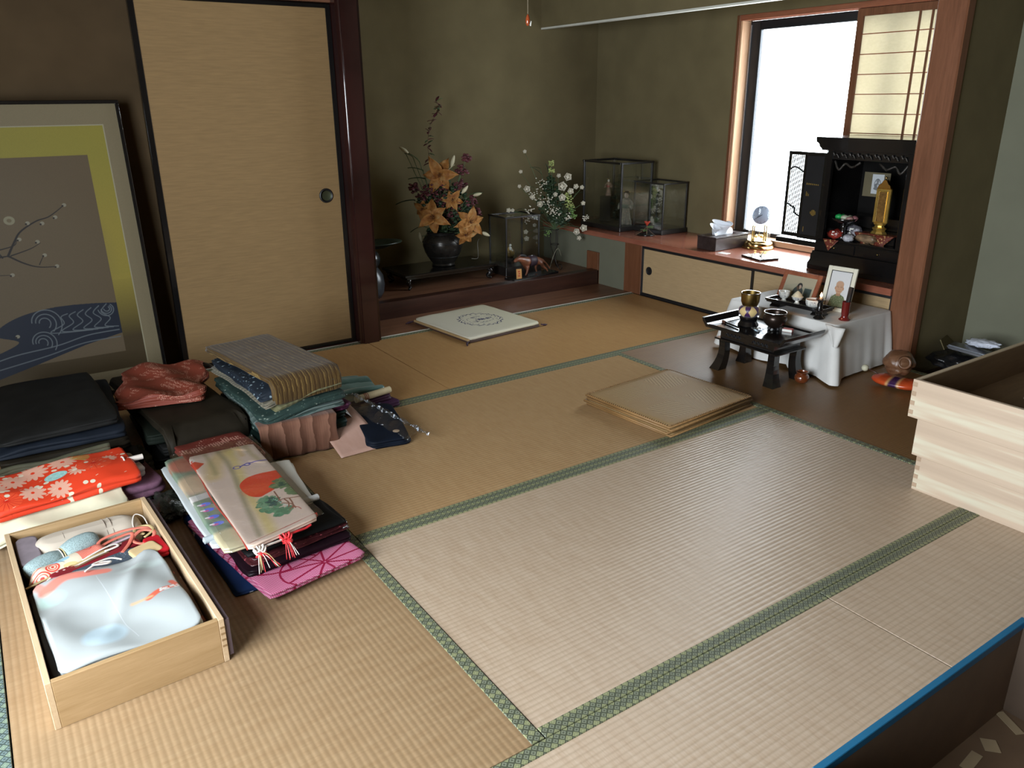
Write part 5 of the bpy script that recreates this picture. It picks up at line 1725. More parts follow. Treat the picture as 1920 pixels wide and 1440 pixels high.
# light pull
lp = thing('light_pull', 'red wooden bead with a white tip hanging from a thin light cord', 'light pull', (.853, 1.221, 1.405))
obj('cord', tube([(0, 0, .034), (0, 0, ZC - 1.405)], .0009, 5), plain('thin_cord', (.22, .18, .12), .7), lp)
obj('bead', lathe([(0, 0), (.004, .001), (.0068, .008), (.0072, .016), (.0055, .026), (.002, .033), (0, .034)], 20), plain('red_bead', (.24, .045, .012), .15, coat=.6, var=.1), lp, smooth=True)
obj('white_tip', tube([(.0075, -.004, .0), (.0085, -.004, .010), (.010, -.0045, .014)], .0015, 6), M_porc, lp, smooth=True)
# ------------------------------------------------------------------ garments
def cloth(name, c, rough=.7, var=.22, ns=14, weave=500, spec=.1, sheen=.0, bump=.15):
    t = NT(name)
    v = t.coord('Object')
    col = t.ramp(t.noise(v, ns, 4), [(.3, tint(c, 1 - var)), (.7, tint(c, 1 + var))])
    return t.out(col, rough, 0, spec, t.noise(v, weave, 2), bump, .0006, sheen=sheen)
def striped(name, stops, axis='X', scale=12, rough=.6, dist=1.0, spec=.08):
    t = NT(name)
    v = t.coord('Object')
    w = t.wave(v, scale, dist, 3, axis, 'SAW', 2)
    n = t.noise(t.coord('Object', scale=(60, 3, 3) if axis == 'X' else (3, 60, 60)), 4, 4)
    f = t.math('ADD', t.math('MULTIPLY', w, .6), t.math('MULTIPLY', n, .4))
    return t.out(t.ramp(f, stops), rough, 0, spec, t.noise(v, 500, 2), .15, .0006, sheen=.1)
def motif(name, base, m1, m2, sc=30, th=(.18, .3), rough=.6, base2=None, spec=.1):
    t = NT(name)
    v = t.coord('Object')
    d = t.voro(v, sc, 'F1')
    n = t.noise(v, sc * .5, 3)
    b_ = t.ramp(n, [(.4, base), (.6, base2 or tint(base, 1.3))])
    col = t.mix(t.math('LESS_THAN', d, th[0]), b_, m1)
    d2 = t.voro(t.coord('Object', loc=(.37, .11, .2)), sc * 1.6, 'F1')
    col = t.mix(t.math('LESS_THAN', d2, th[1] * .6), col, m2)
    return t.out(col, rough, 0, spec, t.noise(v, 500, 2), .15, .0006)
def shibori(name, base, dot, sc=210):
    t = NT(name)
    v = t.coord('Object')
    d = t.voro(v, sc, 'F1', rand=.35)
    big = t.noise(v, 14, 2)
    dc = t.mix(t.math('LESS_THAN', big, .52), dot, base)
    return t.out(t.mix(t.math('LESS_THAN', d, .36), base, dc), .6, 0, .25, d, .35, .001)
def crimson():
    t = NT('crimson_white_dots')
    v = t.coord('Object')
    d = t.voro(v, 55, 'F1')
    return t.out(t.mix(t.math('LESS_THAN', d, .17), (.17, .010, .016), (.60, .42, .40)), .45, 0, .4, t.noise(v, 60, 2), .2, .001)
def folded(name, label, x, y, z, w, d, t, k, m, rot=0, seed=0, group=None, fn=None, cat='folded kimono', amp=.0025, **kw):
    o = obj(name, slab(w, d, t, k, amp, seed, fn=fn, **kw), m, None, smooth=True, loc=(x, y, z), rot=rot)
    return tag(o, label, cat, group)
def hang(y0, t, mx=.25, r=.012):
    """bends everything beyond y0 (towards -y) down over a soft edge"""
    def fn(x, y, z01):
        s = y0 - y
        if s <= 0:
            return (0, 0, 0)
        z = z01 * t
        a = min(s / r, PI / 2)
        ny = y0 - math.sin(a) * (r + z)
        nz = -(r - math.cos(a) * (r + z)) 
        s2 = max(0, s - r * PI / 2)
        nz -= s2
        return (0, ny - y, nz - z)
    return fn

M_blk = cloth('black_silk', (.006, .006, .006), .6)
M_blk2 = cloth('charcoal_silk', (.010, .010, .0095), .6)
M_blk3 = cloth('dark_green_black', (.007, .010, .007), .7)
M_indigo = cloth('dark_indigo', (.009, .012, .018), .65)
M_dbr = cloth('dark_brown_silk', (.014, .011, .007), .6)

# pile by the painting: six dark garments
GP = 'dark garments piled before the painting'
def soften(k):
    return lambda x, y, z01: (0, 0, -k * max(0, -x - .1) * z01 - .12 * max(0, abs(y) - .22) * z01)
L = [('black folded kimono lowest in the dark pile before the painting', .385, .64, .044, 3, M_blk, -.600, 2.05),
     ('charcoal folded kimono second from the tatami in the dark pile before the painting', .375, .62, .046, 3, M_blk3, -.595, 2.04),
     ('dark brown folded kimono in the middle of the dark pile before the painting', .37, .60, .042, 3, M_dbr, -.610, 2.03),
     ('dark indigo folded kimono with an open sleeve, under the top one before the painting', .385, .60, .036, 2, M_indigo, -.598, 2.035),
     ('large plain black kimono on top of the pile before the painting', .345, .60, .030, 2, M_blk2, -.615, 2.05)]
z = 0
for i, (lb, w, d, t, k, m, x, y) in enumerate(L):
    folded('folded_kimono', lb, x, y, z, w, d, t, k, m, (.02, -.03, .04, -.05, .03)[i], 3 + i, GP, soften(.15) if i > 2 else None, amp=.004, edge=.008)
    z += t + .005
folded('folded_kimono', 'loose black garment spilling over the near edge of the dark pile', -.640, 1.748, .004, .33, .13, .075, 3, M_blk, .06, 31, GP, amp=.012, r=.04, edge=.012)

# middle pile: dark kimonos with a red shibori one on top
GM = 'garments in the pile with the red cloth on top'
L = [('black folded kimono at the bottom of the red-topped pile', .285, .60, .036, 3, M_blk, -.205, 2.03),
     ('second black folded kimono in the red-topped pile', .275, .60, .038, 3, M_blk2, -.200, 2.03),
     ('greenish black folded kimono in the red-topped pile', .28, .58, .036, 3, M_blk3, -.210, 2.04),
     ('dark brown kimono draped over the near edge of the red-topped pile', .275, .80, .026, 2, M_dbr, -.205, 2.02)]
z = 0
for i, (lb, w, d, t, k, m, x, y) in enumerate(L):
    folded('folded_kimono', lb, x, y, z, w, d, t, k, m, (-.02, .05, -.04, .10)[i], 11 + i, GM, hang(-.305, .026) if i == 3 else None, amp=.004, edge=.008)
    z += t + .005
M_redshib = shibori('red_shibori', (.17, .035, .020), (.42, .21, .15), 170)
def wrinkle(x, y, z01):
    return (.012 * math.sin(y * 30), 0, z01 * (.014 * math.sin(x * 38 + y * 22) * .6 + .030 * max(0, y) - .10 * max(0, -x - .06)) )
folded('crumpled_kimono', 'crumpled red tie-dyed kimono lying across the top of the dark middle pile', -.225, 2.13, z + .002, .30, .40, .034, 3, M_redshib, -.28, 17, GM, wrinkle, amp=.010, edge=.014, nr=14)
o = tag(obj('strap', tube(curve([(-.045, 2.32, .175), (-.02, 2.25, .178), (.0, 2.12, .16), (.01, 2.02, .145), (.02, 1.96, .135)], 6), .007, 8, flat=.5), M_blackmatt, None, smooth=True), 'black strap with a shiny clasp beside the red crumpled kimono', 'strap')
obj('clasp', box(-.003, 2.08, .158, .010, 2.12, .166, .002), M_chrome, o)
gp = folded('grey_patterned_cloth', 'grey green patterned cloth poking out under the black pile beside the red-orange kimono', -.385, 1.80, 0, .05, .14, .055, 3, motif('grey_green_motif', (.05, .055, .045), (.17, .17, .14), (.10, .12, .09), 50), .1, 43, None, cat='folded cloth')

# tall pile with the striped brown kimono on top
GT = 'garments in the tall pile topped by the brown striped kimono'
M_teal = motif('teal_floral', (.014, .025, .022), (.20, .27, .23), (.09, .13, .12), 34)
M_teal2 = striped('teal_grey_silk', [(.2, (.030, .048, .044)), (.5, (.06, .09, .08)), (.8, (.10, .13, .12))], 'Y', 9, .4)
M_beige = striped('beige_brown_lining', [(.2, (.09, .08, .055)), (.5, (.17, .15, .11)), (.8, (.06, .06, .045))], 'Y', 16, .6)
M_olive = striped('olive_gold_silk', [(.2, (.09, .085, .04)), (.6, (.16, .15, .08)), (.85, (.06, .06, .035))], 'X', 14, .5)
M_plum = motif('plum_flowers', (.040, .010, .024), (.20, .11, .16), (.11, .03, .08), 26)
M_purdot = motif('purple_dots', (.050, .028, .10), (.30, .27, .38), (.10, .07, .16), 110, (.2, .25))
M_green = cloth('bottle_green', (.009, .020, .017), .5)
M_navyp = motif('navy_print', (.012, .016, .022), (.17, .22, .24), (.06, .09, .12), 40)
L = [('dark plum garment flat on the tatami under the tall pile', .33, .52, .022, 2, cloth('dark_plum', (.05, .012, .025), .6), .125, 1.86),
     ('purple dotted garment low in the tall pile, showing at its window-far side', .32, .50, .030, 2, M_purdot, .095, 1.87),
     ('bottle green garment in the tall pile above the brown rough cloth', .325, .50, .026, 2, M_green, .125, 1.84),
     ('dark teal garment with flowers low in the tall pile', .315, .49, .022, 2, M_teal, .130, 1.85),
     ('plum red garment with pale flowers sticking out of the tall pile', .300, .50, .022, 2, M_plum, .150, 1.85),
     ('plain teal grey garment in the middle of the tall pile', .315, .49, .022, 2, M_teal2, .125, 1.84),
     ('teal garment with pale sprigs above the middle of the tall pile', .320, .49, .024, 2, motif('teal_sprigs', (.018, .032, .028), (.15, .18, .15), (.05, .075, .06), 46), .130, 1.84),
     ('olive gold garment with loose folds in the tall pile', .27, .46, .020, 3, M_olive, .145, 1.86),
     ('beige lined garment with many thin folds in the tall pile', .285, .47, .022, 4, M_beige, .120, 1.86),
     ('navy printed garment just below the striped one in the tall pile', .285, .46, .022, 3, M_navyp, .120, 1.87)]
z = 0
for i, (lb, w, d, t, k, m, x, y) in enumerate(L):
    folded('folded_kimono', lb, x, y, z, w, d, t, k, m, (.02, -.02, .03, .06, .10, .05, .10, .14, .13, .12)[i], 50 + i, GT,
           (lambda x, y, z01: (0, 0, -.06 * max(0, -x) - .16 * max(0, -x - y - .20))) if i > 4 else None, amp=.005, edge=.013)
    z += t + .0030
ZT2 = z
M_stripe = striped('brown_stripes', [(.15, (.034, .016, .004)), (.46, (.060, .032, .009)), (.53, (.21, .135, .040)), (.58, (.045, .024, .007)), (.80, (.10, .060, .017)), (.9, (.026, .013, .004))], 'X', 17, .6, 1.5, .15)
folded('striped_kimono', 'brown and gold striped kimono draped over the top of the tall pile', .135, 1.885, z + .001, .270, .62, .018, 2, M_stripe, .16, 71, GT, hang(-.225, .018, r=.02), amp=.004, edge=.006, nr=20)
folded('folded_kimono', 'pale teal striped lining trailing down the window side of the tall pile', .262, 1.93, .165, .085, .36, .012, 2, M_teal2, .18, 72, GT,
       lambda x, y, z01: (0, 0, -.55 * (x + .04) - .10 * max(0, -y)), amp=.004)
M_rough = striped('rough_brown_weave', [(.2, (.08, .034, .020)), (.5, (.13, .06, .038)), (.8, (.19, .095, .062))], 'X', 6, .85, 3, .1)
def frontdrape(w, h, sag=.0):
    def fn(u, v):
        x = (u - .5) * w
        if v < .25:
            return (x, .05 * (1 - v / .25) , h + .003)
        q = (v - .25) / .75
        return (x + .004 * math.sin(q * 5 + u * 9), -.010 * q - .003 * math.sin(u * 17) * q - .002 * math.sin(u * 41) * q, h * (1 - q) + .006 + sag * math.sin(u * PI) * q)
    return fn
o = obj('draped_cloth', sheet(frontdrape(.275, .125), 60, 18, .006), M_rough, None, smooth=True, loc=(.105, 1.575, .0), rot=-.10)
tag(o, 'rough reddish brown woven cloth hanging down the front of the tall pile', 'cloth', GT)
# pinkish paper folder, white papers, navy crest cloth in plastic, teal silk with a cream roll
M_pinkp = wood('pinkish_paper', (.42, .25, .19), (.50, .32, .26), .5, 'Y', 3, 6)
def ramp_sheet(w, d, h0, h1, bow=.02):
    return lambda u, v: ((u - .5) * w, (v - .5) * d, h0 + (h1 - h0) * v + bow * math.sin(v * PI) * (.5 + .5 * u))
o = obj('paper_folder', sheet(ramp_sheet(.17, .30, .004, .075, .012), 12, 14, .0012), M_pinkp, None, smooth=True, loc=(.290, 1.605, 0), rot=.02)
tag(o, 'pinkish paper folder leaning out of the tall pile onto the tatami', 'paper')
o = obj('white_paper', sheet(lambda u, v: ((u - .5) * .12 + .02 * v, (v - .5) * .20, .085 + .035 * math.sin(u * PI) * (1 - .4 * v) - .05 * u), 14, 12, .001), plain('white_wrapping', (.55, .54, .55), .4, var=.05), None, smooth=True, loc=(.315, 1.76, 0), rot=-.15)
tag(o, 'curled white wrapping paper at the window side of the tall pile', 'paper')
o = obj('cream_paper_bag', blob(.055, .075, .030, 3, .25, 3, 6, (0, 0, .030)), plain('cream_paper', (.50, .46, .36), .6, var=.1), None, smooth=True, loc=(.322, 1.685, 0), rot=.3)
tag(o, 'crumpled cream paper packet behind the pinkish folder', 'paper')
nv_ = thing('navy_crest_kimono', 'navy kimono with a small round tan crest, sliding out of a clear plastic bag', 'folded kimono', (.425, 1.585, 0), -.22)
obj('folded_body', slab(.155, .30, .046, 3, .005, 81, r=.03, fn=lambda x, y, z01: (0, 0, z01 * .10 * y), edge=.010), cloth('navy_silk', (.005, .008, .015), .6), nv_, smooth=True)
obj('round_crest', lathe([(0, 0), (.012, 0), (.0125, .001), (.009, .0018), (0, .0015)], 24, loc=(.035, -.098, .0405)), plain('tan_crest', (.50, .36, .24), .6, ns=200, var=.3), nv_, smooth=40)
M_film = film('clear_film', .08, .09)
M_film2 = film('crinkled_film', .08, .25, .55)
pf = tag(obj('plastic_bag', sheet(lambda u, v: ((u - .5) * .10 + .10 * v, .17 - .40 * v, .085 - .058 * v + .014 * math.sin(u * PI) + .004 * math.sin(v * 31 + u * 7)), 16, 40, .0006), M_film, None, smooth=True, loc=(.375, 1.615, .012), rot=.05), 'clear plastic garment bag with a shiny crinkled edge over the navy kimono', 'plastic bag')
obj('crinkled_edge', sheet(lambda u, v: (.030 + .10 * v + .014 * u, .17 - .40 * v + .004 * math.sin(v * 60), .088 - .062 * v + .006 * math.sin(u * PI * 2 + v * 40)), 8, 60, .0006), M_film2, pf, smooth=True)
M_tealsilk = striped('shiny_teal_silk', [(.2, (.045, .105, .095)), (.5, (.12, .22, .20)), (.8, (.20, .30, .28))], 'Y', 7, .3, 1.5, .35)
GS = 'garments lying beside the tall pile'
folded('folded_kimono', 'plum and pale blue folded garment flat beside the tall pile', .500, 1.885, 0, .20, .20, .022, 2, motif('plum_blue', (.045, .018, .045), (.22, .24, .33), (.07, .03, .08), 22), .15, 91, GS)
folded('folded_kimono', 'dark plum folded garment between the plum and teal ones beside the tall pile', .475, 1.92, .024, .21, .20, .022, 2, cloth('dusky_plum', (.055, .025, .045), .5), .10, 92, GS)
folded('folded_kimono', 'shiny teal silk garment folded beside the tall pile', .455, 1.965, .048, .22, .25, .034, 3, M_tealsilk, .05, 93, GS, lambda x, y, z01: (0, 0, .012 * math.sin(y * 45) * z01 - .12 * max(0, x) * z01))
rl = thing('cloth_roll', 'cream cloth roll banded with thin red rings under the teal silk', 'cloth roll', (.505, 1.828, .064), .18)
M_cream = cloth('cream_silk', (.52, .44, .28), .5)
obj('roll_body', tube([(-.085, 0, 0), (-.083, 0, 0), (.083, 0, 0), (.085, 0, 0)], [.011, .0145, .0145, .011], 24), M_cream, rl, smooth=50)
for x in (-.045, -.038, -.030):
    obj('red_ring', tube([(x - .0014, 0, 0), (x + .0014, 0, 0)], .0151, 24), plain('red_thread', (.22, .03, .02), .6), rl, smooth=50)

# near pile: shibori, dark garments, papers, festive kimono in plastic
GN = 'garments in the near pile topped by the kimono with the red sun'
folded('folded_kimono', 'blue and white garment at the very bottom of the near pile', -.205, 1.08, 0, .285, .50, .014, 2, motif('blue_white_big', (.010, .028, .09), (.40, .45, .52), (.02, .05, .13), 9, (.16, .2)), .04, 101, GN)
# magenta shibori with radiating lines
cv = Canvas(640, 1280, (.40, .075, .17))
s_ = np.sin((cv.x * 1.0 + cv.y * .9) * 230) * np.sin((cv.x * .9 - cv.y) * 150)
cv.put(np.clip(s_ * 2, 0, 1) * .75, (.62, .36, .45))
cv.put(np.clip(-s_ * 2, 0, 1) * .35, (.24, .02, .07))
for cx_, cy_ in ((.62, .24), (.20, 1.0), (.85, 1.3), (.40, .65)):
    for k in range(9):
        a = k * 2 * PI / 9 + cx_
        cv.line([(cx_ + .02 * math.cos(a), cy_ + .02 * math.sin(a)), (cx_ + .42 * math.cos(a), cy_ + .30 * math.sin(a))], .020, (.22, .006, .035))
    cv.curve([(cx_ + .42 * math.cos(k * 2 * PI / 9 + cx_), cy_ + .30 * math.sin(k * 2 * PI / 9 + cx_)) for k in range(10)], .018, (.22, .006, .035))
cv.grain(.25)
M_pinkshib = printed('magenta_shibori', cv.image('shibori_print'), .6, .3, (1 / .29, 1 / .58, 1), (.5, .5, 0), ns=220)
folded('folded_kimono', 'magenta tie-dyed kimono with radiating dark lines low in the near pile', -.178, 1.020, .0155, .285, .52, .018, 2, M_pinkshib, .16, 102, GN)
M_redsh = motif('dark_red_glitter', (.045, .010, .012), (.24, .05, .06), (.09, .02, .02), 60, rough=.25, spec=.5)
L = [('black and plum garment above the magenta one in the near pile', .300, .52, .016, 2, cloth('plum_black', (.012, .005, .008), .35), -.172, 1.11, .10),
     ('dark red glossy patterned garment in the near pile', .290, .50, .014, 3, M_redsh, -.166, 1.13, .14),
     ('plain black garment in the near pile', .285, .50, .013, 2, M_blk, -.165, 1.14, .10)]
z = .0355
for i, (lb, w, d, t, k, m, x, y, a) in enumerate(L):
    folded('folded_kimono', lb, x, y, z, w, d, t, k, m, a, 110 + i, GN, amp=.006, edge=.013)
    z += t + .0025
zn = z
M_tato = plain('pale_wrapping_paper', (.44, .47, .47), .55, var=.06, ns=8)
folded('paper_wrapper', 'pale grey paper wrapper sticking out along the drawer side of the near pile', -.300, 1.235, zn, .12, .58, .012, 4, M_tato, .02, 120, None, cat='paper wrapper', r=.004)
folded('paper_wrapper', 'cream white paper wrapper folds at the tatami side of the near pile', -.085, 1.195, zn, .125, .30, .016, 4, plain('cream_wrapping', (.50, .48, .42), .6, var=.06), -.12, 121, None, cat='paper wrapper', r=.004, edge=.01)
for i, (x, y, zz, lb, mm) in enumerate(((-.335, .985, zn + .006, 'short pale blue cloth roll at the near corner of the near pile', plain('pale_blue_roll', (.38, .43, .46), .5)), (-.055, 1.045, zn + .004, 'short white cloth roll at the tatami side of the near pile', plain('white_roll', (.52, .52, .50), .5)))):
    o = thing('cloth_roll', lb, 'cloth roll', (x, y, zz), .12 + PI * 0)
    obj('roll_body', tube([(-.030, 0, .008), (.030, 0, .008)], .0095, 18), mm, o, smooth=50)
    obj('roll_core', tube([(-.0325, 0, .008), (.0325, 0, .008)], .004, 12), M_tato, o, smooth=50)
folded('folded_kimono', 'dark red dotted kimono end showing behind the festive kimono', -.185, 1.505, zn + .018, .22, .26, .020, 2, shibori('dark_red_dots', (.12, .020, .014), (.45, .26, .20), 120), .06, 122, GN, lambda x, y, z01: (0, 0, -.06 * max(0, y)), amp=.006)
# green floral kimono strip
cv = Canvas(256, 1536, (.16, .20, .15))
r0 = random.Random(8)
H_ = 6.0
cv.a[:] = (.15, .20, .14)
for k in range(70):
    x, y = r0.random(), r0.random() * H_
    cv.ell(x, y, .22, .10, r0.choice(((.06, .11, .08), (.24, .27, .21), (.09, .16, .11), (.30, .22, .19))), r0.random() * 3, .55, 30)
cv.ell(.3, .45, .5, .5, (.47, .40, .25), 0, .9, 40)
cv.ell(.3, 3.9, .35, .6, (.45, .33, .22), 0, .9, 40)
cv.ell(.4, 5.3, .4, .5, (.38, .08, .05), 0, .7, 40)
cv.poly([(0, 2.85), (1, 2.95), (1, 3.25), (0, 3.2)], (.48, .46, .44), .85)
for k, y in enumerate((1.35, 1.75, 2.2, 2.55)):
    cv.ell(.24, y, .13, .10, (.10, .16, .62))
    cv.ell(.18, y - .03, .07, .05, (.50, .12, .28))
    cv.ell(.12, y + .02, .06, .04, (.55, .5, .52))
cv.grain(.2)
M_strip = printed('green_floral_print', cv.image('floral_strip'), .35, .15, (1 / .12, 1 / .66, 1), (.5, .5, 0), spec=.5)
folded('folded_kimono', 'green floral kimono edge showing beside the festive kimono in the near pile', -.288, 1.205, zn + .0145, .115, .66, .016, 2, M_strip, .02, 123, GN, r=.006)
# festive kimono with the red sun and pine
cv = Canvas(512, 1664, (.58, .43, .32))
HH = 1664 / 512
def P_(u, v):
    return (u, v * HH)
def soft(pts, wd, c, op, s=60):
    cv.curve([P_(*q) for q in pts], wd, c, op, soft=s)
cv.a[:] = (.60, .45, .36)
soft([(.62, 1.0), (.30, .85), (.15, .70)], .26, (.54, .38, .15), .7, 70)
soft([(.60, .95), (.52, .72), (.42, .45), (.40, .2), (.36, .05)], .16, (.55, .42, .14), .75, 60)
soft([(.44, 1.0), (.46, .83), (.41, .64), (.31, .38), (.27, .26), (.20, .05)], .075, (.24, .21, .12), .75, 30)
soft([(.25, 1.0), (.24, .84), (.20, .72)], .07, (.26, .23, .11), .6, 30)
soft([(.86, 1.0), (.86, .86), (.90, .74)], .09, (.33, .27, .12), .6, 30)
soft([(.75, 1.0), (.72, .86)], .08, (.55, .36, .12), .6, 30)
cv.poly([P_(-.05, .965), P_(.16, .875), P_(.02, .825), P_(-.05, .85)], (.50, .05, .025))
cv.curve([P_(.0, .94), P_(.04, .955), P_(.05, .93), P_(.02, .92)], .02, (.6, .55, .5))
cv.curve([P_(.47, .735), P_(.50, .722), P_(.55, .72), P_(.58, .735), P_(.55, .75), P_(.50, .748), P_(.47, .735)], .018, (.07, .06, .30))
cv.curve([P_(.58, .735), P_(.64, .745), P_(.70, .755), P_(.76, .75), P_(.85, .752), P_(1.05, .730)], .028, (.05, .04, .30))
cv.curve([P_(.64, .742), P_(.68, .728), P_(.73, .738), P_(.70, .757)], .024, (.07, .06, .32))
cv.curve([P_(.665, .742), P_(.70, .745)], .014, (.6, .6, .62))
sun = [P_(.375, .487), P_(.40, .545), P_(.52, .59), P_(.66, .603), P_(.82, .60), P_(1.05, .575), P_(1.05, .49), P_(.80, .40), P_(.62, .372), P_(.53, .364), P_(.44, .39), P_(.395, .43)]
S_ = [(p.x, p.y) for p in curve([(a, b_, 0) for a, b_ in sun], 6, True)]
cv.poly(S_, (.62, .045, .018))
cv.ell(.55, .45 * HH, .20, .20, (.66, .10, .03), 0, .35, 40)
def blobs(cx, cy, rx, ry, n, cols, seed, sz=.05):
    r1 = random.Random(seed)
    for k in range(n):
        a = r1.random() * 6.28
        q = r1.random() ** .5
        cv.ell(cx + rx * q * math.cos(a), (cy + ry * q * math.sin(a)) * HH, sz * (.7 + .6 * r1.random()), sz * (.5 + .4 * r1.random()), r1.choice(cols), r1.random() * 3, .9, 2)
G1 = ((.10, .17, .075), (.13, .20, .09), (.07, .13, .06))
blobs(.93, .43, .17, .050, 70, G1, 1)
blobs(1.0, .33, .12, .06, 50, G1, 2)
G2 = ((.10, .24, .13), (.14, .28, .16), (.08, .18, .10))
blobs(.56, .27, .15, .075, 80, G2, 3)
blobs(.66, .165, .12, .030, 50, G2, 4)
blobs(.62, .28, .06, .045, 26, ((.02, .07, .06), (.03, .09, .08)), 5, .03)
blobs(.92, .42, .05, .02, 12, ((.02, .07, .05),), 6, .03)
for k in range(9):
    cv.ell(.66 + .012 * k, (.30 - .013 * k) * HH, .013, .010, (.30, .55, .50))
for pts in ([(.69, .265), (.78, .27), (.85, .258), (.99, .235)], [(.78, .27), (.80, .22), (.76, .18)], [(.85, .258), (.84, .20), (.80, .16)], [(.74, .37), (.73, .30), (.72, .26)], [(.72, .235), (.82, .20), (.83, .15)]):
    cv.curve([P_(*q) for q in pts], .022, (.22, .09, .06))
cv.curve([P_(.74, .15), P_(.80, .165), P_(.86, .15), P_(.88, .12)], .012, (.35, .03, .025))
cv.grain(.06)
M_sun = printed('festive_print', cv.image('festive_kimono_print'), .42, .12, (1 / .203, 1 / .62, 1), (.5, .5, 0), spec=.4)
def skew(x, y, z01):
    q = (y + .31) / .62
    return (.0, (1 - q) * .26 * x - q * .06 * x, 0)
folded('folded_kimono', 'cream festive kimono printed with a red sun and green pine, under clear plastic', -.188, 1.160, zn + .0335, .203, .62, .014, 2, M_sun, .0, 130, GN, skew, amp=.0015, edge=.001, r=.003)
lin_ = sheet(lambda u, v: (-.105 + .004 * math.sin(v * 9), -.31 + .60 * v - .02, .0 + .004 * u), 2, 30, .003)
o = obj('red_lining', xf(lin_, (-.188, 1.165, zn + .034)), plain('red_lining_silk', (.42, .035, .022), .5), None)
tag(o, 'thin red lining edge running along the festive kimono', 'kimono lining')
o2 = obj('red_hem', xf(sheet(lambda u, v: (-.095 + .20 * u, -.318 + .055 * u - .006 * math.sin(v * PI), .002 + .014 * v), 20, 6, .003), (-.188, 1.160, zn + .032)), plain('red_hem_silk', (.30, .018, .012), .4), o)
pfm = tag(obj('plastic_cover', sheet(lambda u, v: (-.335 + .262 * u + .03 * (v - .5) * 0, .815 + .70 * v + (1 - v) * .052 * u, zn + .053 + .003 * math.sin(u * 9 + v * 5) + .002 * math.sin(v * 37 + u * 13)), 40, 80, .0004), film('cover_film', .05, .13), None, smooth=True), 'clear crinkled plastic cover over the festive kimono with the red sun', 'plastic cover')
# tassels
M_cord = plain('red_cord', (.55, .025, .03), .5, var=.15)
M_wcord = plain('white_cord', (.62, .56, .50), .5, var=.1)
M_gcord = plain('gold_cord', (.42, .32, .15), .5, var=.1)
for i, (x, y, lb) in enumerate(((-.266, .835, 'red and white knotted cord tassel hanging at the near corner of the festive kimono'), (-.190, .858, 'red knotted cord tassel hanging at the middle of the festive kimono hem'))):
    ts = thing('cord_tassel', lb, 'tassel', (x, y - .012, zn + .034))
    kn = None
    for k in range(5):
        a = k * 1.257
        kn = tube([(.008 * math.cos(a) + .008 * math.cos(t), .008 * math.sin(t) * .8 - .004, .006 * math.sin(a) + .006 * math.cos(t * 2)) for t in [j * 2 * PI / 10 for j in range(10)]], .0028, 6, kn, closed=True)
    obj('cord_knot', kn, M_wcord if i == 0 else M_cord, ts, smooth=True)
    fr = blob(.013, .010, .009, 2, .6, 6, i, (.002, -.006, -.012))
    obj('tuft', fr, M_cord, ts, smooth=True)
    r1 = random.Random(i + 4)
    for k in range(9):
        dx = r1.uniform(-.02, .045) if i == 0 else r1.uniform(-.012, .022)
        c = curve([(0, -.004, -.006), (dx * .5, -.018, -.012 - r1.random() * .01), (dx, -.028 - r1.random() * .01, -.042 - r1.random() * .008)], 5)
        obj('thread', tube(c, .0011, 5), (M_gcord, M_wcord, M_cord)[k % 3] if i == 0 else (M_cord, M_cord, M_wcord)[k % 3], ts, smooth=True)
    obj('cord', tube(curve([(0, 0, 0), (.03, .004, .002), (.06, .014, -.002), (.078, .020, .0)], 5), .0030, 6), M_wcord if i == 0 else M_cord, ts, smooth=True)

# orange kimono pile at the painting side of the drawer
GO = 'garments in the low pile behind the honey-coloured drawer'
folded('folded_kimono', 'black patterned garment flat on the tatami behind the drawer', -.62, 1.60, 0, .42, .26, .026, 2, motif('black_grey_print', (.012, .012, .014), (.06, .07, .07), (.03, .03, .03), 60), .02, 140, GO)
folded('folded_kimono', 'dusty pink garment with a hanging corner behind the drawer', -.675, 1.585, .028, .32, .24, .020, 2, cloth('dusty_pink', (.45, .16, .17), .6), -.02, 141, GO, hang(-.085, .020, r=.02), amp=.006, edge=.012)
folded('folded_kimono', 'dusky purple crepe garment at the tatami side behind the drawer', -.475, 1.60, .028, .20, .26, .044, 2, cloth('dusky_purple', (.135, .065, .10), .8, ns=60), .15, 142, GO, amp=.008, r=.04, edge=.012)
folded('folded_kimono', 'white garment with a dark blue print showing its rolled end above the purple crepe', -.490, 1.615, .074, .15, .16, .030, 2, motif('white_navy', (.50, .50, .52), (.05, .04, .12), (.40, .40, .45), 16), .12, 143, GO)
M_creams = cloth('cream_silk_lining', (.58, .55, .40), .55, var=.08)
def creamfn(x, y, z01):
    q = max(0, -y - .02)
    return (.01 * math.sin(y * 40), -.03 * max(0, -x), -.55 * q - .30 * max(0, -x - .10) + .008 * math.sin(x * 32 + y * 20) * z01)
folded('silk_lining', 'cream silk undergarment spilling over the drawer end below the orange kimono', -.665, 1.525, .082, .37, .22, .022, 2, M_creams, -.02, 144, GO, creamfn, amp=.009, edge=.012, nr=16, r=.03)
M_orange = None
cv = Canvas(1024, 560, (.62, .045, .015))
r0 = random.Random(12)
def chrys(cx_, cy_, r, c, n=12):
    for k in range(n):
        a = k * 2 * PI / n
        cv.ell(cx_ + r * .55 * math.cos(a), cy_ + r * .55 * math.sin(a), r * .42, r * .16, c, a)
pk_ = (.62, .33, .24)
for (x, y, r) in ((.20, .36, .10), (.08, .28, .08), (.35, .42, .11), (.55, .44, .10), (.62, .25, .08), (.30, .16, .09), (.86, .33, .07), (.46, .12, .08)):
    chrys(x, y, r, pk_)
for (x, y, r) in ((.74, .28, .13), (.12, .12, .10)):
    cv.ell(x, y, r, r * .8, (.68, .07, .025))
    for k in range(16):
        a = k * PI / 8
        cv.line([(x, y), (x + r * math.cos(a), y + r * .8 * math.sin(a))], .004, (.50, .02, .01))
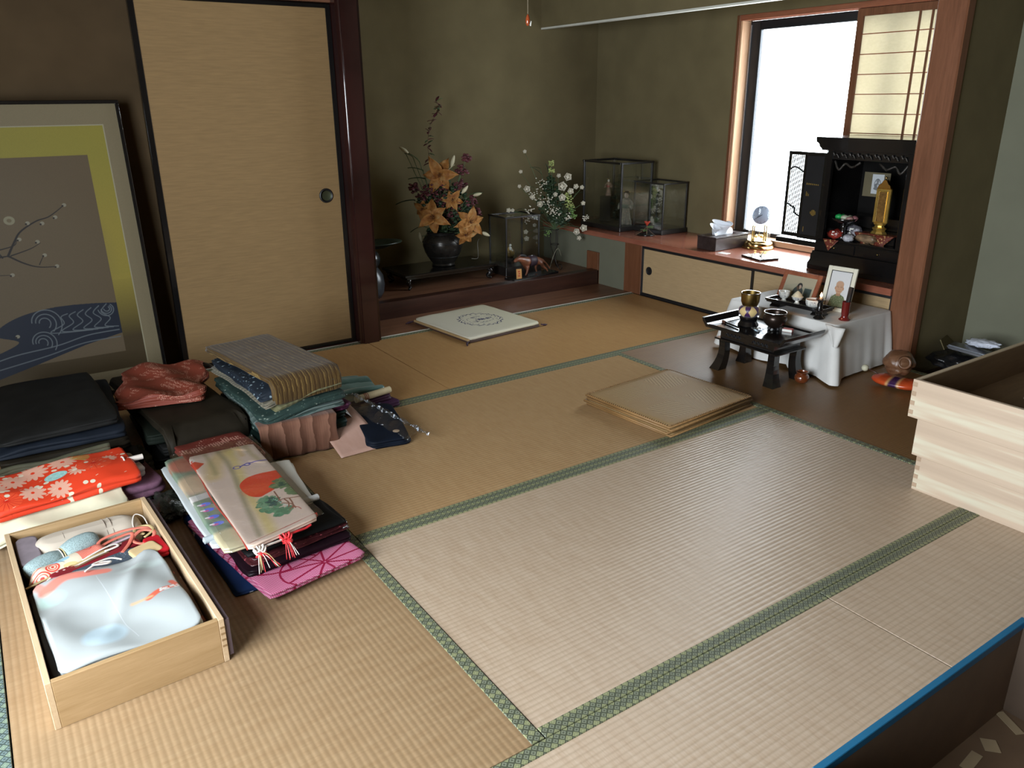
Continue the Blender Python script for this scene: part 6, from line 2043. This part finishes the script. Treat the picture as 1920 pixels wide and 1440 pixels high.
for (x, y, r) in ((.47, .27, .075), (.03, .45, .06)):
    cv.ell(x, y, r, r * .7, (.26, .48, .45))
    for k in range(4):
        cv.ell(x + r * .4 * math.cos(k * 1.6), y + r * .3 * math.sin(k * 1.6), r * .4, r * .3, (.36, .58, .54), 0, 1, 1, ring=.006)
for k in range(8):
    a = -.9 + k * .26
    cv.poly([(.60, .46), (.60 + .15 * math.cos(a), .46 + .11 * math.sin(a)), (.60 + .14 * math.cos(a + .14), .46 + .10 * math.sin(a + .14))], (.30, .33, .09))
for k in range(26):
    x, y = r0.random(), r0.random() * .54
    cv.ell(x, y, .018, .015, (.62, .55, .42))
for k in range(60):
    x, y = r0.random(), r0.random() * .54
    cv.line([(x, y), (x + .018, y + .006)], .004, (.66, .42, .30))
cv.grain(.1)
M_orange = printed('orange_floral', cv.image('orange_print'), .5, .15, (1 / .40, 1 / .26, 1), (.5, .5, 0))
ok_ = folded('folded_kimono', 'vermilion kimono printed with pink and turquoise flowers, behind the drawer', -.640, 1.560, .108, .40, .225, .030, 2, M_orange, .08, 145, GO, lambda x, y, z01: (0, 0, -.30 * max(0, -y - .04) + .02 * x + .006 * math.sin(x * 24 + y * 9) * z01), amp=.006, edge=.010)
gg = thing('rolled_sash', 'dark olive sash of many thin folds lying behind the vermilion kimono', 'sash', (-.630, 1.672, .1), .08)
for k in range(5):
    z = .006 + .009 * k
    c = curve([(-.20, .0 + .006 * math.sin(k), z), (-.12, .008, z + .004), (-.03, -.004, z), (.06, .006, z + .003), (.15, .0, z + .002 * k)], 6)
    obj('sash_fold', tube(c, .0062, 8, flat=1.4), cloth('dark_olive_%d' % k, (.055, .055, .035), .6), gg, smooth=True)
o = folded('folded_kimono', 'black garment beneath the olive sash behind the vermilion kimono', -.60, 1.70, 0, .42, .12, .098, 4, M_blk, .03, 146, GO, amp=.006)
rp = thing('white_cord_roll', 'small white cord-wound roll at the end of the vermilion kimono', 'cord', (-.432, 1.575, .128), .1)
obj('roll_body', tube([(-.022, 0, 0), (.028, 0, 0)], .009, 14), M_wcord, rp, smooth=50)
obj('loop_band', tube([(-.03 + .001 * math.sin(t), .022 * math.cos(t), .014 * math.sin(t)) for t in [k * 2 * PI / 16 for k in range(16)]], .0028, 6, closed=True), M_wcord, rp, smooth=True)

db = tag(obj('dark_plastic_bag', blob(.055, .085, .030, 4, .45, 3, 21, (0, 0, .024), flat=.75), plain('green_black_film', (.020, .024, .018), .22, var=.6, ns=20, bump=.8, bd=.006), None, smooth=True, loc=(-.378, 1.395, 0), rot=.1), 'crumpled dark green plastic bag between the drawer and the near pile', 'plastic bag')

# ------------------------------------------------------------------ contents of the drawer
a_ = math.radians(2.6)
def D(x, y, z=0):                                          # drawer's own axes to the room
    return (-.768 + x * math.cos(a_) - y * math.sin(a_), .578 + x * math.sin(a_) + y * math.cos(a_), z)
zb = .0105
folded('folded_kimono', 'brown and red folded garments lining the drawer under the white kimono', *D(.176, .235)[:2], zb, .320, .43, .062, 4, motif('brown_red_lining', (.10, .06, .045), (.30, .10, .07), (.22, .17, .15), 12), a_, 160, None, amp=.003)
folded('folded_kimono', 'black lined garment at the near corner under the white kimono in the drawer', *D(.168, .215)[:2], zb + .065, .300, .39, .014, 2, cloth('greyish_black', (.06, .055, .055), .5), a_, 161, None)
cv = Canvas(768, 1000, (.345, .37, .365))
HH = 1000 / 768
def soft2(pts, wd, c, op, s=40):
    cv.curve([(x, y * HH) for x, y in pts], wd, c, op, soft=s)
soft2([(.10, .88), (.25, .94), (.40, .92), (.55, .90)], .09, (.66, .18, .13), .9, 18)
soft2([(.05, .97), (.10, .90)], .07, (.66, .20, .15), .8, 18)
soft2([(.72, .42), (.82, .47), (.92, .48)], .06, (.64, .10, .04), .9, 12)
soft2([(.60, .43), (.74, .43)], .03, (.60, .38, .20), .8, 14)
soft2([(.93, .55), (.96, .48)], .05, (.62, .10, .05), .85, 14)
cv.ell(.36, .22 * HH, .15, .16, (.42, .55, .62), 0, .7, 30)
cv.ell(.12, .80 * HH, .10, .08, (.42, .60, .53), 0, .6, 40)
cv.ell(.80, .80 * HH, .16, .06, (.52, .63, .60), 0, .5, 40)
soft2([(.55, .10), (.50, .35), (.49, .60), (.47, .86)], .006, (.46, .49, .50), .8, 2)
for k in range(18):
    x, y = .82 + .16 * r0.random(), .44 + .06 * r0.random()
    cv.ell(x, y * HH, .014, .012, (.62, .58, .55), r0.random() * 3)
cv.grain(.03)
M_wk = printed('white_silk_print', cv.image('white_kimono_print'), .5, .12, (1 / .300, 1 / .40, 1), (.5, .5, 0))
def soft_fold(x, y, z01):
    return (0, 0, z01 * (.006 * math.sin(x * 26 + y * 17) + .005 * math.sin(y * 31 - x * 12) + .012 * math.exp(-((x - .02 - y * .5) / .02) ** 2) * max(0, .4 + y * 2) - .035 * max(0, -x - .115)))
wk = folded('folded_kimono', 'white silk kimono with faint red and blue brush marks filling the front of the drawer', *D(.172, .215)[:2], zb + .080, .285, .385, .020, 2, M_wk, a_ + .02, 162, None, soft_fold, amp=.006, edge=.006, nr=22, n=100, r=.02)
obj('tie_cord', tube(curve([(-.03, .172, .026), (.0, .182, .032), (.03, .176, .030), (.02, .168, .032), (-.01, .176, .036), (.03, .186, .034), (.055, .172, .028)], 6), .0022, 6), M_wcord, wk, smooth=True)
folded('grey_mesh_cloth', 'grey blue cloth with a black net pattern between the pouch and the white kimono', *D(.195, .432)[:2], zb + .070, .16, .06, .018, 2, motif('net_pattern', (.05, .065, .085), (.22, .25, .28), (.12, .14, .16), 90), .20, 163, None, cat='cloth')
folded('tan_cloth', 'tan and yellow dyed silk corner beside the white kimono in the drawer', *D(.285, .428)[:2], zb + .082, .07, .06, .014, 2, motif('tan_dye', (.52, .38, .20), (.12, .10, .08), (.60, .50, .36), 14), .3, 164, None, cat='cloth')
folded('crimson_cloth', 'bright crimson cloth at the wall of the drawer', *D(.315, .45)[:2], zb + .070, .045, .10, .022, 2, cloth('bright_crimson', (.40, .010, .018), .5), .1, 165, None, cat='cloth')
M_crim = crimson()
for i, (x, y, z, w) in enumerate(((.175, .475, .080, .225), (.200, .452, .074, .22))):
    o = thing('dotted_pouch', ('long crimson dotted pouch under the coral cords in the drawer', 'second crimson dotted pouch pressed against the white kimono')[i], 'pouch', D(x, y, z), a_ + .26)
    obj('pouch_body', slab(w, .042, .020, 2, .003, 170 + i, r=.01), M_crim, o, smooth=True)
    obj('pouch_seam', box(-w / 2, -.0215, .009, w / 2, -.0195, .012), plain('dark_crimson', (.06, .005, .008), .5), o)
# obi pad and rolls
M_pad = cloth('cream_pad', (.50, .43, .35), .75, var=.08, ns=9)
pd_ = thing('sash_pad', 'large cream bolster pad with seams at the far end of the drawer', 'pad', D(.178, .628, .030), a_ + .03)
obj('pad_body', slab(.285, .135, .082, 1, .004, 180, r=.06, lob=.035, nr=12, edge=.004, fn=lambda x, y, z01: (0, 0, -.10 * abs(y) * z01 - .2 * max(0, abs(x) - .10) * z01)), M_pad, pd_, smooth=True)
for x in (.045, .060, -.055):
    obj('pad_seam', tube(curve([(x, -.072, .035), (x + .002, -.050, .068), (x + .004, 0, .0805), (x + .004, .05, .070)], 6), .0016, 5), plain('seam_thread', (.26, .21, .17), .8), pd_, smooth=True)
folded('lilac_cloth', 'greyish lilac cloth tucked against the far corner of the drawer', *D(.045, .610)[:2], zb + .002, .055, .17, .092, 3, cloth('greyish_lilac', (.24, .20, .22), .8), a_, 181, None, cat='cloth', r=.02)
folded('lilac_cloth', 'brown cloth layer at the bottom of the drawer below the cream pad', *D(.175, .60)[:2], zb, .31, .20, .018, 2, cloth('lilac_brown', (.16, .12, .11), .8), a_, 182, None, cat='cloth')
br = thing('cloth_bundle', 'speckled blue grey cloth bundle tied in the middle with a cord', 'bundle', D(.115, .545, .088), a_ + .30)
def spk():
    t = NT('blue_grey_speckle')
    v = t.coord('Object')
    n = t.voro(v, 330, 'F1')
    return t.out(t.ramp(n, [(.2, (.14, .19, .19)), (.5, (.26, .34, .34))]), .85, 0, .2, n, .4, .001)
obj('bundle_body', tube(curve([(-.098, -.010, -.004), (-.075, -.006, 0), (-.02, 0, .002), (0, 0, -.002), (.025, 0, .006), (.065, 0, .010), (.088, 0, .006)], 5), [.006, .016, .023, .026, .028, .029, .030, .030, .029, .028, .025, .022, .021, .021, .023, .026, .029, .031, .032, .032, .033, .033, .033, .032, .031, .030, .028, .025, .020, .012, .005][:31], 22), spk(), br, smooth=True)
for k in range(4):
    obj('tie_band', tube([(-.012 + .006 * k + .002 * math.sin(t), .0255 * math.cos(t), .0255 * math.sin(t)) for t in [j * 2 * PI / 20 for j in range(20)]], .0016, 6, closed=True), M_gcord if k % 2 else M_wcord, br, smooth=True)
rw = thing('cloth_roll', 'fat roll of red and white tie-dyed silk in front of the blue grey bundle', 'cloth roll', D(.118, .492, .084), a_ + .30)
cv = Canvas(512, 256, (.58, .50, .38))
cv.poly([(.60, 0), (1, 0), (1, .5), (.60, .5)], (.60, .09, .06))
m = ((cv.x > .6)).astype(np.float32) * np.clip(np.sin((cv.x + cv.y) * 190) * np.sin((cv.x - cv.y) * 190) * 3, 0, 1)
cv.put(m, (.66, .36, .28))
cv.curve([(.62, .1), (.75, .25), (.85, .12), (1, .3)], .012, (.40, .01, .01))
for (x, y, r) in ((.12, .12, .10), (.12, .40, .09), (.28, .30, .07)):
    cv.ell(x, y, r, r, (.60, .06, .04), 0, 1, 1, ring=.02)
    cv.ell(x, y, r * .6, r * .6, (.62, .10, .07), 0, 1, 1, ring=.014)
    cv.ell(x, y, r * .25, r * .25, (.55, .03, .02))
cv.ell(.40, .22, .11, .05, (.25, .42, .50), .3)
cv.ell(.46, .38, .08, .04, (.58, .42, .20), .3)
cv.line([(.3, .05), (.42, .3)], .008, (.10, .15, .18))
cv.grain(.1)
im_rw = cv.image('tie_dye_roll')
b = bmesh.new()
Lu = b.loops.layers.uv.new('UVMap')
N1, N2 = 28, 20
grid = []
for i in range(N1 + 1):
    q = i / N1
    rr = .031 * min(1, (math.sin(PI * max(.0001, min(q, 1 - q)) * 3.0) if min(q, 1 - q) < 1 / 6 else 1)) * (1 + .05 * math.sin(q * 14))
    grid.append([b.verts.new((-.100 + .205 * q, rr * math.cos(2 * PI * j / N2), rr * math.sin(2 * PI * j / N2) * .9)) for j in range(N2)])
for i in range(N1):
    for j in range(N2):
        F_ = b.faces.new((grid[i][j], grid[i + 1][j], grid[i + 1][(j + 1) % N2], grid[i][(j + 1) % N2]))
        for lp, (uu, vv) in zip(F_.loops, ((i / N1, j / N2), ((i + 1) / N1, j / N2), ((i + 1) / N1, (j + 1) / N2), (i / N1, (j + 1) / N2))):
            lp[Lu].uv = (uu, (vv * 2) % 1.0 if vv * 2 % 1.0 or j == 0 else 1)
bmesh.ops.recalc_face_normals(b, faces=b.faces)
obj('roll_body', b, printed('tie_dye_print', im_rw, .6, .3, ns=200), rw, smooth=True)
# cords and sashes
def ribbonloop(name, label, pts, w, m, th=.0016):
    o = thing(name, label, 'cord', pts[0])
    c = curve([Vector(p) - Vector(pts[0]) for p in pts], 7)
    obj('ribbon', tube(c, w, 8, flat=.35), m, o, smooth=True)
    return o
M_coral = cloth('coral_ribbon', (.58, .17, .12), .6, var=.1)
zc = .098
ribbonloop('kimono_tie', 'coral pink ribbon looped over the crimson pouches in the drawer', [D(*p) for p in ((.19, .50, zc), (.20, .545, zc + .006), (.26, .560, zc + .008), (.315, .545, zc + .006), (.325, .50, zc + .004), (.29, .475, zc), (.27, .50, zc + .006), (.30, .53, zc + .01), (.33, .515, zc + .004))], .0052, M_coral)
ribbonloop('kimono_tie', 'second coral ribbon running diagonally across the drawer cords', [D(*p) for p in ((.235, .458, zc), (.262, .49, zc + .006), (.275, .53, zc + .010), (.23, .532, zc + .006), (.195, .52, zc + .002))], .0055, cloth('coral_dark', (.50, .13, .09), .6))
ribbonloop('kimono_tie', 'brown and coral double cord coiled near the drawer wall', [D(*p) for p in ((.300, .505, zc), (.325, .52, zc + .006), (.322, .55, zc + .008), (.295, .56, zc + .006), (.285, .54, zc + .004), (.305, .52, zc + .002))], .0045, M_gcord)
ribbonloop('kimono_tie', 'thin white cord standing in a loop at the far corner of the drawer', [D(*p) for p in ((.290, .575, .090), (.292, .60, .104), (.305, .625, .112), (.322, .610, .106), (.325, .575, .094))], .0017, M_wcord)
ribbonloop('kimono_tie', 'pale lilac folded cord inside the coral loop', [D(*p) for p in ((.21, .535, zc - .002), (.25, .548, zc + .001), (.28, .540, zc), (.25, .53, zc - .002), (.215, .524, zc - .003))], .0045, cloth('pale_lilac', (.42, .33, .37), .6))
ribbonloop('kimono_tie', 'thick white cord bent over the brown cords in the drawer', [D(*p) for p in ((.145, .475, .102), (.19, .492, .106), (.225, .502, .106), (.232, .490, .104), (.20, .482, .104))], .0036, M_wcord)
for i, (lb, m, dy) in enumerate((('twisted brown and gold cord lying along the tie-dyed roll', M_gcord, 0), ('brown beaded cord lying next to the crimson pouch', cloth('brown_cord', (.16, .10, .05), .6), -.014), ('grey white flat cord ending in a knot in the drawer', M_wcord, -.007))):
    ribbonloop('kimono_tie', lb, [D(.015 + .02 * i, .435 + dy, .092), D(.07, .448 + dy, .098), D(.12, .462 + dy, .100), D(.17, .480 + dy, .102), D(.21, .495 + dy, .100)], .0042 - .0006 * i, m)
ribbonloop('kimono_tie', 'flat striped cords crossing under the coral ribbons', [D(.16, .515, .086), D(.20, .520, .090), D(.25, .525, .092)], .0058, M_beige)

# ------------------------------------------------------------------ painting leaning on the wall
PW, PH = 1.20, 1.20
cv = Canvas(1024, 1024, (.20, .165, .105))
def pp(x, z):                                              # picture coordinates from the right edge and the height, in metres
    return (1 - x / PW, z / PH)
cv.put(np.clip((1 - cv.x) * 0 + 1, 0, 1), (.275, .225, .13))
x1_, y0_, y1_ = .072, .10, 1.105
cv.poly([pp(x1_, y0_), pp(PW - x1_, y0_), pp(PW - x1_, y1_), pp(x1_, y1_)], (.40, .32, .055))
cv.put(((cv.x < 1 - x1_ / PW) & (cv.y < .40)).astype(np.float32) * np.clip((.42 - cv.y) * 4.2, 0, .95) * ((cv.y > y0_ / PH)), (.055, .032, .012))
cv.put(((cv.x < 1 - x1_ / PW) & (cv.y > .42) & (cv.y < y1_ / PH)).astype(np.float32) * (.25 + .25 * np.sin(cv.y * 9)), (.30, .29, .045))
x2_, z2_, z3_ = .150, .175, .99
cv.poly([pp(x2_, z2_), pp(PW - x2_, z2_), pp(PW - x2_, z3_), pp(x2_, z3_)], (.155, .112, .062))
cv.ell(.55, .50, .30, .28, (.17, .128, .072), 0, .5, 120)
cv.line([pp(x1_, y0_), pp(x1_, y1_)], .0035, (.45, .42, .28))
cv.line([pp(x1_, y1_), pp(PW - x1_, y1_)], .0035, (.45, .42, .28))
# water
wt = [pp(x2_, .385), pp(.25, .395), pp(.38, .398), pp(.50, .380), pp(.58, .345), pp(.60, .31), pp(.53, .275), pp(.62, .235), pp(.85, .20), pp(.85, .08), pp(.50, .17), pp(.30, .225), pp(x2_, .255)]
S_ = [(p.x, p.y) for p in curve([(a, b_, 0) for a, b_ in wt[:8]], 8)] + wt[8:]
cv.poly(S_, (.008, .015, .034))
wc_ = (.17, .20, .22)
for cx_, cz_, r_ in ((.43, .340, .070), (.45, .262, .055), (.19, .365, .035)):
    for q in (1, .68, .38):
        sp = spiral(1 - cx_ / PW, cz_ / PH, r_ * q / PW, r_ * q * .6 / PW, 1.5 + cx_ * 9, .62)
        cv.line(sp, .0035, wc_, .85)
for k in range(6):
    cv.curve([pp(.19 + .03 * k, .385 - .004 * k), pp(.215 + .03 * k, .355), pp(.185 + .035 * k, .325), pp(.21 + .04 * k, .295), pp(.16 + .02 * k, .285)], .0035, wc_, .8)
cv.curve([pp(.16, .27), pp(.28, .265), pp(.40, .24), pp(.55, .225), pp(.66, .20)], .004, wc_, .8)
cv.curve([pp(.16, .24), pp(.30, .235), pp(.44, .205), pp(.62, .175)], .004, wc_, .7)
# plum branch
bc = (.022, .018, .016)
for pts, w_ in (([(.72, .60), (.62, .605), (.55, .615), (.50, .62)], .010), ([(.50, .62), (.47, .67), (.44, .71), (.38, .745), (.33, .76), (.27, .80)], .007), ([(.52, .615), (.55, .67), (.59, .72), (.60, .76)], .005),
                ([(.50, .62), (.45, .585), (.40, .565), (.33, .560)], .006), ([(.53, .645), (.47, .66), (.46, .69)], .004), ([(.49, .62), (.42, .64), (.38, .66)], .004), ([(.64, .60), (.58, .555), (.50, .545)], .004),
                ([(.40, .575), (.385, .60), (.375, .61)], .003), ([(.70, .42), (.66, .45), (.63, .47)], .004), ([(.72, .5), (.66, .53), (.62, .53)], .004)):
    cv.curve([pp(*q) for q in pts], (w_, w_ * .35), bc)
for x_, z_ in ((.47, .755), (.585, .715)):
    cv.ell(*pp(x_, z_), .016, .014, (.33, .31, .20), 0, .9)
    cv.ell(*pp(x_, z_), .007, .006, (.20, .16, .09))
for x_, z_ in ((.60, .765), (.39, .665), (.375, .61), (.34, .562), (.41, .74), (.31, .755), (.27, .80), (.36, .735), (.45, .68), (.50, .545), (.53, .30)):
    cv.ell(*pp(x_, z_), .0065, .006, (.34, .32, .24), 0, .9)
    cv.ell(*pp(x_ + .006, z_ - .003), .003, .003, bc)
cv.grain(.14)
cv.a *= .52
M_pic = printed('screen_painting', cv.image('painting'), .55, .1, ns=200, spec=.3)
pa = thing('framed_painting', 'large framed painting of a plum branch over blue waves, leaning on the brown wall', 'painting', (-.118, 2.640, .008), (math.radians(-6.0), 0, 0))
b = bmesh.new()
Lu = b.loops.layers.uv.new('UVMap')
F_ = b.faces.new([b.verts.new(q) for q in ((-PW + .012, -.004, .012), (-.012, -.004, .012), (-.012, -.004, PH - .012), (-PW + .012, -.004, PH - .012))])
for lp, uv in zip(F_.loops, ((.01, .01), (.99, .01), (.99, .99), (.01, .99))):
    lp[Lu].uv = uv
obj('picture_panel', b, M_pic, pa)
obj('backing_board', box(-PW + .01, -.002, .01, -.01, .006, PH - .01), M_card, pa)
f = box(-PW, -.012, 0, 0, .012, .014, .002)
box(-PW, -.012, PH - .014, 0, .012, PH, .002, bm=f)
box(-PW, -.012, .014, -PW + .014, .012, PH - .014, .002, bm=f)
box(-.014, -.012, .014, 0, .012, PH - .014, .002, bm=f)
obj('picture_frame', f, M_black, pa)
